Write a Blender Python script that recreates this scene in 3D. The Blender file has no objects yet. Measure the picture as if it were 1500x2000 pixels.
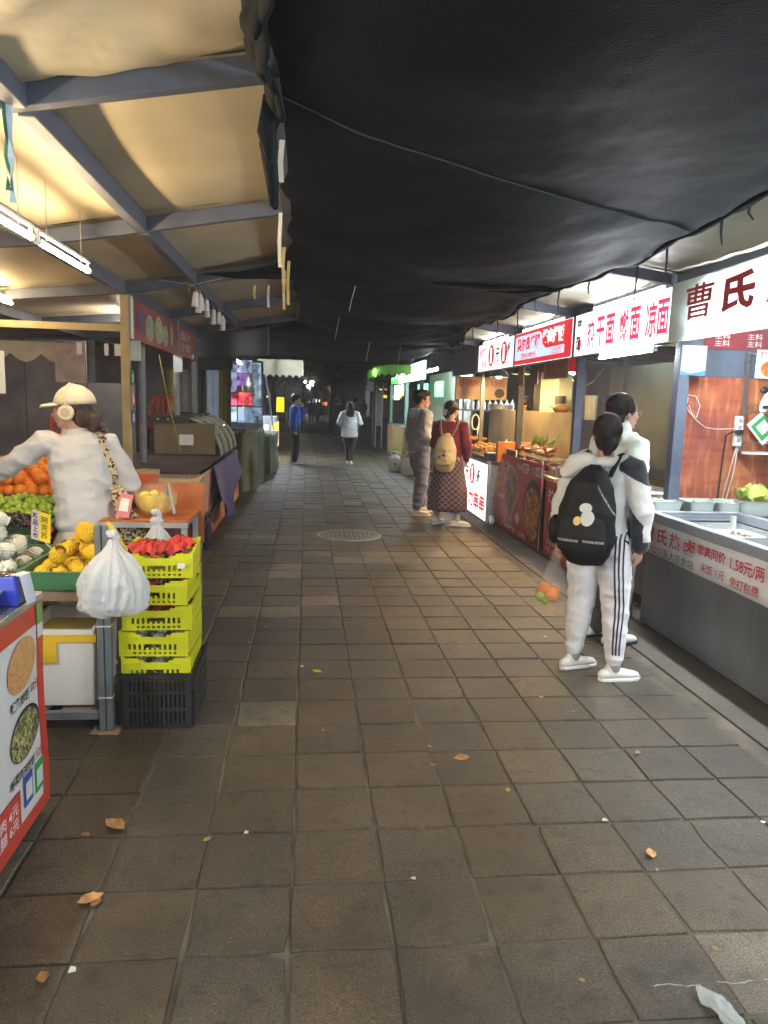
import bpy, math, random
from mathutils import Vector, Matrix, noise, Euler
from mathutils.bvhtree import BVHTree
V = Vector
rad = math.radians
rnd = random.Random(7)
sc = bpy.context.scene
col = sc.collection
# ------------------------------------------------------------------ camera
CAM = V((0, 0, 1.6))
def cam_basis(yaw, pitch, roll):
    y, p, r = rad(yaw), rad(pitch), rad(roll)
    f = V((math.sin(y)*math.cos(p), math.cos(y)*math.cos(p), -math.sin(p)))
    R = V((math.cos(y), -math.sin(y), 0)); U = R.cross(f)
    return f, math.cos(r)*R + math.sin(r)*U, -math.sin(r)*R + math.cos(r)*U
CF, CR, CU = cam_basis(6.117, 8.486, 1.7)
cd = bpy.data.cameras.new('camera'); cam = bpy.data.objects.new('camera', cd); col.objects.link(cam)
m = Matrix((CR, CU, -CF)).transposed().to_4x4(); m.translation = CAM; cam.matrix_world = m
cd.sensor_fit = 'VERTICAL'; cd.sensor_height = 36; cd.lens = 26.0; cd.clip_end = 400; cd.clip_start = .05
sc.camera = cam
# ------------------------------------------------------------------ night sky, moon, exposure
w = bpy.data.worlds.new('World'); sc.world = w; w.use_nodes = True
nt = w.node_tree; bg = nt.nodes['Background']
sky = nt.nodes.new('ShaderNodeTexSky'); sky.sky_type = 'NISHITA'; sky.sun_disc = False
sky.sun_elevation = rad(-4); sky.sun_rotation = rad(140)
nt.links.new(sky.outputs[0], bg.inputs[0]); bg.inputs[1].default_value = 0.8
sd = bpy.data.lights.new('moon', 'SUN'); sd.energy = .01; sd.angle = rad(.5); sd.color = (.7, .8, 1)
so = bpy.data.objects.new('moon', sd); so.rotation_euler = (rad(40), 0, rad(140)); col.objects.link(so)
sc.view_settings.view_transform = 'Standard'; sc.view_settings.look = 'None'
sc.view_settings.exposure = 0.0; sc.view_settings.gamma = 1; sc.view_settings.use_curve_mapping = False
sc.cycles.use_denoising = True; sc.cycles.max_bounces = 7; sc.cycles.diffuse_bounces = 4
sc.cycles.transparent_max_bounces = 12; sc.cycles.sample_clamp_indirect = 6; sc.cycles.caustics_reflective = False
sc.cycles.caustics_refractive = False
# ------------------------------------------------------------------ mesh builder
_scr = bpy.data.scenes.new('scratch')
def eval_mesh(o):
    """mesh of a temporary object with its modifiers applied, evaluated away from the real scene"""
    _scr.collection.objects.link(o); vl = _scr.view_layers[0]; vl.update(); dg = vl.depsgraph
    me = bpy.data.meshes.new_from_object(o.evaluated_get(dg)); bpy.data.objects.remove(o); return me
class MB:
    def __init__(s): s.v = []; s.f = []; s.M = None; s.mi = []; s.cm = 0
    def add(s, vs, fs):
        b = len(s.v)
        s.v += [tuple(s.M @ V(p)) for p in vs] if s.M else [tuple(p) for p in vs]
        s.f += [tuple(i+b for i in f) for f in fs]; s.mi += [s.cm]*len(fs)
        return s
    def box(s, lo, hi, R=None, piv=None):
        x0, y0, z0 = lo; x1, y1, z1 = hi
        vs = [V(p) for p in ((x0,y0,z0),(x1,y0,z0),(x1,y1,z0),(x0,y1,z0),(x0,y0,z1),(x1,y0,z1),(x1,y1,z1),(x0,y1,z1))]
        if R is not None:
            c = V(piv) if piv is not None else (V(lo)+V(hi))/2
            vs = [R @ (p-c) + c for p in vs]
        return s.add(vs, [(0,3,2,1),(4,5,6,7),(0,1,5,4),(1,2,6,5),(2,3,7,6),(3,0,4,7)])
    def cb(s, c, d, R=None):
        c = V(c); d = V(d)/2
        return s.box(c-d, c+d, R)
    def bar(s, a, b, w, h, up=(0,0,1)):
        a = V(a); b = V(b); t = (b-a).normalized(); u = V(up); r = t.cross(u)
        if r.length < 1e-4: r = t.cross(V((0,1,0)))
        r.normalize(); u = r.cross(t); r *= w/2; u *= h/2
        vs = [a-r-u, a+r-u, a+r+u, a-r+u, b-r-u, b+r-u, b+r+u, b-r+u]
        return s.add(vs, [(0,1,2,3),(7,6,5,4),(0,4,5,1),(1,5,6,2),(2,6,7,3),(3,7,4,0)])
    def loft(s, rings, cap=True, closed=True):
        n = len(rings[0]); vs = [p for r in rings for p in r]; fs = []
        for k in range(len(rings)-1):
            for i in range(n if closed else n-1):
                j = (i+1) % n
                fs.append((k*n+i, k*n+j, (k+1)*n+j, (k+1)*n+i))
        if cap and closed:
            fs.append(tuple(reversed(range(n)))); fs.append(tuple((len(rings)-1)*n+i for i in range(n)))
        return s.add(vs, fs)
    def tube(s, pts, r, n=6, cap=True):
        pts = [V(p) for p in pts]; rr = r if hasattr(r, '__len__') else [r]*len(pts)
        rings = []; t0 = None; nx = None
        for i, p in enumerate(pts):
            t = (pts[min(i+1, len(pts)-1)] - pts[max(i-1, 0)]).normalized()
            if nx is None: nx = t.orthogonal().normalized()
            else: nx = (nx - t*nx.dot(t)).normalized()
            ny = t.cross(nx)
            q = rr[i]; ra, rb = q if hasattr(q, '__len__') else (q, q)
            rings.append([p + nx*ra*math.cos(a) + ny*rb*math.sin(a) for a in (2*math.pi*k/n for k in range(n))])
        return s.loft(rings, cap)
    def cyl(s, a, b, r, r2=None, n=12, cap=True): return s.tube([a, b], [r, r if r2 is None else r2], n, cap)
    def limb(s, pts, rr, front=(0, 1, 0), n=14, rnd_=True):
        pts = [V(p) for p in pts]; F = V(front); rings = []
        rr = [q if hasattr(q, '__len__') else (q, q) for q in rr]
        if rnd_:
            a, b = (pts[0]-pts[1]).normalized(), (pts[-1]-pts[-2]).normalized()
            ra, rb = min(rr[0]), min(rr[-1])
            P = [pts[0]+a*ra*.95, pts[0]+a*ra*.7] + pts + [pts[-1]+b*rb*.7, pts[-1]+b*rb*.95]
            Q = [(rr[0][0]*.3, rr[0][1]*.3), (rr[0][0]*.72, rr[0][1]*.72)] + rr + [(rr[-1][0]*.72, rr[-1][1]*.72), (rr[-1][0]*.3, rr[-1][1]*.3)]
        else: P, Q = pts, rr
        for i, p in enumerate(P):
            t = (P[min(i+1, len(P)-1)] - P[max(i-1, 0)]).normalized()
            y = F - t*F.dot(t)
            if y.length < .2: y = V((0,0,1)) - t*t.z
            y.normalize(); x = y.cross(t)
            rings.append([p + x*Q[i][0]*math.cos(a) + y*Q[i][1]*math.sin(a) for a in (2*math.pi*k/n for k in range(n))])
        return s.loft(rings)
    def secs(s, L, n=22, e=2.3):
        rings = []
        for z, cx, cy, rx, ry in L:
            r = []
            for k in range(n):
                a = 2*math.pi*k/n; c, d = math.cos(a), math.sin(a)
                r.append(V((cx+rx*math.copysign(abs(c)**(2/e), c), cy+ry*math.copysign(abs(d)**(2/e), d), z)))
            rings.append(r)
        return s.loft(rings)
    def ell(s, c, r, nu=14, nv=9, R=None):
        c = V(c); r = r if hasattr(r, '__len__') else (r, r, r); vs = []; fs = []
        for j in range(1, nv):
            t = math.pi*j/nv
            for i in range(nu):
                a = 2*math.pi*i/nu; p = V((r[0]*math.sin(t)*math.cos(a), r[1]*math.sin(t)*math.sin(a), r[2]*math.cos(t)))
                vs.append(c + (R @ p if R else p))
        top = V((0, 0, r[2])); b = len(vs)
        vs += [c + (R @ top if R else top), c - (R @ top if R else top)]
        for j in range(nv-2):
            for i in range(nu):
                k = (i+1) % nu; fs.append((j*nu+i, (j+1)*nu+i, (j+1)*nu+k, j*nu+k))
        for i in range(nu):
            k = (i+1) % nu; fs.append((b, i, k)); fs.append((b+1, (nv-2)*nu+k, (nv-2)*nu+i))
        return s.add(vs, fs)
    def lathe(s, c, prof, n=24, cap=False):
        c = V(c)
        return s.loft([[c + V((r*math.cos(2*math.pi*i/n), r*math.sin(2*math.pi*i/n), z)) for i in range(n)] for r, z in prof], cap)
    def grid(s, P, nu, nv):
        vs = [P(i/nu, j/nv) for j in range(nv+1) for i in range(nu+1)]; W_ = nu+1
        return s.add(vs, [(j*W_+i, j*W_+i+1, (j+1)*W_+i+1, (j+1)*W_+i) for j in range(nv) for i in range(nu)])
    def poly(s, pts): return s.add(pts, [tuple(range(len(pts)))])
    def prism(s, pts, d):
        n = len(pts); d = V(d); vs = [V(p) for p in pts] + [V(p)+d for p in pts]
        return s.add(vs, [tuple(reversed(range(n))), tuple(range(n, 2*n))] + [(i, (i+1) % n, n+(i+1) % n, n+i) for i in range(n)])
    def build(s, name, mat, parent=None, smooth=False, bevel=0, solid=0, sub=0, auto=False):
        me = bpy.data.meshes.new(name)
        if parent is not None and parent.name in WM:
            I = WM[parent.name].inverted(); vs = [tuple(I @ V(p)) for p in s.v]
        else: vs = s.v
        me.from_pydata(vs, [], s.f); me.validate()
        for mt in (mat if isinstance(mat, (list, tuple)) else [mat]): me.materials.append(mt)
        if isinstance(mat, (list, tuple)) and len(me.polygons) == len(s.mi): me.polygons.foreach_set('material_index', s.mi)
        import bmesh
        bm = bmesh.new(); bm.from_mesh(me); bmesh.ops.recalc_face_normals(bm, faces=bm.faces); bm.to_mesh(me); bm.free()
        if smooth: me.polygons.foreach_set('use_smooth', [True]*len(me.polygons))
        o = bpy.data.objects.new(name, me); col.objects.link(o)
        if parent is not None:
            o.parent = parent
            if parent.name in WM: WM[o.name] = WM[parent.name]
        if smooth and auto:
            me.set_sharp_from_angle(angle=rad(40))
        if solid:
            q = o.modifiers.new('s', 'SOLIDIFY'); q.thickness = solid; q.offset = 0
        if bevel:
            q = o.modifiers.new('b', 'BEVEL'); q.width = bevel; q.segments = 2; q.limit_method = 'ANGLE'
        if sub:
            q = o.modifiers.new('u', 'SUBSURF'); q.levels = sub; q.render_levels = sub
        return o
WM = {}
def tag(o, label, cat, group=None, kind=None):
    if label: o['label'] = label
    if cat: o['category'] = cat
    if group: o['group'] = group
    if kind: o['kind'] = kind
    return o
def thing(name, label, cat, loc=(0,0,0), rz=0, group=None):
    o = bpy.data.objects.new(name, None); col.objects.link(o); o.empty_display_size = .05
    o.location = loc; o.rotation_euler = (0, 0, rz)
    WM[o.name] = Matrix.Translation(V(loc)) @ Matrix.Rotation(rz, 4, 'Z')
    return tag(o, label, cat, group)
def move(o, loc, rz=0, rot=None):
    o.location = loc; o.rotation_euler = rot if rot else (0, 0, rz); return o
def copy_tree(o, parent=None, **kw):
    c = o.copy(); col.objects.link(c); c.parent = parent
    for k, v in kw.items(): c[k] = v
    for ch in o.children: copy_tree(ch, c)
    return c
def setting(o): o['kind'] = 'structure'; return o
# ------------------------------------------------------------------ materials
MATS = {}
def M(name, c, rough=.6, metal=0, var=.14, scale=6, bump=0, bscale=60, c2=None, emit=0, ec=None, alpha=1, spec=.5, objvar=0, trans=0, stretch=None, coat=0, sheen=0, detail=5, sharp=None, transl=0):
    if name in MATS: return MATS[name]
    mt = bpy.data.materials.new(name); mt.use_nodes = True; n = mt.node_tree; L = n.links
    b = n.nodes['Principled BSDF']; MATS[name] = mt
    tc = n.nodes.new('ShaderNodeTexCoord'); mp = n.nodes.new('ShaderNodeMapping'); L.new(tc.outputs['Object'], mp.inputs[0])
    if stretch: mp.inputs['Scale'].default_value = stretch
    nz = n.nodes.new('ShaderNodeTexNoise'); nz.inputs['Scale'].default_value = scale; nz.inputs['Detail'].default_value = detail
    L.new(mp.outputs[0], nz.inputs[0])
    cr = n.nodes.new('ShaderNodeValToRGB'); L.new(nz.outputs[0], cr.inputs[0])
    lo, hi = (.32, .68) if sharp is None else sharp
    cr.color_ramp.elements[0].position = lo; cr.color_ramp.elements[1].position = hi
    a = c2 if c2 else tuple(x*(1-var) for x in c); z = c if c2 else tuple(min(1, x*(1+var)) for x in c)
    cr.color_ramp.elements[0].color = (*a, 1); cr.color_ramp.elements[1].color = (*z, 1)
    out = cr.outputs[0]
    if objvar:
        oi = n.nodes.new('ShaderNodeObjectInfo'); mr = n.nodes.new('ShaderNodeMapRange')
        mr.inputs[3].default_value = 1-objvar; mr.inputs[4].default_value = 1+objvar; L.new(oi.outputs['Random'], mr.inputs[0])
        mx = n.nodes.new('ShaderNodeVectorMath'); mx.operation = 'SCALE'; L.new(out, mx.inputs[0]); L.new(mr.outputs[0], mx.inputs['Scale'])
        out = mx.outputs[0]
    L.new(out, b.inputs['Base Color'])
    b.inputs['Metallic'].default_value = metal; b.inputs['Specular IOR Level'].default_value = spec
    b.inputs['Coat Weight'].default_value = coat; b.inputs['Sheen Weight'].default_value = sheen
    rr = n.nodes.new('ShaderNodeMapRange'); rr.inputs[3].default_value = max(.03, rough-.1); rr.inputs[4].default_value = min(1, rough+.12)
    L.new(nz.outputs[0], rr.inputs[0]); L.new(rr.outputs[0], b.inputs['Roughness'])
    if bump:
        n2 = n.nodes.new('ShaderNodeTexNoise'); n2.inputs['Scale'].default_value = bscale; n2.inputs['Detail'].default_value = 6
        L.new(mp.outputs[0], n2.inputs[0])
        bp = n.nodes.new('ShaderNodeBump'); bp.inputs['Strength'].default_value = bump; bp.inputs['Distance'].default_value = .01
        L.new(n2.outputs[0], bp.inputs['Height']); L.new(bp.outputs[0], b.inputs['Normal'])
    if emit:
        b.inputs['Emission Color'].default_value = (*(ec or c), 1); b.inputs['Emission Strength'].default_value = emit
    b.inputs['Transmission Weight'].default_value = trans; b.inputs['Alpha'].default_value = alpha
    if transl:
        tl = n.nodes.new('ShaderNodeBsdfTranslucent'); L.new(out, tl.inputs[0]); ms = n.nodes.new('ShaderNodeMixShader'); ms.inputs[0].default_value = transl
        L.new(b.outputs[0], ms.inputs[1]); L.new(tl.outputs[0], ms.inputs[2]); L.new(ms.outputs[0], n.nodes['Material Output'].inputs[0])
    mt['out'] = 1
    return mt
def recolor(mt, build):
    """build(nodes, links, texcoord) returns a colour socket that replaces the base colour"""
    n = mt.node_tree; b = n.nodes['Principled BSDF']; tc = [x for x in n.nodes if x.type == 'TEX_COORD'][0]
    s_ = build(n.nodes, n.links, tc); n.links.new(s_, b.inputs['Base Color'])
    if b.inputs['Emission Strength'].default_value > 0: n.links.new(s_, b.inputs['Emission Color'])
    return mt
def ramp(N, L, src, stops, const=False):
    r = N.new('ShaderNodeValToRGB'); L.new(src, r.inputs[0])
    if const: r.color_ramp.interpolation = 'CONSTANT'
    e = r.color_ramp.elements
    while len(e) < len(stops): e.new(.5)
    for x, (p, c) in zip(e, stops): x.position = p; x.color = (*c, 1)
    return r.outputs[0]
def glow(name, c, s, back=None):
    """a lamp or lit sign face; gives off light"""
    mt = M(name, c, .5, emit=s, ec=c); return mt
# common materials
m_steelgrey = M('grey_painted_steel', (.16,.18,.21), .45, .3, .2, 9, .15, 40)
m_beam = M('blue_grey_beam_paint', (.085,.1,.14), .5, .1, .22, 5, .1, 50, objvar=.08)
m_steel = M('brushed_steel', (.5,.5,.48), .3, .9, .15, 14, .12, 90, stretch=(1, 1, 8))
m_alu = M('aluminium_profile', (.5,.55,.62), .35, .55, .12, 8)
m_white = M('white_plastic', (.72,.72,.7), .4, var=.06)
m_paper = M('white_paper', (.74,.74,.72), .7, var=.07, bump=.2, bscale=8)
m_black = M('black_plastic', (.018,.018,.02), .45, var=.3)
m_card = M('cardboard', (.38,.26,.14), .85, var=.12, bump=.2, stretch=(1,1,4))
m_red_ink = M('red_ink', (.55,.02,.03), .6, var=.08)
m_black_ink = M('black_ink', (.02,.02,.02), .6)
m_white_ink = M('white_ink', (.75,.72,.7), .6, var=.08)
m_green_ink = M('green_print', (.03,.3,.08), .5)
m_wood = M('orange_wood_board', (.42,.13,.035), .5, var=.3, scale=5, stretch=(1,6,1), bump=.15)
m_redboard = M('red_film_plywood', (.4,.13,.07), .42, var=.5, scale=2.6, bump=.3, bscale=14, c2=(.2,.06,.05), detail=9, spec=.4)
m_rope = M('twine', (.5,.45,.36), .9)
def _rb(N, L_, tc):
    def nz(s_, d, st):
        mp = N.new('ShaderNodeMapping'); mp.inputs['Scale'].default_value = st; L_.new(tc.outputs['Object'], mp.inputs[0]); q = N.new('ShaderNodeTexNoise'); q.inputs['Scale'].default_value = s_; q.inputs['Detail'].default_value = d; L_.new(mp.outputs[0], q.inputs[0]); return q.outputs[0]
    a = ramp(N, L_, nz(2.2, 9, (1, 1, 1)), [(.3, (.17,.05,.045)), (.5, (.36,.1,.055)), (.68, (.5,.19,.08))])
    b_ = ramp(N, L_, nz(5, 6, (5, 1, .7)), [(.52, (1,1,1)), (.72, (1.7,2.2,2.2))])
    c_ = ramp(N, L_, nz(7, 8, (.5, 1, 3)), [(.34, (.8,.77,.77)), (.5, (1,1,1))])
    mx = N.new('ShaderNodeVectorMath'); mx.operation = 'MULTIPLY'; L_.new(a, mx.inputs[0]); L_.new(b_, mx.inputs[1]); m2 = N.new('ShaderNodeVectorMath'); m2.operation = 'MULTIPLY'; L_.new(mx.outputs[0], m2.inputs[0]); L_.new(c_, m2.inputs[1]); return m2.outputs[0]
recolor(m_redboard, _rb)
m_dark = M('dark_interior_panel', (.14,.125,.14), .7, var=.4, scale=2.5, bump=.2)
# ------------------------------------------------------------------ lettering
_tc = {}
def text_mesh(body, bold):
    k = (body, bold)
    if k in _tc: return _tc[k]
    c = bpy.data.curves.new('t', 'FONT'); c.body = body; c.size = 1; c.resolution_u = 2; c.offset = bold
    c.align_x = 'CENTER'; c.align_y = 'CENTER'; c.space_line = 1.1
    me = eval_mesh(bpy.data.objects.new('t', c))
    vs = [tuple(v.co) for v in me.vertices]; fs = [tuple(p.vertices) for p in me.polygons]
    bpy.data.curves.remove(c); bpy.data.meshes.remove(me)
    _tc[k] = (vs, fs); return _tc[k]
FACES = {'-X': (V((0,-1,0)), V((0,0,1))), '+X': (V((0,1,0)), V((0,0,1))), '-Y': (V((1,0,0)), V((0,0,1))), '+Z': (V((1,0,0)), V((0,1,0)))}
def letter(body, c, w, h, face, mat, parent, bold=.02, skew=0, name='lettering', lift=.003, rot=0):
    r, u = FACES[face] if isinstance(face, str) else face
    nrm = r.cross(u); vs, fs = text_mesh(body, bold)
    x0 = min(v[0] for v in vs); x1 = max(v[0] for v in vs); y0 = min(v[1] for v in vs); y1 = max(v[1] for v in vs)
    if rot:
        cr_, sr = math.cos(rot), math.sin(rot); r, u = r*cr_+u*sr, u*cr_-r*sr
    c = V(c) + nrm*lift; mb = MB(); out = []
    for v in vs:
        a = ((v[0]-x0)/(x1-x0)-.5)*w; b = ((v[1]-y0)/(y1-y0)-.5)*h
        out.append(c + r*(a+skew*b) + u*b)
    mb.add(out, fs)
    me = bpy.data.meshes.new(name)
    I = WM[parent.name].inverted() if parent and parent.name in WM else Matrix()
    me.from_pydata([tuple(I @ V(p)) for p in mb.v], [], mb.f); me.materials.append(mat)
    o = bpy.data.objects.new(name, me); col.objects.link(o); o.parent = parent
    return o
def disc(c, rx, ry, face, n=28, rot=0):
    r, u = FACES[face] if isinstance(face, str) else face
    return [V(c) + r*(rx*math.cos(a)*math.cos(rot)-ry*math.sin(a)*math.sin(rot)) + u*(rx*math.cos(a)*math.sin(rot)+ry*math.sin(a)*math.cos(rot)) for a in (2*math.pi*k/n for k in range(n))]
def rect(c, w, h, face):
    r, u = FACES[face] if isinstance(face, str) else face; c = V(c)
    return [c-r*w/2-u*h/2, c+r*w/2-u*h/2, c+r*w/2+u*h/2, c-r*w/2+u*h/2]
def patch(pts, name, mat, parent, face='-X', lift=.002):
    r, u = FACES[face] if isinstance(face, str) else face; nrm = r.cross(u)
    pts = [V(p)+nrm*lift for p in pts]
    return MB().poly(pts).build(name, mat, parent)
# ------------------------------------------------------------------ organic union
def blob(mb, name, mat, parent, vox=.008, fold=0, fs=(9,9,5), smooth=4, keep=None, seed=0, paint=None):
    me = bpy.data.meshes.new('tmp'); me.from_pydata([tuple(p) for p in mb.v], [], mb.f)
    import bmesh
    bm = bmesh.new(); bm.from_mesh(me); bmesh.ops.recalc_face_normals(bm, faces=bm.faces); bm.to_mesh(me); bm.free()
    o = bpy.data.objects.new('tmp', me)
    q = o.modifiers.new('r', 'REMESH'); q.mode = 'VOXEL'; q.voxel_size = vox; q.adaptivity = 0
    if smooth:
        q = o.modifiers.new('m', 'SMOOTH'); q.iterations = smooth; q.factor = .5
    m2 = eval_mesh(o); bpy.data.meshes.remove(me)
    if fold:
        out = []
        for v in m2.vertices:
            p = v.co; q = V((p.x*fs[0]+seed, p.y*fs[1], p.z*fs[2]))
            a = noise.noise(q); b_ = noise.noise(q*2.3+V((5, 3, 1)))
            out += list(p + v.normal*fold*((1-abs(a)*2.6)*.8 + b_*.35))
        m2.vertices.foreach_set('co', out); m2.update()
    if parent is not None and parent.name in WM and parent.get('world'):
        m2.transform(WM[parent.name].inverted())
    m2.name = name; m2.materials.clear()
    for mt in (mat if isinstance(mat, (list, tuple)) else [mat]): m2.materials.append(mt)
    m2.polygons.foreach_set('use_smooth', [True]*len(m2.polygons))
    ob = bpy.data.objects.new(name, m2); col.objects.link(ob); ob.parent = parent
    if paint:
        for p in m2.polygons: p.material_index = paint(p.center)
    return ob
# ================================================================== GROUND
m_soil = M('dark_ground', (.05,.045,.04), .9, var=.3, scale=1.5, bump=.3)
o = MB().poly([(-120,-60,-.04),(120,-60,-.04),(120,160,-.04),(-120,160,-.04)]).build('ground', m_soil); setting(o)
m_bed = M('joint_sand', (.14,.115,.082), .95, var=.45, scale=4, bump=.6, bscale=120, c2=(.042,.036,.028), detail=8)
pave = MB().poly([(-3.2,-3,-.0045),(2.22,-3,-.0045),(2.22,34,-.0045),(-3.2,34,-.0045)]).build('pavement', m_bed); setting(pave); WM[pave.name] = Matrix()
def stone_mat(name, c, objvar):
    mt = M(name, c, .5, var=.2, scale=7, bump=.55, bscale=190, objvar=objvar, spec=.42)
    n = mt.node_tree; L = n.links; b = n.nodes['Principled BSDF']
    src = b.inputs['Base Color'].links[0].from_socket
    ge = n.nodes.new('ShaderNodeNewGeometry')
    def nz(sc_, d=4):
        q = n.nodes.new('ShaderNodeTexNoise'); q.inputs['Scale'].default_value = sc_; q.inputs['Detail'].default_value = d
        L.new(ge.outputs['Position'], q.inputs[0]); return q.outputs[0]
    r1 = ramp(n.nodes, L, nz(1.1, 6), [(.36, (.55,.53,.5)), (.6, (1.12,1.08,1.02))])      # broad wear and old spills
    r2 = ramp(n.nodes, L, nz(160, 3), [(.33, (.38,.38,.38)), (.47, (1,1,1)), (.62, (1.08,1.08,1.06)), (.7, (2.3,2.2,2.0))])   # speckle of the aggregate
    r3 = ramp(n.nodes, L, nz(13, 8), [(.33, (.66,.64,.62)), (.45, (1,1,1))])
    o_ = src
    for r in (r1, r2, r3):
        mx = n.nodes.new('ShaderNodeVectorMath'); mx.operation = 'MULTIPLY'; L.new(o_, mx.inputs[0]); L.new(r, mx.inputs[1]); o_ = mx.outputs[0]
    L.new(o_, b.inputs['Base Color']); return mt
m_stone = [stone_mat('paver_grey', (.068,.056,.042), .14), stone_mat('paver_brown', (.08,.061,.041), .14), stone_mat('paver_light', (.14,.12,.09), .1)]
P_ = .307
def stone_shape(seed, s=P_-.010):
    r = random.Random(seed); h = s/2; jt = lambda a=.0035: r.uniform(-a, a)
    ring = [(-h, -h), (jt(.05), -h+jt()), (h, -h), (h+jt(), jt(.05)), (h, h), (jt(.05), h+jt()), (-h, h), (-h+jt(), jt(.05))]
    ring = [(x+jt(), y+jt()) for x, y in ring]
    if r.random() < .3:
        k = r.choice((0, 2, 4, 6)); ring[k] = (ring[k][0]*.93, ring[k][1]*.93)
    top = [(x*.972, y*.972, .0028) for x, y in ring]; mid = [(x*.99, y*.99, .0) for x, y in ring]; lo = [(x, y, -.03) for x, y in ring]
    return lo+mid+top
shapes = [stone_shape(i) for i in range(8)]
me_stone = []
for k, mt in enumerate(m_stone):
    for sh in shapes:
        me = bpy.data.meshes.new('paving_stone'); n = 8
        fs = [tuple(16+i for i in range(8))]
        for a in (0, 8):
            fs += [(a+i, a+(i+1) % 8, a+8+(i+1) % 8, a+8+i) for i in range(8)]
        me.from_pydata(sh, [], fs); me.materials.append(mt); me_stone.append(me)
cells = []
for i in range(-10, 8):
    for j in range(-8, 110):
        x = -.03 + P_*(i+.5); y = 1.955 + P_*(j+.5)
        if x > 2.2: continue
        d = V((x, y, 0)) - CAM; z = d.dot(CF)
        vis = z > .3 and abs(d.dot(CR)/z) < .56 and abs(d.dot(CU)/z) < .73 and x > -1.35
        cells.append((0 if vis else 1, d.length, x, y, i, j))
cells.sort()
def stone_pick(i, j):
    r = random.Random(i*991+j*37); k = 0 if r.random() < .6 else 1
    if r.random() < .02: k = 2
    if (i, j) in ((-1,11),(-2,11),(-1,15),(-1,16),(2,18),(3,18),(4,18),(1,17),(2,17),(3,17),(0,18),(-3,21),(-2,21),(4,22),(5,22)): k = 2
    return k, r
far_mb = MB()
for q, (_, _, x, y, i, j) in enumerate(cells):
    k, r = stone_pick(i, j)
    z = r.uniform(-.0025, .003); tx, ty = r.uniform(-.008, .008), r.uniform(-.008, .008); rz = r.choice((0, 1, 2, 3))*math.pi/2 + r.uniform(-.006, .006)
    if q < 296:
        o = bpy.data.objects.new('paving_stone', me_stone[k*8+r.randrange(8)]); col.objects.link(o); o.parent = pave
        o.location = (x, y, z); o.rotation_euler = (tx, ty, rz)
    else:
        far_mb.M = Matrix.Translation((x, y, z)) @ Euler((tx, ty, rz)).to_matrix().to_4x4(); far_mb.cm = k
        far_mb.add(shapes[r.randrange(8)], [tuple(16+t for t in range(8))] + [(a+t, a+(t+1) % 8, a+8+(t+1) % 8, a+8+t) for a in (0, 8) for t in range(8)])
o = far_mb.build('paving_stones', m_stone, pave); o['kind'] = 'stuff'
m_strip = M('worn_concrete', (.075,.062,.05), .75, var=.3, scale=2, bump=.35, bscale=50)
for (a, b_) in ((2.225, 3.9),):
    for k in range(18):
        y0 = -3 + k*2.05
        o = MB().box((a, y0, -.05), (b_, y0+2.04, .002 + .003*(k % 2))).build('concrete_strip', m_strip); setting(o)
o = MB().box((-6.5, -3, -.05), (-3.22, 34, .004)).build('stall_floor', m_strip); setting(o)
o = MB().box((3.91, -3, -.05), (7.5, 34, .004)).build('stall_floor', m_strip); setting(o)
m_iron = M('worn_manhole_iron', (.15,.15,.145), .5, .25, .35, 12, .3, 60, spec=.5)
t = thing('manhole_cover', 'round worn metal manhole cover set in the paving', 'manhole cover', (.52, 8.72, 0))
mb = MB(); mb.lathe((.52, 8.72, 0), [(0.001, .012), (.33, .012), (.34, .008), (.34, -.01)], 40); mb.build('cover', m_iron, t)
mb = MB(); mb.lathe((.52, 8.72, 0), [(.352, .011), (.385, .011), (.39, .0)], 40); mb.build('frame_ring', M('manhole_frame', (.3,.3,.28), .55, .2, .2), t)
mb = MB()
for k in range(-5, 6):
    for l in range(-5, 6):
        if k*k+l*l < 27: mb.cb((.52+k*.055, 8.72+l*.055, .0135), (.03, .03, .004), Matrix.Rotation(.78*((k+l) % 2)*2, 3, 'Z'))
mb.build('tread_studs', m_iron, t)
# ================================================================== CANOPIES
def fabric(name, c, tl=.12):
    mt = M(name, c, .5, var=.12, scale=1.3, bump=.35, bscale=9, transl=tl, c2=tuple(x*.68 for x in c), detail=8)
    return mt
m_awn = fabric('cream_awning_fabric', (.68,.6,.42)); m_awn2 = fabric('cream_plastic_roofing', (.6,.6,.48), .15)
YL = [-3.1, -1.1, .9, 2.87, 4.8, 6.87, 8.9, 10.9, 12.9]
def zl(x): return 2.56 + (x+1.6)*.177 if x > -1.6 else 2.56 + (x+1.6)*.09
t = thing('market_canopy', 'long cream fabric canopy on blue grey steel beams over the left stalls', 'canopy', (-1.6, 5, 0))
for k, y in enumerate(YL):
    for a, b_ in ((-4.4, -1.6), (-1.6, -.12)):
        MB().bar((a, y, zl(a)-.055), (b_, y, zl(b_)-.055), .055, .085).build('cross_beam', m_beam, t, bevel=.004)
for x, hh in ((-1.6, .1), (-1.0, .1), (-3.0, .09), (-.14, .07)):
    for k in range(len(YL)-1):
        MB().bar((x, YL[k]+.036, zl(x)-.058), (x, YL[k+1]-.036, zl(x)-.058), .06, hh).build('long_beam', m_beam, t, bevel=.004)
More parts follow.
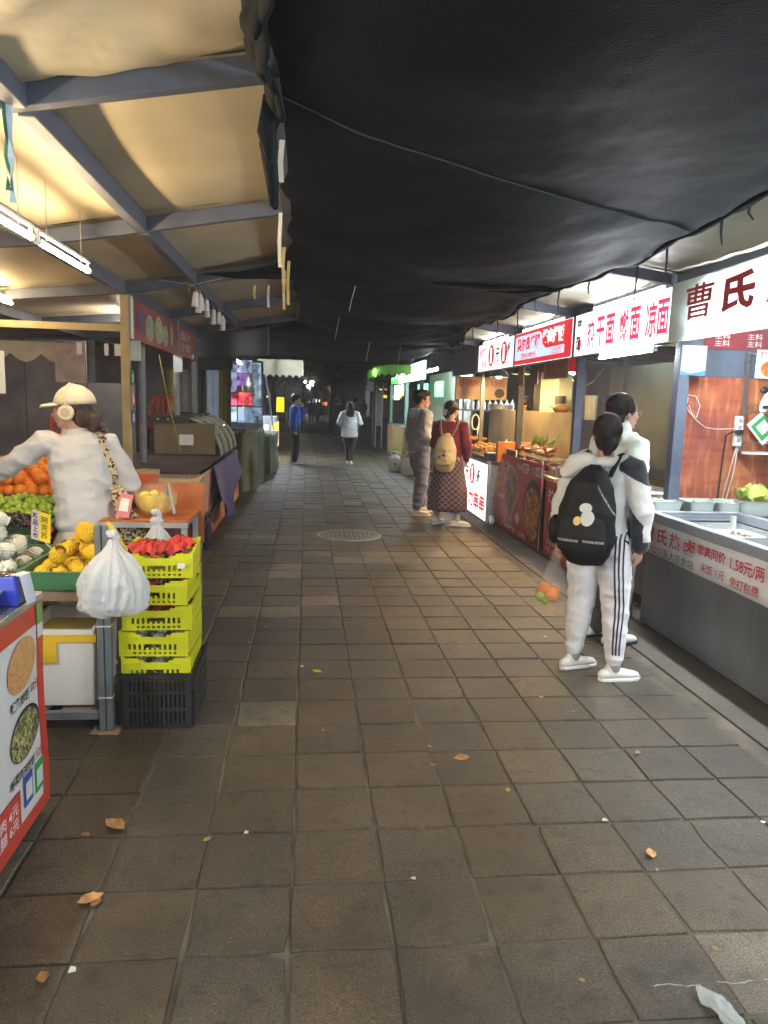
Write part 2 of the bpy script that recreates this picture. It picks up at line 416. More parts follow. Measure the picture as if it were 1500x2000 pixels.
for k in range(len(YL)-1):
    y0, y1 = YL[k], YL[k+1]
    for (a, b_) in ((-4.4, -1.6), (-1.6, -.1)):
        def P(u, v):
            x = a+(b_-a)*u; y = y0+(y1-y0)*v
            drape = y1 < 3 and b_ > -1
            s = math.sin(math.pi*v)*.03*(1+.5*math.sin(x*3+k))
            e = -s*.6 + .012*noise.noise(V((x*2.5, y*1.3, k)))
            if drape: e = -.05 - .11*math.sin(math.pi*v)*(1+.5*noise.noise(V((x*1.2, y*1.1, 3)))) - .13*(.5-abs(noise.noise(V((x*1.5+y*1.9, y*.5-x*.6, 2)))))**1 - .05*abs(noise.noise(V((x*4+y*3, y*1.5-x*2, 7)))) + .08
            return V((x, y, zl(x)+.012+max(e, -.17)*(1 if not drape or .02 < v < .98 else .2)))
        MB().grid(P, 26, 26).build('roof_sheet', m_awn, t, smooth=True)
for x, y in ((-1.6, 6.87), (-1.6, 10.9), (-1.6, -1.1), (-3.0, 6.87), (-3.0, 2.87), (-3.0, 10.9)):
    MB().box((x-.035, y-.035, 0), (x+.035, y+.035, zl(x)-.1)).build('post', M('tan_painted_post', (.42,.33,.17), .5, var=.15, bump=.1) if x == -1.6 and y == 6.87 else m_steelgrey, t, bevel=.003)
for k, (x, y, L) in enumerate(((-1.02, 2.86, .3), )):
    pass
YR = [-3.05, -.95, 1.15, 3.25, 5.35, 7.45, 9.55, 11.65, 13.7]
def zr(x): return 2.58 + (2.7-x)*.13 if x < 2.7 else 2.58 - (x-2.7)*.08
t = thing('market_canopy', 'pale plastic roofed canopy on grey steel frame over the right stalls', 'canopy', (2.7, 5, 0))
for k, y in enumerate(YR):
    for a, b_ in ((2.13, 2.7), (2.7, 5.6)):
        MB().bar((a, y, zr(a)-.05), (b_, y, zr(b_)-.05), .06, .08).build('cross_beam', m_beam, t, bevel=.004)
for x in (2.7, 4.2):
    for k in range(len(YR)-1):
        MB().bar((x, YR[k]+.031, zr(x)-.055), (x, YR[k+1]-.031, zr(x)-.055), .07, .09 if x == 2.7 else .06).build('long_beam', m_beam, t, bevel=.004)
for k in range(len(YR)-1):
    y0, y1 = YR[k], YR[k+1]
    for (a, b_) in ((1.92, 2.7), (2.7, 5.6)):
        def P(u, v):
            x = a+(b_-a)*u; y = y0+(y1-y0)*v
            return V((x, y, zr(x)+.012 - .03*math.sin(math.pi*v) + .012*noise.noise(V((x*1.2, y*6, k))) + .01*noise.noise(V((x*2.5-y, y*11, k)))))
        MB().grid(P, 14, 40).build('roof_sheet', m_awn2, t, smooth=True)
m_yp = M('yellow_lit_post', (.5,.36,.1), .45, var=.2)
m_bp = M('dark_painted_post', (.045,.047,.055), .5, var=.2)
for y, mt, wd in ((5.35, m_beam, .085), (7.45, m_beam, .08), (9.55, m_bp, .08), (11.65, m_beam, .06), (13.7, m_bp, .08), (3.25, m_beam, .08), (-.95, m_beam, .08)):
    MB().box((2.73, y-wd/2, 0), (2.73+wd, y+wd/2, zr(2.7)-.1)).build('post', mt, t, bevel=.003)
for y in (3.3, 7.45, 11.65): MB().box((4.2, y-.04, 0), (4.28, y+.04, zr(4.2)-.08)).build('post', m_beam, t, bevel=.003)
# ================================================================== SHADE NET over the aisle
m_net = M('black_shade_net', (.0034,.0056,.008), .6, var=.3, scale=2.4, bump=.4, bscale=110, stretch=(1,1.6,1), spec=.06, detail=7)
def sstep(a, b, x):
    q = max(0, min(1, (x-a)/(b-a))); return q*q*(3-2*q)
def netL(y):
    x = -.15 - .62*math.exp(-((y-6.72)/.16)**2) - .16*math.exp(-((y-6.9)/.55)**2)
    if y > 11: x -= .9*sstep(11, 12.2, y)
    return x + .02*math.sin(y*7)
def netR(y): return 2.1 + .05*math.sin(y*1.7) + .05*noise.noise(V((y*1.3, 4, 1))) + .35*sstep(9, 13, y)
def netz(x, y):
    xl, xr = netL(y), netR(y); u = (x-xl)/(xr-xl); u = max(0, min(1, u))
    z = 2.74 + (2.61-2.74)*u
    bay = math.sin(math.pi*((y-.4)/3.1 % 1))
    z -= math.sin(math.pi*u)**.8*(.06+.10*bay + .05*sstep(9, 14, y))
    z += .03*noise.noise(V((x*1.5, y*.8, 0))) + .014*noise.noise(V((x*3+y*2, y*1.5-x, 5))) + .004*noise.noise(V((x*14, y*11, 8)))
    z -= .07*math.exp(-((u-.97)/.05)**2)*(.6+.6*noise.noise(V((y*2.2, 9, 1))))
    if xl < -.25: z -= .1*max(0, 1-u*4)*min(1, (-.15-xl)/.5)
    return z
def P(u, v):
    y = -2.5 + 19.8*v; xl, xr = netL(y), netR(y); x = xl+(xr-xl)*u
    z = netz(x, y)
    if v > .985: z -= .06*(v-.985)/.015
    return V((x, y, z))
t = thing('shade_net', 'black shade net sagging over the whole aisle between the canopies', 'shade net', (1, 7, 2.6))
MB().grid(P, 90, 420).build('net_sheet', m_net, t, smooth=True)
# bunched hem hanging along the left edge near the first beam, and hem roll along the right edge
mb = MB()
for q in range(3): mb.tube([(netL(y)-.02+.016*q+.03*noise.noise(V((y*4, q, 1))), y, 2.69-.02*q+.035*noise.noise(V((y*5, q, 1)))) for y in [-.5+.06*k for k in range(64)]], [(.009+.012*abs(noise.noise(V((k*.4, q, 3)))), .022+.04*abs(noise.noise(V((k*.3, q, 7))))) for k in range(64)], 8)
for k in range(5):
    y = 3.0+.13*k; mb.tube([(-.15-.01*k, y, 2.72), (-.17, y+.03, 2.6), (-.155, y+.05, 2.5-.05*(k % 3))], [.03, .035, .012], 7)
mb.build('bunched_hem', m_net, t, smooth=True)
mb = MB(); ys = [.5+.1*k for k in range(125)]
mb.tube([(netR(y)+.01, y, netz(netR(y), y)-.008) for y in ys], [.016+.008*math.sin(k*1.3) for k in range(len(ys))], 6)
mb.build('edge_roll', m_net, t, smooth=True)
m_cord = M('green_grey_cord', (.02,.03,.025), .8)
def cord(p0, p1, n=40):
    pts = []
    for k in range(n+1):
        x = p0[0]+(p1[0]-p0[0])*k/n; y = p0[1]+(p1[1]-p0[1])*k/n
        pts.append((x, y, netz(x, y)-.004))
    return MB().tube(pts, .004, 5)
cord((-.14, 3.0), (2.1, 4.02)).build('seam_cord', m_cord, t)
cord((1.0, 6.1), (2.08, 5.95)).build('seam_cord', m_net, t)
# second layer folded under
def P2(u, v):
    x = 1.0+1.1*u; y = 5.95+.45*v; return V((x, y, netz(x, y)-.012-.05*math.sin(math.pi*u)*(1-v)))
MB().grid(P2, 24, 8).build('folded_flap', m_net, t, smooth=True)
# ties hanging from the right hem
m_tie = M('black_cloth_tie', (.02,.02,.022), .8)
for k, (y, L) in enumerate(((3.55, .07), (3.85, .12), (4.5, .2), (4.95, .24), (5.6, .1), (6.2, .22), (6.9, .12), (7.7, .2), (8.6, .16), (9.6, .24), (10.4, .2))):
    x = netR(y)+.03; z = netz(netR(y), y)-.01
    mb = MB(); mb.tube([(x, y, z+.02), (x+.01*math.sin(k), y+.01, z-L*.5), (x+.015*math.cos(k), y-.01, z-L)], [.009, .007, .004], 5)
    o = mb.build('tie_string', m_tie); tag(o, 'black cloth tie dangling from the net hem above the right stalls', 'tie string', 'ties along the right net hem')
m_strapw = M('white_strap', (.7,.68,.6), .6); m_strapy = M('yellow_strap', (.62,.5,.22), .6)
for k, (y, z, L, dx, mt) in enumerate(((3.35, 2.68, .17, .05, m_strapw), (4.6, 2.68, .31, -.0, m_strapw), (5.6, 2.68, .26, -.01, m_strapy), (5.8, 2.62, .32, .02, m_strapy), (6.1, 2.6, .3, -.02, m_strapy), (7.2, 2.64, .2, -.2, m_strapw), (7.1, 2.62, .12, -.32, m_strapy))):
    x = -.17+dx; mb = MB()
    mb.loft([[V((x-.011, y, z)), V((x+.011, y, z)), V((x+.011, y+.002, z)), V((x-.011, y+.002, z))], [V((x-.018, y+.01, z-L*.5)), V((x+.004, y+.01, z-L*.5)), V((x+.004, y+.012, z-L*.5)), V((x-.018, y+.012, z-L*.5))], [V((x-.012, y, z-L)), V((x+.009, y, z-L)), V((x+.009, y+.002, z-L)), V((x-.012, y+.002, z-L))]])
    o = mb.build('hanging_strap', mt); tag(o, '%s strap off the left net edge, %s' % ('white' if mt is m_strapw else 'yellow', ('topmost', 'long one below the topmost', 'upper one of three', 'longest of three', 'lowest of three', 'long one beside the tied corner', 'short one beside the tied corner')[k]), 'strap', 'straps on the left net edge')
for k, (x, y, L) in enumerate(((.42, 6.9, .22), (.4, 9.8, .28), (.95, 11.6, .3), (1.6, 13, .42))):
    z = netz(x, y); mb = MB().tube([(x, y, z), (x-.03, y, z-L*.5), (x-.05, y+.01, z-L)], .0035, 4)
    o = mb.build('loose_thread', M('pale_thread', (.6,.6,.62), .7)); tag(o, ('pale thread hanging down from the middle of the black net, nearest of four', 'second pale thread hanging from the black net', 'third pale thread hanging from the black net', 'farthest pale thread hanging from the black net')[k], 'thread', 'threads hanging from the net')
t = thing('tie_ribbon', 'twisted green and white ribbon hanging from the nearest left roof junction', 'ribbon', (-1.02, 2.8, 2.5))
for k, mt in enumerate((M('green_ribbon', (.03,.13,.1), .5), M('pale_blue_ribbon', (.35,.48,.55), .4))):
    mb = MB(); x = -1.03+.012*k
    mb.loft([[V((x+w_*math.cos(a), 2.8+w_*math.sin(a), zz)) for w_ in (-.011, .011)] for zz, a in ((2.6, 0), (2.52, .6), (2.45, 1.4), (2.39, .2), (2.33, -.9), (2.28-.04*k, .3))], cap=False, closed=False)
    mb.build('ribbon_strand', mt, t, solid=.002)
mb = MB()
for k in range(5):
    a = k*1.3; mb.tube([(-1.0, 6.8, 2.56), (-1.0+.05*math.cos(a), 6.77, 2.56+.05*math.sin(a)), (-1.0+.08*math.cos(a+.5), 6.78, 2.55+.07*math.sin(a+.4))], .003, 4)
mb.tube([(-1.3, 6.79, 2.585), (-1.0, 6.79, 2.555), (-.75, 6.78, 2.62)], .004, 5)
o = mb.build('knotted_rope', m_rope); tag(o, 'pale string knotted round the left roof beam junction', 'rope')
# ================================================================== RIGHT STALLS
m_face = M('lit_white_sign_face', (.9,.95,1), .4, var=.01, emit=1.45, ec=(.95,.98,1))
m_face2 = M('lit_blue_white_sign_face', (.6,.75,.9), .4, var=.01, emit=1.05, ec=(.62,.78,1))
m_pink = M('lit_pink_red_lettering', (.6,.02,.08), .5, emit=1.1, ec=(.95,.05,.13))
m_redlit = M('lit_red_lettering', (.6,.02,.02), .5, emit=.75, ec=(.85,.025,.03))
m_inklit = M('backlit_black_lettering', (.02,.02,.03), .5, emit=.05, ec=(.3,.3,.5))
m_whitelit = M('lit_white_lettering', (.9,.9,.9), .5, emit=1.6, ec=(1,.95,.95))
SX = 2.64
FILL_STRIPS = []
def sign_box(y0, y1, label, face=m_face, group='lit shop signs over the right stalls', z0=2.09, z1=2.5, x=SX, dpt=.07):
    t = thing('shop_sign', label, 'shop sign', (x, (y0+y1)/2, z0), group=group)
    mb = MB(); mb.box((x+.002, y0, z0), (x+dpt, y1, z1)); mb.build('sign_case', m_steelgrey, t)
    mb = MB(); mb.box((x-.004, y0+.012, z0+.01), (x+.001, y1-.012, z1-.01)); mb.build('sign_face', face, t)
    return t
L = letter
zc = 2.3
t = sign_box(5.33, 7.3, 'white lit noodle sign with seven pink red characters and brush logo')
fx = SX-.005
for ch, y in (('热', 6.855), ('干', 6.635), ('面', 6.415), ('燃', 6.13), ('面', 5.915), ('凉', 5.63), ('面', 5.435)):
    L(ch, (fx, y, zc-.015), .185, .27, '-X', m_pink, t, .022)
L('蛮\n汉', (fx, 7.18, zc), .13, .3, '-X', m_inklit, t, .045, skew=.1)
patch(disc((fx, 7.15, zc-.1), .05, .06, '-X'), 'red_dot', m_redlit, t)
t = sign_box(7.36, 9.46, 'red and pale blue lit sign for roast leg and grilled meat rice')
mb = MB(); mb.box((SX-.0055, 7.375, 2.105), (SX-.0045, 9.445, 2.485)); mb.build('red_panel', M('lit_red_panel', (.6,.03,.03), .5, emit=.75, ec=(.9,.035,.05)), t)
pts = [(fx-.003, 9.42, 2.16), (fx-.003, 7.58, 2.16), (fx-.003, 7.58, 2.245), (fx-.003, 8.2, 2.245), (fx-.003, 8.32, 2.3), (fx-.003, 8.36, 2.42), (fx-.003, 8.44, 2.45), (fx-.003, 9.35, 2.45), (fx-.003, 9.42, 2.43)]
MB().poly(pts).build('blue_panel', m_face2, t)
L('奥尔良烤腿', (fx-.004, 8.86, 2.345), .92, .17, '-X', m_redlit, t, .045)
L('烤肉拌饭', (fx-.004, 7.95, 2.36), .72, .18, '-X', m_whitelit, t, .045)
L('鸡腿8元 鸭腿9元', (fx-.004, 8.83, 2.2), .6, .07, '-X', m_redlit, t, .03)
L('12元/份', (fx-.004, 7.8, 2.2), .34, .075, '-X', m_redlit, t, .02)
t = sign_box(9.52, 11.5, 'white lit skewer sign with two red ovals holding the figure 1')
L('最卤力', (fx, 11.2, 2.38), .46, .15, '-X', m_redlit, t, .01)
L('串串', (fx, 11.1, 2.19), .3, .12, '-X', m_redlit, t, .01)
for y in (10.68, 9.98):
    patch(disc((fx, y, zc), .17, .155, '-X'), 'red_oval', m_redlit, t)
    L('1', (fx-.003, y, zc), .09, .22, '-X', m_whitelit, t, .05)
L('元', (fx, 10.33, 2.29), .2, .2, '-X', m_inklit, t, .03, skew=.25)
L('多', (fx, 9.74, 2.36), .14, .15, '-X', m_inklit, t, .03, skew=.25)
L('品', (fx, 9.7, 2.2), .1, .1, '-X', m_redlit, t, .0)
t = sign_box(11.75, 13.6, 'unlit purple grey back of a sign beyond the white skewer sign', M('purple_grey_panel', (.2,.16,.24), .6), None)
# fabric banner with a tube behind its lower edge
t = thing('cloth_banner', 'pale cloth banner lettered in dark red, glowing along its lower edge', 'banner', (SX, 3.8, 2.1))
m_ban = M('pale_banner_cloth', (.62,.7,.66), .7, var=.05, bump=.15, bscale=5, transl=.6)
def P(u, v): return V((SX-.01+.006*math.sin(u*9)*v, 2.2+3.11*u, 2.085+.42*v))
MB().grid(P, 40, 6).build('banner_cloth', m_ban, t, smooth=True)
m_dred = M('dark_red_lettering', (.33,.03,.04), .6, var=.1)
for y0, y1, lb in ((5.5, 6.9, 'added white fill strip hidden on top of the lit noodle sign'), (7.7, 9.2, 'added white fill strip hidden on top of the red sign'), (9.9, 11.3, 'added white fill strip hidden on top of the skewer sign')): FILL_STRIPS.append((y0, y1, lb))
fx2 = SX-.018
L('曹', (fx2, 4.905, 2.335), .36, .235, '-X', m_dred, t, .012, skew=.05)
L('氏', (fx2, 4.44, 2.335), .36, .235, '-X', m_dred, t, .045, skew=.05)
L('热', (fx2, 3.98, 2.335), .36, .235, '-X', m_dred, t, .04); L('卤', (fx2, 3.5, 2.335), .36, .235, '-X', m_dred, t, .04)
for ch, y in (('中', 4.81), ('药', 4.67), ('卤', 4.51), ('制', 4.365), ('用', 4.08)): L(ch, (fx2, y, 2.165), .12, .1, '-X', m_dred, t, .0)
m_tubew = M('white_led_tube', (1,1,1), .4, emit=420, ec=(.86,.94,1)); m_tubeb = M('bright_led_tube', (1,1,1), .4, emit=460, ec=(.86,.94,1))
m_tubes = M('strong_white_tube', (1,1,1), .4, emit=1000, ec=(.84,.93,1)); m_tubey = M('warm_led_tube', (1,.8,.5), .4, emit=150, ec=(1,.72,.4))
def tube_lamp(a, b, mt, label='', cat='tube light', group=None, r=.014, hang=0):
    a, b = V(a), V(b); t = thing('tube_light', label, cat, tuple((a+b)/2), group=group)
    MB().cyl(a, b, r, n=10).build('light_tube', mt, t, smooth=True, auto=True)
    d = (b-a).normalized()
    mb = MB(); mb.bar(a-d*.03+V((0,0,.05)), b+d*.03+V((0,0,.05)), .018, .014); mb.build('batten', m_white, t)
    for q in (0, 1): MB().box(tuple(a+(b-a)*q-V((.006,.006,-.01))), tuple(a+(b-a)*q+V((.006,.006,.045)))).build('socket', m_white, t)
    for p, s_ in ((a, -1), (b, 1)): MB().cyl(p, p+d*s_*.03, r*1.2, n=10).build('end_cap', m_white, t)
    if hang:
        for q in (.15, .85): MB().cyl(a+(b-a)*q+V((0,0,.03)), a+(b-a)*q+V((0,0,.03+hang)), .003, n=4).build('hanger', m_rope, t)
    return t
tube_lamp((SX+.02, 5.6, 2.06), (SX+.02, 6.65, 2.055), m_tubew, 'white tube light under the lit noodle sign')
tube_lamp((SX+.045, 3.4, 2.155), (SX+.045, 5.0, 2.155), m_tubeb, 'white tube light behind the pale cloth banner')
tube_lamp((SX+.045, 2.2, 2.155), (SX+.045, 3.3, 2.155), m_tubeb, 'white tube light behind the near end of the cloth banner')
tube_lamp((3.9, 7.9, 2.42), (3.9, 9.1, 2.42), M('dim_stall_tube', (1,1,1), .4, emit=130, ec=(.86,.94,1)), 'white tube light inside the roast leg stall')
tube_lamp((3.7, 12.0, 2.4), (3.7, 13.1, 2.4), m_tubew, 'white tube light inside the clay pot stall')
for y0, y1, lb in FILL_STRIPS: tube_lamp((SX+.03, y0, 2.517), (SX+.03, y1, 2.517), M('fill_strip_tube', (1,1,1), .4, emit=90, ec=(.95,.98,.92)), lb, r=.011)  # unseen strips added on the sign tops to brighten the outer roof
tube_lamp((SX+.04, 3.1, 2.482), (SX+.04, 4.9, 2.482), MATS['fill_strip_tube'], 'added white fill strip hidden behind the top edge of the cloth banner', r=.008)  # another unseen strip, added for the roof above the banner
tube_lamp((SX+.02, -2.4, 2.05), (SX+.02, -.9, 2.05), m_tubes, 'added white fill tube on the right stalls, unseen behind the photographer'); tube_lamp((-1.45, -2.6, 2.25), (-1.45, -1.2, 2.25), m_tubes, 'added white fill tube on the left stalls, unseen behind the photographer')  # tube pair added out of view to front-light upright surfaces
# more of the row behind the photographer
t = sign_box(.2, 2.1, 'white lit sign on the stall nearest the photographer'); tube_lamp((SX+.02, .3, 2.05), (SX+.02, 1.9, 2.05), m_tubew, 'added white fill tube, out of view under the sign nearest the photographer'); L('炒饭 炒面', (fx, 1.15, 2.3), 1.5, .26, '-X', m_redlit, t)  # unseen tube added to light the poster and paving across the aisle
# ------------------------------------------------------------------ hot food counter (nearest)
m_sheet = M('grey_sheet_metal', (.175,.185,.2), .38, .45, .3, 2.2, .15, 30, stretch=(1,1,.5))
t = thing('food_counter', 'grey metal counter with lettered white banner and open aluminium trough', 'food counter', (2.8, 3.6, 0))
MB().box((2.505, 1.9, .035), (3.2, 5.13, .575)).build('counter_body', m_sheet, t, bevel=.004)
MB().box((2.55, 1.95, 0), (3.15, 5.08, .034)).build('plinth', m_black, t)
MB().box((2.52, 1.9, .577), (2.54, 5.13, .8)).build('upper_panel', m_steelgrey, t)
def P(u, v): return V((2.5-.006+.005*math.sin(u*23)*(1-v), 1.9+3.35*u, .565+.235*v + .006*math.sin(u*9)*(1-v)))
MB().grid(P, 40, 4).build('printed_banner', M('printed_banner_vinyl', (.8,.83,.86), .45, var=.06, scale=3, bump=.15, bscale=6), t, smooth=True, solid=.002)
bx = 2.478
m_bred = M('banner_red_print', (.5,.02,.03), .5, var=.1); m_bgrey = M('banner_grey_print', (.2,.19,.16), .6)
for ch, y in (('曹', 5.045), ('氏', 4.85), ('热', 4.67), ('卤', 4.475)): L(ch, (bx, y, .723), .145, .105, '-X', m_bred, t, .014)
L('(', (bx, 5.09, .615), .02, .055, '-X', m_bgrey, t, 0); L('原', (bx, 5.04, .615), .075, .06, '-X', m_bred, t, .01); L('公交医大宿舍站', (bx, 4.70, .615), .58, .06, '-X', m_bgrey, t, .005)
L('荤素同价', (bx, 4.215, .735), .32, .07, '-X', m_bred, t, .02); L('1.58元/两', (bx, 3.84, .725), .33, .08, '-X', m_bred, t, .015)
L('米饭 1元', (bx, 4.19, .63), .27, .06, '-X', m_bred, t, .01); L('免打包费', (bx, 3.855, .62), .28, .06, '-X', m_bred, t, .01)
for z0, z1, x0, x1, y0, y1 in ((.8, .87, 2.49, 2.55, 1.9, 5.13), (.8, .87, 3.15, 3.21, 1.9, 5.13), (.8, .87, 2.551, 3.149, 5.07, 5.13), (.8, .86, 2.551, 3.149, 1.9, 1.96)):
    MB().box((x0, y0, z0), (x1, y1, z1)).build('rim_profile', m_alu, t, bevel=.008)
for z in (.812, .836, .858): MB().box((2.56, 5.062, z), (3.14, 5.07, z+.008)).build('rim_rib', m_alu, t)
MB().box((2.56, 1.97, .66), (3.14, 5.06, .67)).build('trough_floor', m_steel, t)
for q in ((2.561, 5.04, .671, 3.139, 5.055, .798), (3.13, 1.98, .671, 3.145, 5.035, .798)): MB().box(q[:3], q[3:]).build('trough_wall', M('pale_trough_wall', (.5,.54,.54), .3), t)
for y in (4.45, 3.8, 3.1): MB().box((2.565, y, .672), (3.125, y+.012, .79)).build('divider', M('cloudy_glass', (.5,.56,.55), .15, alpha=.55), t)
MB().cb((3.1, 5.03, .73), (.03, .03, .24)).build('corner_upright', m_white, t)
m_pp = M('translucent_white_plastic', (.74,.82,.78), .35, var=.05, transl=.3)
def tub(w_, d_, h, name, label, loc, rz=0, group=None, cat='food container', mt=None, fill=None):
    t = thing(name, label, cat, loc, rz, group); M0 = WM[t.name]
    mb = MB(); mb.M = M0; n = 24
    def ring(s, z, k=5):
        r = []
        for i in range(n):
            a = 2*math.pi*(i+.5)/n; c, d = math.cos(a), math.sin(a)
            r.append(V((w_/2*s*math.copysign(abs(c)**(2/k), c), d_/2*s*math.copysign(abs(d)**(2/k), d), z)))
        return r
    mb.loft([ring(.001, .001), ring(.84, .001), ring(.86, .005), ring(.985, h-.006), ring(1.07, h-.004), ring(1.07, h), ring(.965, h), ring(.83, .01), ring(.001, .01)], cap=False)
    mb.build('tub_wall', mt or m_pp, t, smooth=True, auto=True)
    if fill:
        mb = MB(); mb.M = M0; r = random.Random(int(loc[0]*100)+int(loc[1]*37))
        for k in range(fill[1]):
            mb.ell((r.uniform(-.36, .36)*w_, r.uniform(-.34, .34)*d_, h*r.uniform(.45, .85)), (r.uniform(.012, .03), r.uniform(.008, .02), .009), 7, 5, Euler((r.random(), r.random(), r.random()*6)).to_matrix())
        o = mb.build('food_pieces', fill[0], t, smooth=True); o['kind'] = 'stuff'
    return t
m_cab = M('pale_green_vegetable', (.4,.55,.25), .5, c2=(.6,.65,.45)); m_sprout = M('grey_mushroom', (.42,.36,.3), .6); m_leafg = M('chopped_greens', (.12,.3,.05), .5, c2=(.35,.5,.15)); m_pale = M('pale_tofu', (.7,.66,.5), .5)
MB_ = MB
t = thing('side_table', 'narrow side table holding plastic food tubs beyond the metal counter', 'table', (3.05, 5.27, 0))
MB().box((2.5, 5.145, .8), (3.75, 5.42, .83)).build('table_top', m_steel, t, bevel=.003)
for x in (2.54, 3.7):
    for y in (5.17, 5.4): MB().box((x-.015, y-.015, 0), (x+.015, y+.015, .8)).build('leg', m_steelgrey, t)
tubs = [((2.66, 5.22), .24, m_cab), ((2.66, 5.35), .26, m_pale), ((2.93, 5.21), .2, m_leafg), ((2.98, 5.35), .26, m_cab), ((3.14, 5.2), .17, m_sprout), ((3.24, 5.35), .2, m_pale)]
labs = ['shallow tub of pale cabbage at the aisle end of the side table', 'tub behind the aisle end tub, filled with white tofu pieces', 'tub of chopped dark greens, second along the side table', 'long tub of pale vegetable behind the chopped greens', 'small tub of grey mushrooms left of the lettuce tub', 'tub of white pieces directly behind the mushroom tub']
for (p, w_, mt), lb in zip(tubs, labs): tub(w_, .13, .1, 'food_tub', lb, (p[0], p[1], .831), group='plastic tubs on the side table', fill=(mt, 40))
t = tub(.26, .17, .11, 'food_tub', 'tub heaped with bright green lettuce leaves on the side table', (3.37, 5.24, .831), group='plastic tubs on the side table', fill=(m_cab, 20))
m_let = M('bright_lettuce', (.45,.62,.08), .4, c2=(.68,.72,.22), scale=9, transl=.2)
r = random.Random(5)
for k in range(11):
    c = V((3.37+r.uniform(-.09, .1), 5.24+r.uniform(-.05, .05), .935+r.uniform(0, .03))); a = r.random()*6.3; tl = r.uniform(.3, 1.2); s_ = r.uniform(.045, .08)
    R = Euler((tl, 0, a)).to_matrix()
    def P(u, v):
        x = (u-.5)*2; y = v*1.5; w_ = math.sin(math.pi*min(1, .12+v*.8))**.6
        return c + R @ V((x*w_*s_, y*s_, s_*(.25*math.sin(u*14+k)*v*.6 + .3*x*x)))
    MB().grid(P, 10, 8).build('lettuce_leaf', m_let, t, smooth=True)
# white trays inside the trough
for k, (x, y) in enumerate(((2.74, 4.75), (2.99, 4.76), (2.72, 4.12), (2.98, 4.12), (2.85, 3.5))):
    tub(.22, .3 if k < 4 else .5, .09, 'serving_tray', ['white tray of stewed food at the far aisle corner of the trough', 'white tray of stewed food at the far inner corner of the trough', 'white tray in the middle of the trough, aisle side', 'white tray in the middle of the trough, inner side', 'long white tray at the near end of the trough'][k], (x, y, .682), group='trays in the trough', mt=m_white, fill=((m_pale, m_sprout, m_cab, m_sprout, m_pale)[k], 36))
# red plywood partition and the things on it
t = thing('partition_wall', 'red brown film plywood partition stained and scuffed behind the food tubs', 'partition', (4.2, 5.5, 0))
for x0, x1 in ((2.84, 4.05), (4.056, 5.6)): MB().box((x0, 5.47, .0), (x1, 5.49, 1.86)).build('plywood_sheet', m_redboard, t)
MB().box((2.84, 5.465, 1.86), (5.6, 5.495, 2.4)).build('upper_panel', M('blue_grey_panel', (.1,.12,.16), .6, var=.2), t)
t = thing('notice_board', 'blank white notice board with blue wave edge on the stall post', 'notice board', (2.83, 5.29, 1.95))
MB().box((2.735, 5.295, 1.86), (2.925, 5.301, 2.075)).build('board', M('notice_white', (.45,.47,.45), .5), t)
mb = MB(); mb.poly([V((2.735+.19*k/12, 5.293, 1.862)) for k in range(13)] + [V((2.735+.19*k/12, 5.293, 1.872+.022*abs(k-5)/6)) for k in range(12, -1, -1)]); mb.build('blue_wave', M('blue_print', (.04,.2,.4), .5), t)
mb = MB(); mb.box((2.78, 5.2925, 2.045), (2.87, 5.294, 2.052)); mb.build('heading_line', m_bgrey, t)
t = thing('power_strip', 'white power strip tied on the steel rack with a black plug', 'power strip', (3.3, 5.4, 1.45))
MB().box((3.27, 5.39, 1.34), (3.325, 5.43, 1.57)).build('strip_body', m_white, t, bevel=.006)
for k in range(4): MB().box((3.283, 5.386, 1.37+.05*k), (3.312, 5.3895, 1.40+.05*k)).build('socket', M('socket_grey', (.3,.3,.3), .5), t)
mb = MB(); mb.tube([(3.28, 5.36, 1.45), (3.23, 5.37, 1.45), (3.2, 5.4, 1.42), (3.2, 5.42, 1.2), (3.19, 5.42, .86)], .007, 6); mb.cb((3.28, 5.36, 1.45), (.05, .03, .035)); mb.build('black_plug_cord', m_black, t, smooth=True, auto=True)
mb = MB(); mb.tube([(3.3, 5.41, 1.34), (3.27, 5.42, 1.15), (3.24, 5.43, .95), (3.23, 5.43, .84)], .005, 6); mb.tube([(3.31, 5.41, 1.34), (3.3, 5.42, 1.12), (3.27, 5.43, .94), (3.25, 5.43, .84)], .005, 6); mb.build('cream_cord', m_rope, t, smooth=True)
t = thing('hanging_cable', 'coiled white charging cable looping from the post to the power strip', 'cable', (2.9, 5.43, 1.6))
mb = MB(); pts = [(2.86+.028*math.cos(a), 5.44, 1.685+.055*math.sin(a)) for a in [k*.5 for k in range(14)]]; mb.tube(pts, .003, 5)
pts = [(2.88, 5.44, 1.72), (2.95, 5.44, 1.71), (2.99, 5.44, 1.64), (2.97, 5.44, 1.55), (2.93, 5.44, 1.58), (2.9, 5.44, 1.64)]; mb.tube(pts, .003, 5)
mb.tube([(2.87, 5.44, 1.65), (2.9, 5.44, 1.6), (2.97, 5.44, 1.53), (3.05, 5.44, 1.475), (3.14, 5.43, 1.465), (3.27, 5.4, 1.475)], .003, 5); mb.build('cable', m_white, t, smooth=True)
MB().box((2.852, 5.43, 1.64), (2.876, 5.45, 1.72)).build('plug_block', m_white, t, bevel=.004)
t = thing('steel_rack', 'thin steel rack on the red partition holding dispenser and signs', 'rack', (3.45, 5.4, 1.6))
for x in (3.325, 3.58): MB().box((x-.012, 5.40, 1.3), (x+.012, 5.424, 2.05)).build('upright', m_steel, t)
for z in (1.3, 1.37, 1.6, 1.66, 2.04): MB().box((3.338, 5.405, z-.006), (3.568, 5.417, z+.006)).build('crossbar', m_steel, t)
MB().box((3.338, 5.3, 1.285), (3.9, 5.4, 1.3)).build('shelf', m_white, t)
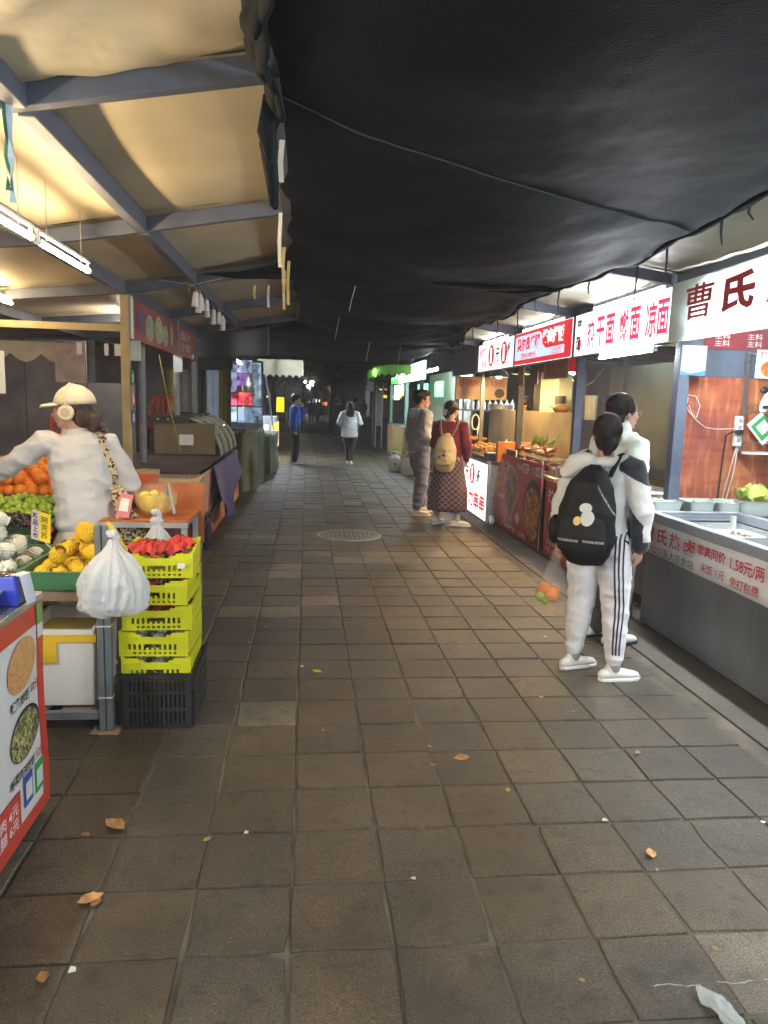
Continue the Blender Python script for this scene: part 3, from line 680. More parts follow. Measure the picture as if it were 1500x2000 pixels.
t = thing('pay_card', 'tilted green bordered payment card hung on the steel rack', 'payment card', (3.47, 5.38, 1.48))
fr = (V((math.cos(.75), 0, math.sin(.75))), V((-math.sin(.75), 0, math.cos(.75))))
MB().prism(rect((3.47, 5.375, 1.48), .15, .21, fr), (0, .004, 0)).build('card', m_paper, t); patch(rect((3.475, 5.375, 1.485), .135, .15, fr), 'green_frame', m_green_ink, t, fr, .003); patch(rect((3.475, 5.375, 1.49), .085, .085, fr), 'white_panel', m_paper, t, fr, .006)
t = thing('dispenser', 'white and black wall dispenser inside the steel rack', 'dispenser', (3.47, 5.4, 1.66))
mb = MB(); mb.limb([(3.46, 5.37, 1.62), (3.47, 5.37, 1.68), (3.49, 5.37, 1.75)], [(.035, .02), (.035, .02), (.02, .015)]); mb.build('shell', m_white, t, smooth=True); MB().box((3.44, 5.34, 1.63), (3.48, 5.35, 1.655)).build('window', m_black, t); mb = MB(); mb.ell((3.46, 5.375, 1.77), (.035, .02, .03)); mb.build('cap', m_black, t, smooth=True)
m_foodprint = M('noodle_photo_print', (.65,.3,.05), .4, c2=(.75,.12,.04), scale=28, detail=3, sharp=(.42,.58))
t = thing('menu_picture', 'small white menu picture of noodles high on the steel rack', 'menu picture', (3.5, 5.39, 1.95))
MB().box((3.38, 5.385, 1.86), (3.66, 5.395, 2.07)).build('board', M('backlit_menu_white', (.8,.8,.8), .4, emit=.5, ec=(.9,.95,1)), t); L('热干面', (3.5, 5.385, 2.035), .2, .05, '-Y', m_dred, t, .02); patch(disc((3.5, 5.385, 1.93), .09, .065, '-Y'), 'noodle_photo', m_foodprint, t, '-Y', .004)
t = thing('menu_banner', 'dark red menu banner with small pale writing above the partition', 'menu banner', (3.6, 5.45, 2.1))
MB().box((2.98, 5.44, 2.07), (4.4, 5.446, 2.22)).build('banner', M('dark_red_print', (.22,.03,.04), .6), t)
for k in range(5): L('主料\n主料', (3.12+.26*k, 5.44, 2.14), .12, .1, '-Y', m_white_ink, t, 0)
t = thing('plastic_divider', 'hazy clear plastic sheet hanging between the noodle stall and roast stall', 'plastic sheet', (4, 7.47, 1.4))
def P(u, v): return V((2.83+2.6*u, 7.47+.03*noise.noise(V((u*7, v*2, 0)))+.012*noise.noise(V((u*25, v*3, 4)))*(v**2+.3), .86+1.38*v))
MB().grid(P, 60, 24).build('sheet', M('hazy_clear_plastic', (.075,.062,.062), .3, var=.2, alpha=.74, scale=3), t, smooth=True)
MB().box((2.83, 7.46, 2.25), (5.4, 7.48, 2.28)).build('batten', m_card, t)
t = thing('back_wall', 'dark panelled back wall of the right hand stalls', 'wall', (5.62, 5, 0))
for k in range(17): MB().box((5.6, -2.9+1.05*k, 0), (5.64, -2.9+1.05*k+1.04, 2.38)).build('wall_panel', M('stall_back_panel', (.16,.155,.14), .7, var=.2, scale=2, objvar=.2), t)
for y in (11.65, 3.28): 
    t = thing('partition_wall', 'grey sheet partition %s' % ('between the skewer stall and clay pot stall' if y > 5 else 'nearest the photographer on the right'), 'partition', (4.6, y, 0)); MB().box((3.6, y-.01, 0), (5.59, y+.01, 2.3)).build('sheet', m_dark, t)
# noodle stall counter (behind the two girls)
t = thing('noodle_counter', 'steel noodle counter behind the clear plastic with boxes on it', 'counter', (3, 6.4, 0))
MB().box((2.72, 5.55, .1), (3.3, 7.35, .84)).build('counter_body', m_sheet, t, bevel=.004); MB().box((2.68, 5.52, .841), (3.34, 7.38, .875)).build('counter_top', m_steel, t, bevel=.004)
for k, (y, w_, h, mt, lb) in enumerate(((5.75, .16, .05, m_white, 'low white box beside the blue grey post'), (5.95, .2, .035, m_steel, 'shallow steel pan behind the low white box'), (6.3, .18, .12, m_pp, 'tall translucent box on the noodle counter'), (6.7, .2, .1, m_card, 'cardboard box on the noodle counter'))):
    o = MB().box((2.75, y-w_/2, .876), (2.95, y+w_/2, .876+h)).build('stock_box', mt, bevel=.006); tag(o, lb, 'box')
# poster of the noodle stall
m_pred = M('red_poster', (.42,.035,.04), .38, var=.12, scale=2, bump=.1, bscale=6, coat=.2)
def foodprint(mt, scale, stops):
    def f(N, L_, tc):
        v = N.new('ShaderNodeTexVoronoi'); v.inputs['Scale'].default_value = scale; nz = N.new('ShaderNodeTexNoise'); nz.inputs['Scale'].default_value = scale*.6; nz.inputs['Detail'].default_value = 3
        L_.new(tc.outputs['Object'], nz.inputs[0]); ad = N.new('ShaderNodeVectorMath'); ad.operation = 'MULTIPLY_ADD'; L_.new(nz.outputs[1], ad.inputs[0]); ad.inputs[1].default_value = (.09, .09, .09); L_.new(tc.outputs['Object'], ad.inputs[2]); L_.new(ad.outputs[0], v.inputs[0])
        sp = N.new('ShaderNodeSeparateXYZ'); L_.new(v.outputs[1], sp.inputs[0]); return ramp(N, L_, sp.outputs[0], stops)
    return recolor(mt, f)
m_dish = foodprint(M('dish_photo', (.42,.11,.025), .35), 26, [(0, (.05,.012,.006)), (.25, (.3,.05,.015)), (.5, (.55,.17,.03)), (.7, (.62,.33,.06)), (.85, (.2,.03,.01)), (1, (.7,.5,.2))]); m_bowlp = M('dark_bowl_print', (.02,.02,.02), .4)
px = 2.575
t = thing('noodle_poster', 'narrow red noodle poster with small and large bowl prices', 'poster', (px, 7.3, .4))
MB().box((px, 6.75, .02), (px+.02, 7.7, .82)).build('poster_board', m_pred, t)
L('热干面', (px-.001, 7.27, .66), .68, .15, '-X', m_white_ink, t, .015, skew=-.1)
patch(disc((px-.001, 7.25, .4), .36, .18, '-X'), 'bowl', m_bowlp, t); patch(disc((px-.002, 7.25, .41), .31, .15, '-X'), 'noodles', m_dish, t, '-X', .004)
L('小份 8元\n大份 10元', (px-.001, 7.42, .14), .4, .14, '-X', m_white_ink, t, .0)
MB().box((px+.021, 6.78, 0), (px+.06, 6.82, .8)).build('leg', m_bp, t); MB().box((px+.021, 7.64, 0), (px+.06, 7.68, .8)).build('leg', m_bp, t)
# roast leg cart with big poster
t = thing('roast_leg_poster', 'big red poster of a roast leg and a black bowl of grilled meat rice', 'poster', (px, 8.85, .5))
MB().box((px, 7.86, .01), (px+.02, 9.92, .97)).build('poster_board', m_pred, t)
MB().box((px-.004, 7.85, .01), (px, 7.862, .985)).build('white_edge', m_white, t)
m_yel = M('yellow_print', (.7,.45,.03), .5); m_legp = M('roast_leg_photo', (.55,.3,.24), .4, c2=(.13,.03,.025), scale=8, detail=5, sharp=(.38,.66))
L('奥尔良烤腿', (px-.001, 9.5, .83), .7, .13, '-X', m_white_ink, t, .03)
L('鸡腿\n鸭腿', (px-.001, 9.72, .6), .32, .26, '-X', m_yel, t, .05)
for y in (9.75, 9.45): patch(rect((px, y, .42), .2, .06, '-X'), 'white_price_tag', m_white_ink, t)
leg = [(9.05, .83), (8.86, .74), (8.76, .6), (8.78, .46), (8.9, .34), (8.98, .22), (8.93, .12), (9.05, .08), (9.2, .12), (9.18, .26), (9.28, .4), (9.38, .52), (9.36, .68), (9.22, .8)]
def smooth_poly(pts, k=4):
    out = []; n = len(pts)
    for i in range(n):
        p0, p1, p2, p3 = (V((*pts[(i+j-1) % n], 0)) for j in range(4))
        for q in range(k):
            s_ = q/k; out.append(.5*((2*p1)+(p2-p0)*s_+(2*p0-5*p1+4*p2-p3)*s_*s_+(3*p1-p0-3*p2+p3)*s_**3))
    return out
sp = smooth_poly(leg); cy = sum(p.x for p in sp)/len(sp); cz = sum(p.y for p in sp)/len(sp)
patch([(px, cy+(p.x-cy)*1.09, cz+(p.y-cz)*1.05) for p in sp], 'pale_outline', m_white_ink, t, '-X', .002); patch([(px, p.x, p.y) for p in sp], 'leg_photo', m_legp, t, '-X', .004)
patch(disc((px, 8.14, .4), .35, .37, '-X', 32), 'bowl', m_bowlp, t, '-X', .003); patch(disc((px, 8.14, .37), .31, .31, '-X', 32), 'meat_rice_photo', m_dish, t, '-X', .005)
L('皮脆肉', (px-.001, 8.72, .87), .3, .08, '-X', m_white_ink, t, .0)
for y, ch in ((8.47, '香嫩'), (7.98, '入魂')): patch(rect((px, y, .87), .22, .11, '-X'), 'cream_tag', m_white_ink, t); L(ch, (px-.002, y, .87), .18, .085, '-X', m_dred, t, .02)
L('一口', (px-.001, 8.22, .87), .2, .07, '-X', m_white_ink, t, .0)
L('烤肉拌饭 12元', (px-.001, 8.9, .07), 1.1, .06, '-X', m_white_ink, t, .02)
patch([(px, 8.72+(.1 if k % 2 else .075)*math.cos(k*.3927), .24+(.075 if k % 2 else .055)*math.sin(k*.3927)) for k in range(16)], 'star_badge', m_white_ink, t, '-X', .004)
MB().box((px-.01, 7.87, 0), (px+.04, 7.9, .4)).build('leg', m_bp, t)
t = thing('roast_cart', 'steel roast cart behind the big red poster with glass food case', 'food cart', (3, 8.8, 0))
MB().box((2.64, 7.85, .12), (3.15, 9.55, .8)).build('cart_body', m_sheet, t, bevel=.004); MB().box((2.6, 7.55, .81), (3.2, 9.6, .85)).build('cart_top', m_steel, t, bevel=.004)
MB().box((2.63, 8.05, .86), (3.1, 9.45, .875)).build('tray', m_steel, t)
for y in (8.05, 8.75, 9.44): MB().box((2.625, y-.01, .855), (2.645, y+.01, 1.0)).build('case_upright', m_alu, t)
MB().box((2.62, 8.04, 1.0), (2.9, 9.45, 1.012)).build('glass_shelf', M('case_glass', (.5,.6,.6), .08, alpha=.35), t)
MB().box((2.6, 9.0, .86), (2.61, 9.46, 1.04)).build('white_frame_panel', m_black, t)
for a, b_ in (((2.6, 9.0, 1.04), (2.6, 9.46, 1.04)), ((2.6, 9.0, .86), (2.6, 9.0, 1.04)), ((2.6, 9.46, .86), (2.6, 9.46, 1.04))): MB().bar(a, b_, .014, .014).build('white_frame', m_white, t)
for (x, y) in ((2.7, 7.95), (2.7, 9.45), (3.1, 7.95)):
    c_ = MB(); c_.tube([(x-.02, y, .06), (x+.02, y, .06)], .06, 14); c_.build('caster', m_black, t)
m_roast = M('glazed_roast_meat', (.1,.016,.007), .25, c2=(.2,.05,.018), scale=30, bump=.4, bscale=90, coat=.4)
mb = MB(); mb.limb([(0, 0, 0), (.05, 0, 0), (.1, 0, .0), (.14, 0, 0)], [.028, .034, .02, .01], n=9); mb.ell((.15, 0, 0), .013, 7, 5)
proto = mb.build('roast_drumstick', m_roast, smooth=True); tag(proto, 'glazed red brown roast leg lying in the roast cart case', 'roast meat', 'roast legs on the roast cart'); r = random.Random(3); first = True
for lv, z in ((0, .905), (1, 1.045)):
    for k in range(15 if lv else 13):
        o = proto if first else copy_tree(proto); first = False
        o.location = (2.69+r.uniform(0, .1), 8.12+k*.093+(0 if lv else 0), z+r.uniform(0, .02)+(.03 if k % 3 == 0 else 0)); o.rotation_euler = (r.uniform(-.3, .3), r.uniform(-.3, .1), r.uniform(-.5, .7))
m_garl = M('green_garlic_shoots', (.12,.32,.03), .45, c2=(.42,.55,.1), scale=7)
mb = MB(); mb.tube([(0, 0, 0), (.12, .01, .02), (.26, 0, .07), (.34, -.01, .1)], [.008, .011, .009, .003], 6)
proto = mb.build('vegetable_skewer', m_garl, smooth=True); tag(proto, 'green vegetable skewer in the heap above the roast legs', 'skewer', 'green vegetable skewers')
for k in range(22):
    o = proto if k == 0 else copy_tree(proto); o.location = (2.75+r.uniform(0, .18), 9.15-r.uniform(0, .55), 1.09+r.uniform(0, .07)); o.rotation_euler = (r.uniform(-.2, .2), r.uniform(-.25, .1), -1.57+r.uniform(-.5, .5)); o.scale = (.72, .8, .8)
for k, (y, h, rr) in enumerate(((7.93, .09, .05), (7.8, .07, .055), (7.67, .1, .045), (7.7, .06, .04))):
    mb = MB(); mb.lathe((2.72+.1*(k == 3), y, .851), [(.001, 0), (rr*.9, 0), (rr, h), (rr*.93, h), (rr*.85, .006), (.001, .006)], 18); o = mb.build('sauce_pot', m_steel, smooth=True, auto=True)
    tag(o, ['steel sauce pot beside the roast case', 'wide steel pot, second from the roast case', 'tall steel pot nearest the blue grey post', 'small steel pot behind the tall one'][k], 'pot')
for k, y in enumerate((7.72, 7.35)):
    o = MB().prism([(2.98, y-.06, 1.0), (2.98, y+.06, 1.0), (2.98, y+.05, 1.09), (2.98, y-.05, 1.09)], (.08, 0, 0)).build('flame_glow_burner', M('lit_orange_heater', (1,.35,.05), .5, emit=3, ec=(1,.33,.06))); tag(o, ('glowing orange heater panel behind the roast cart pots', 'glowing orange heater panel seen through the plastic sheet')[k], 'heater')
# backsplash, vendor side
t = thing('backsplash', 'tall stained stainless backsplash behind the skewers and roast meat', 'backsplash', (3.22, 9.8, 1.1))
m_splash = M('greasy_stainless', (.5,.42,.26), .34, .6, .3, 2.2, .2, 24, c2=(.3,.26,.19), detail=7)
for a, b_ in ((8.6, 10.82), (10.825, 13.05)): MB().box((3.24, a, .8), (3.25, b_, 1.53)).build('steel_panel', m_splash, t)
for k in range(4): MB().box((3.251, 8.8+1.3*k, 0), (3.28, 8.83+1.3*k, 1.5)).build('stand_leg', m_steelgrey, t)
# skewer cart with lit front
t = thing('skewer_cart', 'skewer cart with a bright lit white front panel lettered in red and black', 'food cart', (2.75, 10.6, 0))
MB().box((2.44, 9.7, .05), (3.1, 11.75, .8)).build('cart_body', m_steel, t, bevel=.005)
MB().box((2.425, 9.66, .03), (2.438, 11.73, .8)).build('lit_panel', M('lit_front_panel', (.9,.95,1), .4, var=.01, emit=1.5, ec=(.95,.98,1)), t)
MB().box((2.41, 9.6, .03), (2.44, 9.655, .83)).build('edge_profile', m_alu, t); MB().box((2.4, 9.7, .83), (3.15, 11.78, .85)).build('tray_base', m_steel, t)
cx = 2.424
for y in (11.32, 10.62):
    patch(disc((cx, y, .6), .16, .15, '-X'), 'red_oval', m_redlit, t); L('1', (cx-.003, y, .6), .08, .22, '-X', m_whitelit, t, .05)
L('元', (cx, 10.98, .58), .2, .21, '-X', m_inklit, t, .03, skew=.25); L('多', (cx, 10.22, .6), .2, .2, '-X', m_inklit, t, .03, skew=.25); L('品品', (cx, 9.9, .56), .22, .15, '-X', m_redlit, t, 0)
for ch, y in (('最', 11.43), ('卤', 11.04), ('力', 10.65), ('串', 10.3), ('串', 9.96)): L(ch, (cx, y, .24), .3, .25, '-X', m_redlit, t, .03)
mb = MB(); mb.tube([(2.48, 9.66, .06), (2.52, 9.66, .06)], .06, 16); mb.build('caster', m_white, t)
MB().box((2.4, 9.7, .851), (2.42, 11.7, .9)).build('tray_lip', m_black, t)
m_gold = M('golden_fried_food', (.55,.26,.03), .4, c2=(.26,.08,.012), scale=40, bump=.4, bscale=80); m_stick = M('bamboo_stick', (.5,.36,.16), .7)
mb = MB(); mb.cm = 1; mb.cyl((-.16, 0, 0), (.16, 0, 0), .003, n=5); mb.cm = 0
for k in range(5): mb.ell((-.02+.032*k, .004*(-1)**k, 0), (.02, .018, .013), 8, 5, Euler((k, .3*k, 0)).to_matrix())
proto = mb.build('food_skewer', [m_gold, m_stick], smooth=True); tag(proto, 'golden fried skewer lying in the heap on the lit skewer cart', 'skewer', 'fried skewers on the skewer cart')
r = random.Random(11)
for k in range(86):
    o = proto if k == 0 else copy_tree(proto); y = r.uniform(9.8, 11.6); x = 2.62+r.uniform(0, .36)
    o.location = (x, y, .885+r.uniform(0, .06)+.07*max(0, 1-abs(x-2.8)/.3)); o.rotation_euler = (r.random()*6, r.uniform(-.25, .1), r.uniform(2.2, 4.2))
o = MB().box((2.42, 9.72, .86), (2.55, 9.95, .96)).build('box', M('dark_blue_box', (.02,.025,.09), .5), bevel=.005); o.name = 'blue_box'; tag(o, 'dark blue box on the near corner of the skewer cart', 'box')
o = MB().box((2.5, 9.52, .86), (2.95, 9.62, 1.12)).build('wooden_tray', M('orange_tray', (.55,.17,.03), .5)); tag(o, 'orange board standing between the skewer cart and roast cart', 'board')
# lamps over the food
def shade_lamp(x, y, z, label, group, mt, drop=.35):
    t = thing('pendant_lamp', label, 'lamp', (x, y, z), group=group)
    mb = MB(); mb.lathe((x, y, z), [(.15, 0), (.13, .05), (.05, .12), (.03, .16), (.001, .16)], 20); mb.build('lamp_shade', mt, t, smooth=True, solid=.003)
    mb = MB(); mb.ell((x, y, z+.03), (.045, .045, .05)); mb.build('bulb', M('warm_bulb', (1,.7,.3), .5, emit=2000, ec=(1,.62,.22)), t, smooth=True)
    MB().cyl((x, y, z+.16), (x, y, z+.16+drop), .004, n=5).build('cord', m_black, t); return t
m_redshade = M('red_lamp_shade', (.5,.02,.015), .4, var=.05, emit=.25, ec=(1,.03,.02))
shade_lamp(2.95, 8.15, 1.98, 'red shaded lamp hanging behind the handwritten price board', 'pendant lamps over the food', m_redshade)
shade_lamp(2.9, 9.95, 2.02, 'dark shaded lamp over the near end of the skewers', 'pendant lamps over the food', m_bp)
shade_lamp(2.9, 11.2, 2.02, 'dark shaded lamp over the far end of the skewers', 'pendant lamps over the food', m_bp)
t = thing('price_board', 'cardboard price board hung under the red sign', 'price board', (2.7, 7.8, 1.98)); MB().box((2.68, 7.56, 1.9), (2.69, 8.35, 2.1)).build('board', M('tan_board', (.33,.2,.15), .7), t)
L('加饭2元/份\n加肉3元/份', (2.68, 7.93, 2.0), .6, .15, '-X', m_dred, t, .02)
for k, (y, w_) in enumerate(((9.3, .22), (8.75, .3))):
    o = MB().box((2.69, y-w_/2, 1.86), (2.7, y+w_/2, 2.08)).build('hanging_paper', (M('tan_board', (.3,.2,.15), .7), M('purple_paper', (.12,.07,.12), .7))[k]); tag(o, ('tan paper notice hanging beside the dark post', 'dark purple paper notice under the red sign')[k], 'notice')
t = thing('clay_pot_sign', 'unlit tan sign with red clay pot noodle lettering and a round pot picture', 'sign', (2.8, 12.2, 1.9))
MB().box((2.45, 12.2, 1.68), (3.3, 12.22, 2.05)).build('board', M('tan_sign_board', (.3,.2,.16), .6, var=.1), t); L('砂锅米线 10元', (2.87, 12.2, 1.95), .78, .12, '-Y', m_dred, t, .02); L('可加 青菜 豆皮 米线', (2.75, 12.2, 1.78), .5, .05, '-Y', m_bgrey, t, 0); patch(disc((3.18, 12.2, 1.79), .085, .075, '-Y'), 'pot_picture', m_bowlp, t, '-Y', .003)
# clay pot stall
t = thing('bottle_shelf', 'dark metal shelf with sauce bottles at the back of the clay pot stall', 'shelf', (3, 13.2, 0))
for z in (.75, 1.48): MB().box((2.75, 13.1, z), (4.2, 13.4, z+.03)).build('shelf_board', m_steelgrey, t)
for x in (2.76, 4.17): MB().box((x, 13.12, 0), (x+.03, 13.15, 1.95)).build('upright', m_beam, t)
mb = MB(); mb.lathe((0, 0, 0), [(.001, 0), (.035, 0), (.035, .12), (.012, .15), (.006, .19), (.001, .19)], 12); proto = mb.build('sauce_bottle', m_white, smooth=True, auto=True)
tag(proto, 'small white squeeze bottle in the row on the dark shelf', 'bottle', 'squeeze bottles on the shelf')
for k in range(9): o = proto if k == 0 else copy_tree(proto); o.location = (2.85+.105*k, 13.2, 1.511)
t = thing('table', 'small orange topped table with stools in the clay pot stall', 'table', (2.7, 12.6, 0)); MB().box((2.42, 12.2, 1.02), (3.0, 12.9, 1.05)).build('table_top', M('orange_plastic', (.6,.2,.03), .4), t)
for x in (2.46, 2.93):
    for y in (12.25, 12.85): MB().box((x, y, 0), (x+.04, y+.04, 1.02)).build('leg', M('yellow_wood', (.5,.3,.08), .6), t)
mb = MB(); mb.tube([(2.66+.06*math.cos(a), 11.6, 1.32+.12*math.sin(a)) for a in [k*.45 for k in range(15)]] + [(2.7, 11.6, 1.15), (2.69, 11.6, 1.05)], .008, 6); o = mb.build('coiled_cable', m_white, smooth=True); tag(o, 'pale coiled cable hung on the yellow lit post', 'cable')
# objects above the backsplash
o = MB().box((3.5, 10.2, 1.5), (3.9, 11.0, 2.1)).build('white_cabinet', M('pale_cabinet', (.4,.45,.36), .6)); tag(o, 'pale cabinet behind the backsplash', 'cabinet'); 
o = MB().box((4.2, 7.6, .9), (4.24, 10.1, 2.15)).build('pale_tarp', M('pale_green_tarp', (.22,.26,.2), .5, var=.25, scale=2.5, bump=.4, bscale=6)); tag(o, 'pale green sheet hung at the back of the roast stall', 'sheet')
mb = MB(); mb.lathe((3.3, 12.5, 1.535), [(.001, 0), (.2, 0), (.2, .07), (.19, .08), (.001, .08)], 24); o = mb.build('steamer_lid', m_steelgrey, smooth=True, auto=True); tag(o, 'dark round steamer lid resting on the backsplash edge', 'lid')
mb = MB(); mb.ell((3.32, 9.5, 1.58), (.13, .1, .06)); mb.tube([(3.32, 9.6, 1.6), (3.3, 9.95, 1.6)], .014, 6); o = mb.build('wooden_ladle', M('brown_wood', (.22,.12,.05), .6), smooth=True); tag(o, 'brown wooden ladle resting above the backsplash', 'ladle')
for k, (y, h, mt) in enumerate(((9.3, .24, m_steel), (8.95, .3, m_pp), (10.1, .3, m_bp))):
    mb = MB(); mb.lathe((3.5, y, 1.45), [(.001, 0), (.07, 0), (.08, h), (.001, h)], 16); o = mb.build('canister', mt, smooth=True, auto=True); tag(o, ('steel canister behind the backsplash', 'tall pale canister behind the backsplash nearest the blue post', 'dark canister behind the ladle')[k], 'canister')
mb = MB(); mb.tube([(3.4, 9.4, 1.95), (3.4, 9.0, 1.86), (3.4, 8.7, 1.9), (3.4, 8.4, 2.05)], .006, 6); o = mb.build('slack_wire', m_white, smooth=True); tag(o, 'white slack wire strung across the roast stall', 'wire')
for x, y in ((3.6, 9.9), (3.6, 8.25), (3.6, 12.3)): o = MB().box((x-.02, y-.02, 0), (x+.02, y+.02, 2.4)).build('frame_upright', m_beam); tag(o, 'thin grey inner upright of the stalls at y %d' % y if 0 else ('thin inner upright behind the ladle' if y < 9 else 'thin inner upright behind the dark post' if y < 10 else 'thin inner upright behind the skewers'), 'post')
# ================================================================== LEFT STALLS
tube_lamp((-1.27, 2.75, 2.3), (-1.27, 3.69, 2.3), m_tubey, hang=.28, label='warm tube light hung below the left roof, nearer of two in line', group='warm tubes under the left roof')
tube_lamp((-1.275, 3.8, 2.3), (-1.275, 4.6, 2.3), m_tubey, hang=.28, label='warm tube light hung below the left roof, farther of two in line', group='warm tubes under the left roof')
tube_lamp((-2.0, 8.4, 2.3), (-2.0, 9.6, 2.3), M('dim_warm_fill', (1,.9,.8), .4, emit=150, ec=(1,.86,.7)), 'added dim fill tube hidden behind the red shop sign over the covered cart')  # concealed tube added to lift the dark area round the display case
tube_lamp((-2.6, 5.9, 2.36), (-2.6, 7.0, 2.36), m_tubey, 'warm tube light deep inside the fruit stall')
for k in range(2): tube_lamp((-2.2, .1+1.3*k, 1.65), (-2.2, 1.2+1.3*k, 1.65), M('soft_warm_fill', (1,.9,.7), .4, emit=380, ec=(1,.84,.6)), ('added warm white fill tube out of view at the back of the fried rice cart, nearest', 'added warm white fill tube out of view between fried rice cart and fruit', 'added warm white fill tube out of view over the left edge of the fruit')[k])  # off-frame tubes added low in the stall to brighten the left roof
tube_lamp((-1.5, .4, 2.44), (-1.5, 1.6, 2.44), M('dim_white_tube', (1,1,1), .4, emit=280, ec=(.84,.93,1)), 'white tube light over the fried rice cart beside the photographer')
# ---- fried rice cart at the photographer's left
t = thing('fried_rice_cart', 'cart end with a red bordered white poster of two fried rice dishes', 'food cart', (-1.3, 2.0, 0))
MB().box((-1.75, .6, .06), (-.985, 2.76, .84)).build('cart_body', m_sheet, t); MB().box((-1.8, .55, .841), (-.965, 2.78, .87)).build('cart_top', m_steel, t, bevel=.004)
for y in (.7, 2.7): MB().cyl((-1.05, y-.02, .055), (-1.05, y+.02, .055), .05, n=14).build('caster', m_black, t)
pxl = -.972
def PW(dy, dz, off=0):
    return V((pxl+off+.004*math.sin(dz*9)*math.sin(dy*5), dy, dz))
mb = MB(); mb.grid(lambda u, v: PW(.6+2.185*u, .045+.815*v), 30, 12)
m_pred2 = M('poster_red_border', (.5,.05,.03), .4, var=.08, bump=.12, bscale=7)
m_pwhite = M('poster_white', (.62,.63,.62), .38, var=.05, bump=.12, bscale=7)
mb.build('poster_border', m_pred2, t, smooth=True)
MB().grid(lambda u, v: PW(.62+2.09*u, .105+.66*v, .002), 30, 12).build('poster_field', m_pwhite, t, smooth=True)
FX = pxl+.004
m_rice = foodprint(M('fried_rice_photo', (.6,.33,.12), .4), 110, [(0, (.3,.08,.03)), (.2, (.6,.3,.1)), (.45, (.66,.4,.18)), (.7, (.6,.14,.06)), (.85, (.7,.5,.25)), (1, (.25,.2,.05))]); m_veg = foodprint(M('greens_rice_photo', (.5,.46,.16), .4), 60, [(0, (.02,.02,.01)), (.25, (.06,.08,.02)), (.45, (.4,.36,.12)), (.65, (.6,.52,.3)), (.8, (.05,.03,.02)), (1, (.3,.42,.12))])
for oy, s_ in ((0, 1), (-.62, 1), (-1.24, 1)):
    patch(disc((FX, 2.56+oy, .665), .13, .088, '+X', rot=.2), 'fried_rice_photo', m_rice if oy == 0 else m_veg, t, '+X'); 
    L('辣条炒饭' if oy == 0 else '火腿炒饭', (FX, 2.53+oy, .545), .17, .042, '+X', m_black_ink, t, .02); L('10元', (FX, 2.665+oy, .552), .07, .04, '+X', m_bred, t, .01)
    patch(disc((FX, 2.565+oy, .415), .135, .088, '+X', rot=.12), 'dark_plate', m_bowlp, t, '+X'); patch(disc((FX, 2.555+oy, .415), .125, .082, '+X', rot=.12), 'greens_rice_photo', m_veg, t, '+X', .004)
    L('酸菜肉沫炒饭', (FX, 2.53+oy, .285), .22, .038, '+X', m_black_ink, t, .02); L('12元', (FX, 2.69+oy, .29), .065, .036, '+X', m_bred, t, .01)
m_qb = M('blue_print_frame', (.03,.09,.35), .45)
for y, mt, z in ((2.57, m_qb, .205), (2.675, m_green_ink, .2)): patch(rect((FX, y, z), .085, .115, '+X'), 'colour_frame', mt, t, '+X', .002); patch(rect((FX, y, z-.003), .06, .065, '+X'), 'white_square', m_pwhite, t, '+X', .004)
patch(rect((FX, 2.28, .165), .43, .15, '+X'), 'red_price_block', m_pred2, t, '+X', .002); L('烤肠 鸡肉 4元\n鸡蛋 火腿 6元', (FX, 2.3, .165), .34, .1, '+X', m_white_ink, t, .01)
patch(rect((FX, 2.738, .8), .055, .075, '+X'), 'green_sticker', M('leaf_green_print', (.1,.3,.05), .45), t, '+X', .003); patch(rect((FX, 2.738, .735), .055, .05, '+X'), 'white_sticker', m_pwhite, t, '+X', .003)
t = thing('payment_speaker', 'blue payment speaker with black round top and a white card over its side', 'speaker', (-1.02, 2.6, .87))
mb = MB(); mb.loft([[V((-1.02+sx*w_, 2.6+sy*d_, z)) for sx, sy in ((-1,-1),(1,-1),(1,1),(-1,1))] for w_, d_, z in ((.05, .045, .871), (.048, .043, .93), (.04, .034, .975))]); mb.build('speaker_body', M('blue_plastic', (.02,.045,.42), .35, var=.05), t, bevel=.008)
mb = MB(); mb.lathe((-1.02, 2.6, .976), [(.001, .004), (.028, .004), (.034, .001), (.034, -.002)], 24); mb.build('round_top', M('glossy_black', (.015,.012,.01), .12, spec=.8), t, smooth=True, auto=True)
mb = MB(); mb.loft([[V((-.992, 2.565, .98)), V((-.975, 2.63, .98))], [V((-.965, 2.57, .975)), V((-.955, 2.635, .973))], [V((-.945, 2.575, .875)), V((-.938, 2.64, .87))]], cap=False, closed=False); mb.build('white_card', M('white_card', (.6,.64,.72), .4), t, solid=.002)
t = thing('green_payment_board', 'green and white payment board lying on the cart top', 'payment board', (-1.12, 2.6, .88))
fr = (V((1, 0, 0)), V((0, math.cos(.5), math.sin(.5))))
MB().prism(rect((-1.115, 2.6, .915), .16, .13, fr), (0, 0, .004)).build('board', m_green_ink, t); patch(rect((-1.13, 2.6, .915), .1, .09, fr), 'white_panel', m_pwhite, t, fr, .006)
t = thing('steel_pan', 'shallow steel food pan on the near edge of the fried rice cart', 'pan', (-1.1, 2.45, .88))
mb = MB(); mb.loft([[V((-1.115+sx*w_, 2.42+sy*d_, z)) for sx, sy in ((-1,-1),(1,-1),(1,1),(-1,1))] for w_, d_, z in ((.08, .12, .872), (.095, .135, .925), (.105, .145, .927), (.105, .145, .931), (.09, .13, .931), (.075, .115, .877))]); mb.build('pan', m_steel, t, bevel=.003)
o = MB().box((-1.5, 2.2, .871), (-1.25, 2.7, .95)).build('steel_pan', m_steel, bevel=.004); tag(o, 'covered steel pan at the back of the fried rice cart', 'pan')
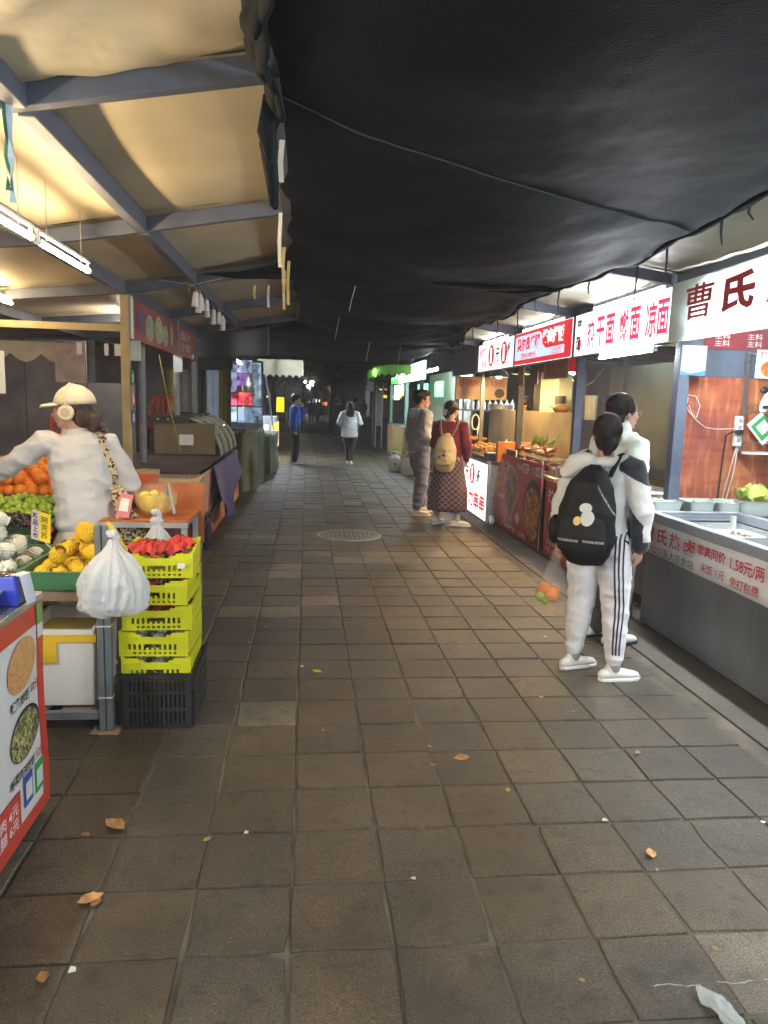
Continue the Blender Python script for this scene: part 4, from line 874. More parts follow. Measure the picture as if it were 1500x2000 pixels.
# ---- fruit stand
m_gtray = M('green_painted_tray', (.05,.16,.075), .45, var=.15, bump=.1, scale=9); m_brownw = M('weathered_wood', (.2,.14,.09), .8, var=.3, stretch=(1,8,1))
t = thing('fruit_stand', 'steel legged fruit stand with a low shelf, piled with green fruit trays', 'fruit stand', (-1.3, 3.8, 0))
def post2(x, y, z1): 
    mb = MB(); mb.box((x-.032, y-.02, .006), (x-.004, y+.02, z1)); mb.box((x+.002, y-.018, .006), (x+.03, y+.018, z1)); mb.box((x-.003, y-.01, .006), (x+.001, y+.01, z1)); return mb
post2(-.93, 3.47, 1.0).build('leg', m_steelgrey, t, bevel=.002)
MB().box((-1.0, 3.42, 0), (-.87, 3.52, .006)).build('foot_plate', M('rusty_plate', (.3,.2,.12), .8, var=.3), t)
for z in (.17, .52): MB().box((-.964, 3.448, z), (-.898, 3.49, z+.006)).build('wire_tie', m_white, t)
for x, y in ((-.93, 4.0), (-2.3, 3.47), (-2.3, 4.9), (-1.45, 4.9)): MB().box((x-.025, y-.02, 0), (x+.025, y+.02, .66)).build('leg', m_steelgrey, t)
for y in (3.44, 3.98): MB().box((-2.35, y-.025, .655), (-.97, y+.025, .705)).build('table_rail', m_brownw, t)
for x in (-.985, -1.5, -2.1): MB().box((x-.025, 3.466, .66), (x+.025, 3.954, .7)).build('table_rail', m_brownw, t)
MB().box((-2.35, 3.44, .07), (-.966, 3.475, .105)).build('shelf_rail', m_steelgrey, t); MB().box((-2.35, 3.95, .07), (-.95, 3.985, .105)).build('shelf_rail', m_steelgrey, t)
for k in range(6): MB().box((-2.3+.23*k, 3.48, .08), (-2.14+.23*k, 3.945, .095)).build('shelf_slat', m_brownw, t)
MB().box((-2.4, 4.02, .0), (-1.5, 5.3, .74)).build('cloth_covered_step', M('dark_cloth', (.07,.06,.06), .9), t)
MB().cyl((-.905, 3.44, .985), (-.86, 3.4, .99), .004, n=5).build('hook', m_steelgrey, t)
def tray(x0, x1, y0, y1, z, h, label, tilt=0, mt=None):
    c = ((x0+x1)/2, (y0+y1)/2, z); t = thing('fruit_tray', label, 'fruit tray', c, group='green trays on the fruit stand'); M0 = WM[t.name] @ Matrix.Rotation(tilt, 4, 'X')
    w_, d_ = (x1-x0)/2, (y1-y0)/2; mb = MB(); mb.M = M0
    rr = lambda s, zz, e=0: [V((sx*(w_*s-e), sy*(d_*s-e), zz)) for sx, sy in ((-1,-1),(1,-1),(1,1),(-1,1))]
    mb.loft([rr(.95, 0), rr(1, h), rr(1, h, -.008), rr(1, h+.006, -.008), rr(1, h+.006, .004), rr(.95, .006, .006)]); mb.build('tray_shell', mt or m_gtray, t, bevel=.003); return M0
TA = tray(-1.275, -.88, 3.38, 4.0, .71, .085, 'green tray heaped with yellow netted fruit behind the white plastic bag')
TW = tray(-1.76, -1.285, 3.38, 4.0, .71, .085, 'green tray heaped with white netted fruit at the left edge')
TG = tray(-2.05, -1.42, 4.02, 4.36, .79, .07, 'green tray of dark purple fruit behind the white netted fruit', .12)
TL = tray(-2.05, -1.42, 4.38, 4.72, .85, .06, 'green tray of green jujubes in front of the oranges', .12)
TO = tray(-2.15, -1.42, 4.74, 5.3, .9, .07, 'green tray of oranges at the back of the stand', .2)
# netted fruit
def netted(seed):
    r = random.Random(seed); mb = MB(); nu, nv = 90, 44
    def P(u, v):
        a = 2*math.pi*u; zz = -.058+.122*v; prof = math.sin(math.pi*min(.93, v*.86+.07))**.62
        rr = .047*prof*(1+.05*math.sin(a*14+v*17)+.05*math.sin(a*14-v*17)+.012*math.sin(a*3+seed))
        if v > .88: rr = max(rr, .026+.01*(v-.88)*8)
        return V((rr*math.cos(a), rr*math.sin(a), zz))
    mb.M = Matrix.Scale(.78, 4); mb.grid(P, nu, nv); mb.cm = 1; mb.ell((0, 0, -.004), (.04, .04, .05), 10, 7); return mb
def heap(proto, n, x0, x1, y0, y1, z0, peak, seed, tilt=0, size=.05, layers=3, rots=True, base=None, reject=None):
    r = random.Random(seed); out = []; sp = size*1.72; lay = 0
    while len(out) < n and lay < 5:
        ins = lay*sp*.62; cells_ = []; j = 0; y = y0+ins
        while y <= y1-ins+1e-6:
            x = x0+ins+(sp*.5 if j % 2 else 0)
            while x <= x1-ins*.6+1e-6: cells_.append((x, y)); x += sp
            y += sp*.88; j += 1
        if not cells_: break
        r.shuffle(cells_)
        if lay: cells_ = cells_[:int(len(cells_)*.8)]
        for x, y in cells_:
            if len(out) >= n: break
            o = proto if not out else copy_tree(proto)
            o.location = (x+r.uniform(-.12, .12)*size, y+r.uniform(-.12, .12)*size, z0+lay*size*1.38+(y-y0)*tilt+r.uniform(-.1, .1)*size)
            o.rotation_euler = (r.uniform(0, 6.3), r.uniform(0, 6.3), r.uniform(0, 6.3)); k_ = r.uniform(.88, 1.1); o.scale = (k_, k_, k_*r.uniform(.94, 1.04)); out.append(o)
        lay += 1
    return out
m_nety = M('yellow_foam_net', (.66,.43,.008), .6, var=.1, bump=.35, bscale=130); m_netw = M('white_foam_net', (.62,.64,.58), .6, var=.05, bump=.35, bscale=130); m_man = M('mango_skin', (.7,.35,.05), .4); m_gua = M('green_guava_skin', (.35,.45,.1), .4)
p = netted(1).build('netted_mango', [m_nety, m_man], smooth=True); tag(p, 'yellow fruit in a yellow foam net in the front right tray', 'fruit', 'yellow netted fruit in the front tray')
heap(p, 34, -1.205, -.94, 3.465, 3.92, .772, 0, 3, size=.053)
p = netted(2).build('netted_guava', [m_netw, m_gua], smooth=True); tag(p, 'green fruit in a white foam net in the front left tray', 'fruit', 'white netted fruit in the front tray')
heap(p, 44, -1.695, -1.345, 3.465, 3.92, .772, 0, 4, size=.053)
mb = MB(); mb.ell((0, 0, 0), (.04, .04, .037), 18, 12); mb.ell((0, 0, .0365), (.005, .005, .003), 6, 4)
p = mb.build('orange', M('orange_peel', (.85,.27,.015), .42, var=.12, scale=12, bump=.5, bscale=220, objvar=.08), smooth=True); tag(p, 'bright orange in the heap at the back of the fruit stand', 'orange', 'oranges heaped on the fruit stand')
heap(p, 120, -2.12, -1.44, 4.78, 5.25, .985, 0, 5, tilt=.2, size=.041, layers=3)
mb = MB(); mb.ell((0, 0, 0), (.021, .021, .027), 12, 8)
p = mb.build('green_jujube', M('jujube_skin', (.32,.45,.04), .35, var=.2, scale=30, objvar=.15), smooth=True); tag(p, 'small yellow green jujube in the tray before the oranges', 'jujube', 'green jujubes on the fruit stand')
heap(p, 190, -2.02, -1.45, 4.4, 4.7, .9, 0, 6, tilt=.12, size=.023, layers=3)
mb = MB(); r = random.Random(8)
for k in range(420): mb.ell((r.uniform(-2.02, -1.45), r.uniform(4.05, 4.34), .87+r.uniform(0, .05)), .012, 6, 4)
o = mb.build('dark_berries', M('dark_berry_skin', (.035,.018,.03), .3, objvar=.1), smooth=True); tag(o, 'dark purple berries filling a green tray', 'berries', kind='stuff')
t = thing('price_star', 'red and yellow starburst price card clipped to the fruit tray', 'price card', (-1.19, 3.6, .95))
S_ = 1.3; ca = V((math.cos(.28), 0, -math.sin(-.28))); fr = (V((math.cos(-.22), -.25, math.sin(-.22))).normalized(), V((.2, -.3, 1)).normalized())
fr = (fr[0], (fr[1]-fr[0]*fr[1].dot(fr[0])).normalized())
cc = V((-1.25, 3.62, .965))
MB().prism([cc+fr[0]*(x_*.62)+fr[1]*(y_*.62) for x_, y_ in [((.095 if k % 2 else .125)*math.copysign(abs(math.cos(a))**.6, math.cos(a))*.8, (.135 if k % 2 else .165)*math.copysign(abs(math.sin(a))**.6, math.sin(a))*.8) for k in range(28) for a in [2*math.pi*k/28]]], (0, .003, 0)).build('red_star', M('red_card', (.6,.06,.03), .5), t)
patch(rect(cc, .1, .155, fr), 'yellow_card', M('yellow_card', (.8,.62,.03), .5), t, fr, .004)
patch(rect(cc-fr[0]*.028, .038, .155, fr), 'blue_band', M('pale_lilac_print', (.55,.5,.6), .5), t, fr, .005)
L('新\n品\n上\n市', cc-fr[0]*.028, .028, .135, fr, m_black_ink, t, .02, lift=.007); L('阿\n克\n苏', cc+fr[0]*.02, .036, .115, fr, m_black_ink, t, 0, lift=.007)
MB().tube([cc-fr[1]*.06, cc-fr[1]*.1+V((.03, 0, 0)), cc-fr[1]*.13+V((.06, .0, 0))], .003, 5).build('wire_clip', m_white, t)
# styrofoam box
m_foam = M('white_polystyrene', (.66,.66,.66), .75, var=.04, bump=.35, bscale=180)
t = thing('polystyrene_box', 'white polystyrene box with yellow tape under the fruit stand', 'box', (-1.15, 3.7, .1))
def openbox(x0, x1, y0, y1, z0, z1, th, mb=None, taper=.93):
    mb = mb or MB(); cx_, cy_ = (x0+x1)/2, (y0+y1)/2; w_, d_ = (x1-x0)/2, (y1-y0)/2
    rr = lambda s, zz, e=0: [V((cx_+sx*(w_*s-e), cy_+sy*(d_*s-e), zz)) for sx, sy in ((-1,-1),(1,-1),(1,1),(-1,1))]
    mb.loft([rr(taper, z0), rr(1, z1), rr(1, z1, th), rr(taper, z0+th, th)]); return mb
openbox(-1.34, -.985, 3.5, 3.93, .108, .49, .028).build('box_shell', m_foam, t, bevel=.008)
openbox(-1.345, -.98, 3.495, 3.935, .43, .468, .004, taper=1).build('yellow_tape', M('yellow_tape', (.62,.42,.03), .35), t)
MB().box((-1.24, 3.492, .33), (-1.16, 3.4985, .43)).build('tape_end', M('yellow_tape', (.62,.42,.03), .35), t)
for x0, x1, z in ((-1.31, -1.17, .4), (-1.165, -1.02, .41)):
    o = MB().box((x0, 3.55, .2), (x1, 3.89, z)).build('carton', m_card, bevel=.004); tag(o, 'brown carton packed in the polystyrene box, %s half' % ('left' if x0 < -1.2 else 'right'), 'carton')
# crates
def lattice(mb, o, u, v, nu, nv, solid, th, n):
    """wall of nu x nv cells between o, o+u, o+v; solid(i, j) says which are filled; runs merged"""
    o, u, v, n = V(o), V(u), V(v), V(n)*th
    for j in range(nv):
        i = 0
        while i < nu:
            if not solid(i, j): i += 1; continue
            k = i
            while k < nu and solid(k, j): k += 1
            a = o+u*(i/nu)+v*(j/nv); b_ = o+u*(k/nu)+v*(j/nv); c_ = b_+v/nv; d_ = a+v/nv
            mb.add([a, b_, c_, d_, a+n, b_+n, c_+n, d_+n], [(0,1,2,3),(7,6,5,4),(0,4,5,1),(1,5,6,2),(2,6,7,3),(3,7,4,0)]); i = k
m_ycrate = M('yellow_green_crate_plastic', (.62,.64,.01), .4, var=.06, bump=.08)
def ycrate():
    mb = MB(); W2, D2, H = .155, .2, .118
    def sol(i, j):
        if i in (0, 1, 24, 25) or j in (0, 1): return not (j == 1 and i % 2 and 3 < i < 22)
        if j in (3, 4, 5) and 3 <= i <= 22 and (i % 2 or 9 < i < 16 and j != 3): return False
        if j >= 9: return i < 6 or i > 19 or (j == 9 and (i < 8 or i > 17))
        return True
    for s in (-1, 1):
        lattice(mb, (-W2, s*D2, 0), (2*W2, 0, 0), (0, 0, H), 26, 11, sol, .004, (0, s, 0))
        lattice(mb, (s*W2, -D2, 0), (0, 2*D2, 0), (0, 0, H), 26, 11, lambda i, j: not (j in (3, 4, 5, 7) and i % 2 and 2 < i < 23), .004, (s, 0, 0))
        for y in (-D2-.006, D2-.006): mb.box((s*W2-.008, y, 0), (s*W2+.008, y+.012, H+.008))
        mb.box((-W2, s*D2-.004+s*.006, .085), (-W2*.5, s*D2+.004+s*.006, .095)); mb.box((W2*.5, s*D2-.004+s*.006, .085), (W2, s*D2+.004+s*.006, .095))
        mb.box((s*W2-.006+s*.004, -D2, H-.006), (s*W2+.006+s*.004, D2, H+.002)); mb.box((-W2, s*D2-.006, .062), (W2, s*D2+.008, .068))
    lattice(mb, (-W2, -D2, 0), (2*W2, 0, 0), (0, 2*D2, 0), 12, 12, lambda i, j: i % 2 == 0 or j % 3 == 0, .003, (0, 0, 1))
    return mb
mb = ycrate(); cr0 = thing('yellow_crate', '', 'crate', (0, 0, 0)); mb.build('crate_body', m_ycrate, cr0)
m_redtis = M('red_tissue_paper', (.72,.06,.05), .55, var=.15, scale=5, transl=.2); m_grap = M('black_grape', (.02,.012,.03), .3); m_white_net = m_netw
cl = ['topmost yellow crate, full of red tissue and dark fruit', 'second yellow crate from the top of the stack', 'middle yellow crate of the stack, red paper showing', 'fourth yellow crate down, white netted fruit inside', 'lowest yellow crate, resting on the black crate']
for k in range(5):
    o = cr0 if k == 4 else copy_tree(cr0); o['label'] = cl[k]; o['group'] = 'yellow crates stacked beside the fruit stand'
    o.location = (-.71+(.004, -.006, .003, -.004, 0)[k], 3.72+(.01, -.005, .008, 0, 0)[k], .865-.128*(k+1)+.0); o.rotation_euler.z = (.05, -.02, .03, -.02, .01)[k]
r = random.Random(4)
for k in range(5):
    zt = .865-.128*(k+1)
    if k < 3:
        for q in range(7 if k == 0 else 2):
            c = V((-.71+r.uniform(-.09, .09), 3.72+r.uniform(-.13, .13), zt+.095+(.022 if k == 0 else -.02))); s_ = .08 if k == 0 else .075
            def P(u, v):
                a = 2*math.pi*u; rr = s_*(.15+.95*v)*(1+.18*math.sin(a*5+q)); return c + V((rr*math.cos(a)*.9, rr*math.sin(a), (.03-.035*v+.016*math.sin(a*7+q*2+v*5)+.01*noise.noise(V((a*2, v*4, q))))))
            o = MB().grid(P, 34, 7).build('red_tissue', m_redtis, smooth=True); tag(o, 'crumpled red tissue sheet wrapped over dark fruit in the %s yellow crate' % ('topmost', 'second', 'middle')[k], 'tissue paper', 'red tissue sheets in the crates')
        mb = MB()
        for q in range(90): mb.ell((-.71+r.uniform(-.13, .13), 3.72+r.uniform(-.17, .17), zt+(.085+r.uniform(0, .035) if k == 0 else r.uniform(.03, .08))), .011, 7, 5)
        o = mb.build('dark_grapes', m_grap, smooth=True); tag(o, 'dark grapes in the %s yellow crate' % ('topmost', 'second', 'middle')[k], 'grapes', kind='stuff')
    else:
        q0 = p
        pp = netted(3+k).build('netted_pear', [m_netw, m_gua], smooth=True); tag(pp, 'white netted pear lying in the %s yellow crate' % ('fourth' if k == 3 else 'lowest'), 'pear', 'netted pears in the lower crates')
        for q in range(9): o = pp if q == 0 else copy_tree(pp); o.location = (-.71+(q % 3-1)*.098, 3.6+(q//3)*.12, zt+.052); o.rotation_euler = (1.57, 0, .2*q)
t = thing('black_crate', 'black plastic lattice crate at the bottom of the yellow crate stack', 'crate', (-.7, 3.71, 0))
mb = MB(); mb.M = Matrix.Translation((-.7, 3.71, 0)); W2, D2, H = .172, .215, .272
for s in (-1, 1):
    lattice(mb, (-W2*.95, s*D2, 0), (2*W2*.95, 0, 0), (0, 0, H), 31, 16, lambda i, j: j in (0, 5, 10, 15) or i % 2 == 0 or i < 2 or i > 28, .006, (0, s, 0)); lattice(mb, (s*W2, -D2, 0), (0, 2*D2, 0), (0, 0, H), 31, 16, lambda i, j: j in (0, 5, 10, 15) or i % 2 == 0, .006, (s, 0, 0))
    mb.box((-W2-.012, s*D2-.008, H-.02), (W2+.012, s*D2+.012, H-.0)); mb.box((s*W2-.006, -D2, H-.02), (s*W2+.012, D2, H+.0))
lattice(mb, (-W2, -D2, 0), (2*W2, 0, 0), (0, 2*D2, 0), 16, 16, lambda i, j: i % 2 == 0 or j % 3 == 0, .004, (0, 0, 1))
mb.build('crate_body', m_black, t)
MB().box((-.6, 3.503, .79), (-.565, 3.506, .815)).build('paper_label', m_paper, None);
o = [x for x in col.objects if x.name.startswith('paper_label')][0]; tag(o, 'small white paper label stuck on the topmost yellow crate', 'label')
# plastic bags
def plastic(name, c, alpha=.6, rough=.22):
    mt = M(name, c, rough, var=.05, spec=.7, bump=.5, bscale=14, scale=4, transl=.35); n = mt.node_tree
    ms = [x for x in n.nodes if x.type == 'MIX_SHADER'][0]; tr = n.nodes.new('ShaderNodeBsdfTransparent'); m2 = n.nodes.new('ShaderNodeMixShader'); m2.inputs[0].default_value = alpha
    n.links.new(tr.outputs[0], m2.inputs[1]); n.links.new(ms.outputs[0], m2.inputs[2]); n.links.new(m2.outputs[0], n.nodes['Material Output'].inputs[0])
    for x in n.nodes:
        if x.type == 'BUMP': x.inputs['Distance'].default_value = .03; x.inputs['Strength'].default_value = .8
    return mt
m_bag = plastic('milky_plastic_bag', (.82,.87,.96), .66, .16)
def bag(c, prof, name, label, mat, seed, sq=(1, .75), lumps=.18, nu=120, crisp=.02, knot=True):
    """prof: list of (z, r) from top to bottom"""
    c = V(c); nv = 70; t = thing(name, label, 'plastic bag', tuple(c))
    zs = [q[0] for q in prof]
    def rz_(z):
        for (z0, r0), (z1, r1) in zip(prof, prof[1:]):
            if z0 >= z >= z1: return r0+(r1-r0)*(z0-z)/(z0-z1+1e-9)
        return prof[-1][1]
    def P(u, v):
        a = 2*math.pi*u; z = zs[0]+(zs[-1]-zs[0])*v; r_ = rz_(z); q = V((math.cos(a)*1.6, math.sin(a)*1.6, z*4+seed))
        w_ = 1+lumps*noise.noise(q)+lumps*.9*(.5-abs(noise.noise(V((math.cos(a)*3, math.sin(a)*3, z*5+seed*2)))*2.2))*(.4+v)
        pleat = .1*math.sin(a*13+seed+3*noise.noise(q))*max(0, 1-v*2.2)
        return c + V((r_*(w_+pleat)*math.cos(a)*sq[0], r_*(w_+pleat)*math.sin(a)*sq[1], z+crisp*noise.noise(V((math.cos(a)*2, math.sin(a)*2+v*3, seed)))*v)) + V((math.cos(a), math.sin(a), 0))*(.008*(.5-abs(noise.noise(V((math.cos(a)*4, math.sin(a)*4, v*7+seed)))*3))*v)
    MB().grid(P, nu, nv).build('bag_film', mat, t, smooth=True)
    if knot:
        mb = MB()
        for k in range(5): mb.ell(c+V((.014*math.cos(k*1.3), .012*math.sin(k*1.3), zs[0]+.008+.006*k)), (.016, .014, .02), 8, 6, Euler((k, k*.7, 0)).to_matrix())
        mb.build('knot', mat, t, smooth=True)
    return t
bag((-.842, 3.31, 0), [(.965, .018), (.94, .028), (.915, .045), (.88, .085), (.83, .122), (.77, .148), (.71, .157), (.67, .155), (.645, .14), (.63, .08), (.63, .0)], 'plastic_bag', 'big milky white plastic bag hanging from the fruit stand post', m_bag, 3)
bag((-.8, 4.05, 0), [(.95, .02), (.93, .035), (.9, .02), (.86, .05), (.8, .09), (.7, .1), (.6, .08), (.58, 0)], 'plastic_bag', 'smaller white plastic bag hanging behind the yellow crates', m_bag, 8)
o = MB().tube([(-.9, 3.44, 1.02), (-.87, 3.42, .99), (-.83, 3.4, .93), (-.8, 3.4, .9)], [.006, .016, .012, .004], 6).build('torn_packaging', M('yellow_film', (.65,.45,.05), .3)); tag(o, 'torn strip of yellow packaging caught on the stand post', 'packaging')
# orange topped table with fruit bowl
t = thing('snack_table', 'small orange wood table with raised orange back board', 'table', (-.9, 4.5, 0))
MB().box((-1.15, 4.24, .885), (-.665, 4.72, .895)).build('table_top', m_wood, t); MB().box((-1.15, 4.235, .855), (-.665, 4.25, .884)).build('edge_angle', m_alu, t); MB().box((-1.13, 4.26, .85), (-.68, 4.7, .884)).build('frame', m_steelgrey, t)
MB().box((-1.0, 4.722, .68), (-.64, 4.73, 1.06)).build('back_board', m_wood, t); MB().box((-.655, 4.24, .66), (-.648, 4.72, 1.04)).build('side_board', m_wood, t) if 0 else None
for x, y in ((-1.13, 4.27), (-.69, 4.27), (-1.13, 4.69), (-.69, 4.69)): MB().box((x-.015, y-.015, 0), (x+.015, y+.015, .85)).build('leg', m_alu, t)
MB().box((-1.1, 4.705, .25), (-.7, 4.715, .83)).build('lower_board', m_redboard, t)
t = thing('glass_bowl', 'round glass bowl of pineapple pieces in yellow juice with steel tongs beside it', 'bowl', (-.875, 4.42, .896))
R_ = .125; prof = [(R_*math.sin(a)*1.0+.001, .1-R_*.82*math.cos(a)) for a in [math.pi*(.02+.8*k/16) for k in range(17)]]
m_gl = M('clear_glass', (.9,.9,.85), .03, var=.0, alpha=.1, spec=.9, coat=.5); MB().lathe((-.875, 4.42, .9), prof, 40).build('bowl_glass', m_gl, t, smooth=True)
juice = [(r_*.96, z) for r_, z in prof if z < .135] + [(.001, .135)]
MB().lathe((-.875, 4.42, .903), juice, 36).build('juice', M('pineapple_juice', (.95,.72,.1), .08, alpha=.42, var=.03, spec=.8), t, smooth=True, auto=True)
m_pine = M('pineapple_flesh', (.95,.72,.02), .35, var=.15, scale=50, bump=.5, bscale=120)
for k, (x, y, z) in enumerate(((-.055, -.03, .12), (-.03, -.05, .09), (.0, -.04, .125), (-.07, .02, .1), (-.015, -.07, .06), (.03, .03, .1))):
    mb = MB(); mb.ell((-.875+x, 4.42+y, .903+z), (.03, .026, .024), 10, 7, Euler((k, k*2, k)).to_matrix()); mb.build('pineapple_piece', m_pine, t, smooth=True)
t = thing('steel_tongs', 'pair of steel tongs leaning on the glass bowl rim', 'tongs', (-.78, 4.33, 1.0))
for a, b_ in (((-.79, 4.33, 1.1), (-.80, 4.38, .93)), ((-.785, 4.32, 1.1), (-.745, 4.28, .93))): MB().bar(a, b_, .014, .003, (0, 1, 0)).build('tong_arm', M('dull_steel', (.25,.26,.28), .5, .4), t)
t = thing('pink_payment_card', 'pink payment card standing left of the glass bowl', 'payment card', (-1.02, 4.28, .9))
fr = (V((.97, -.1, -.12)).normalized(), V((.05, .35, 1)).normalized()); fr = (fr[0], (fr[1]-fr[0]*fr[1].dot(fr[0])).normalized())
MB().prism(rect((-1.02, 4.275, .975), .075, .135, fr), (0, .004, .0)).build('card', M('pink_card', (.6,.15,.2), .4), t); patch(rect((-1.02, 4.275, .978), .05, .075, fr), 'white_panel', m_paper, t, fr, .004)
t = thing('green_basket', 'green basket with a spiky yellow fruit at the foot of the orange table', 'basket', (-1.22, 4.62, .8)); openbox(-1.36, -1.1, 4.5, 4.78, .8, .93, .006).build('basket_shell', m_gtray, t, bevel=.004)
MB().box((-1.38, 4.45, 0), (-1.08, 4.82, .799)).build('basket_stand', m_brownw, t)
mb = MB(); r = random.Random(2); cj = V((-1.2, 4.63, .94))
mb.ell(cj, (.1, .09, .065), 16, 11)
for k in range(230):
    a, b_ = r.random()*6.283, math.acos(r.uniform(-.3, 1)); d = V((math.sin(b_)*math.cos(a), math.sin(b_)*math.sin(a), math.cos(b_))); q = cj+V((d.x*.1, d.y*.09, d.z*.065)); mb.cyl(q-d*.003, q+d*.012, .006, .0008, 5)
o = mb.build('durian', M('durian_skin', (.4,.32,.04), .6, var=.25, scale=30), smooth=False); tag(o, 'spiky yellow green durian lying in the green basket', 'durian')
# second table with newspaper
t = thing('prep_table', 'steel table behind the glass bowl spread with old newspaper', 'table', (-1.15, 5.5, 0))
MB().box((-1.5, 5.15, .93), (-.8, 5.95, .96)).build('table_top', m_steelgrey, t, bevel=.003); MB().box((-1.48, 5.17, .86), (-.82, 5.93, .929)).build('apron', m_steelgrey, t)
for x in (-1.46, -.84):
    for y in (5.19, 5.91): MB().box((x-.02, y-.02, 0), (x+.02, y+.02, .86)).build('leg', m_steelgrey, t)
def P(u, v): return V((-1.32+.54*u, 5.1+.7*v, .966+.006*noise.noise(V((u*5, v*5, 1)))+.05*max(0, u-.86)*max(0, v-.3)*8 - .25*max(0, .06-v)))
m_news = M('newspaper', (.55,.47,.3), .8, var=.06); recolor(m_news, lambda N, L_, tc: ramp(N, L_, (lambda q: (L_.new(tc.outputs['Object'], q.inputs[0]), setattr(q.inputs['Scale'], 'default_value', 26), q.outputs[0])[2])(N.new('ShaderNodeTexWave')), [(.0, (.3,.24,.14)), (.3, (.7,.58,.34)), (1, (.74,.62,.38))]))
MB().grid(P, 24, 24).build('newspaper', m_news, t, smooth=True, solid=.003)
o = MB().cb((-1.24, 5.62, 1.005), (.14, .38, .07), Matrix.Rotation(-.35, 3, 'Z')).build('carton', m_card, bevel=.003); tag(o, 'long flat brown carton lying on the newspaper', 'carton')
o = MB().cb((-1.42, 5.35, .99), (.13, .2, .03), Matrix.Rotation(-.3, 3, 'Z')).build('yellow_packet', M('yellow_packet', (.7,.42,.04), .45), bevel=.003); tag(o, 'flat yellow packet beside the brown carton', 'packet')
t = thing('orange_box', 'open orange cardboard fruit box beside the snack table', 'box', (-1.25, 4.95, .95)); openbox(-1.47, -.99, 4.84, 5.12, .93, 1.07, .006).build('box_shell', M('orange_carton', (.55,.12,.03), .6), t)
MB().box((-1.45, 4.88, .0), (-1.07, 5.1, .929)).build('box_stand', m_brownw, t)
t = thing('orange_box', 'orange cardboard box standing at the back left of the orange heap', 'box', (-2.0, 5.5, 1)); MB().box((-2.5, 5.45, .7), (-1.75, 5.75, 1.12)).build('box_shell', M('orange_carton', (.55,.12,.03), .6), t)
o = MB().box((-1.6, 5.6, .9), (-1.42, 5.85, 1.17)).build('brown_box', m_card, bevel=.004); o.name = 'brown_box'; tag(o, 'upright brown box behind the shopper in white', 'box')
# wire rack between tables and covered cart
t = thing('bottle_rack', 'narrow wire rack of white jars on black shelves behind the orange board', 'rack', (-.84, 5.9, 0))
for x, y in ((-.965, 5.99), (-.885, 5.99), (-.965, 6.25), (-.885, 6.25)): MB().box((x-.006, y-.006, 0), (x+.006, y+.006, .96)).build('upright', m_alu, t)
for k in range(6): MB().box((-.96, 5.985, .12+.155*k), (-.89, 6.25, .135+.155*k)).build('shelf', m_black, t)
for k in range(4):
    mb = MB(); mb.lathe((-.925, 6.08, .136+.155*(k+1)), [(.001, 0), (.03, 0), (.032, .09), (.02, .11), (.001, .112)], 12); o = mb.build('jar', m_white, smooth=True, auto=True); tag(o, ['white jar on the second rack shelf up', 'white jar on the third rack shelf up', 'white jar on the fourth rack shelf up', 'white jar on the top rack shelf'][k], 'jar')
# covered cart
m_purp = M('purple_brown_cloth', (.035,.024,.035), .8, var=.15, bump=.15, bscale=30, scale=3, spec=.2); m_pinkc = M('faded_pink_cloth', (.4,.2,.16), .8, var=.15, bump=.1, bscale=25, scale=3); m_viol = M('violet_cloth', (.065,.058,.17), .75, var=.12, bump=.1)
t = thing('covered_cart', 'long market cart shut down under purple and pink cloth', 'covered cart', (-1.45, 9.3, 0))
MB().box((-2.0, 7.25, .1), (-1.06, 11.6, .8)).build('cart_body', m_sheet, t)
def P(u, v):
    x = -2.1+1.08*u; y = 7.12+4.4*v; return V((x, y, .875+.02*noise.noise(V((x*3, y*1.5, 0)))+.012*noise.noise(V((x*8, y*4, 0)))))
MB().grid(P, 26, 60).build('purple_cloth', m_purp, t, smooth=True, solid=.004)
def P(u, v):  # pink cloth falls on the near end and side
    s = u*1.9; z = .868-.42*v*(1+.15*math.sin(s*5)) ; w_ = .03*math.sin(s*21+v*2)*v
    if s < 1.1: return V((-2.1+s, 7.1-.02-w_*.6-.02*v, z))
    q = s-1.1; return V((-1.0+.02+w_*.5, 7.1+q*2.3, z if q < .5 else z))
MB().grid(P, 80, 12).build('pink_cloth', m_pinkc, t, smooth=True, solid=.003)
def P(u, v):
    y = 7.75+2.4*u; z = .89-(.56*v)*(.45+.75*math.sin(math.pi*min(1, u*1.1+.05))); return V((-1.0+.05+.09*v+.03*math.sin(u*16)*v, y-.1*v, z))
MB().grid(P, 40, 12).build('violet_cloth', m_viol, t, smooth=True, solid=.003)
m_p1 = M('colourful_menu_print', (.5,.09,.03), .45, c2=(.6,.35,.08), scale=3.3, detail=3, sharp=(.42,.55)); m_p2 = M('pale_menu_print', (.45,.42,.4), .45, c2=(.4,.1,.06), scale=6, detail=4, sharp=(.45,.55))
for y0, y1, mt in ((7.3, 8.1, m_p2), (8.11, 9.4, m_p1), (9.41, 10.5, m_p2), (10.51, 11.6, m_p1)): MB().box((-1.055, y0, .08), (-1.04, y1, .62)).build('menu_panel', mt, t)
mb = MB(); mb.tube([(-1.0, 7.15, .3), (-.98, 7.3, .36), (-.95, 7.7, .42), (-.96, 8.2, .55)], .02, 7); mb.limb([(-.99, 7.4, .4), (-.97, 7.42, .28), (-.98, 7.4, .12)], [.03, .05, .04]); mb.build('knotted_cloth', m_purp, t, smooth=True)
for y in (7.5, 11.3): mb = MB(); mb.cyl((-1.13, y, .06), (-1.08, y, .06), .055, n=16); mb.build('caster', m_steelgrey, t)
t = thing('display_case', 'curved front glass display case with black fascia on the covered cart', 'display case', (-1.4, 9.8, .89))
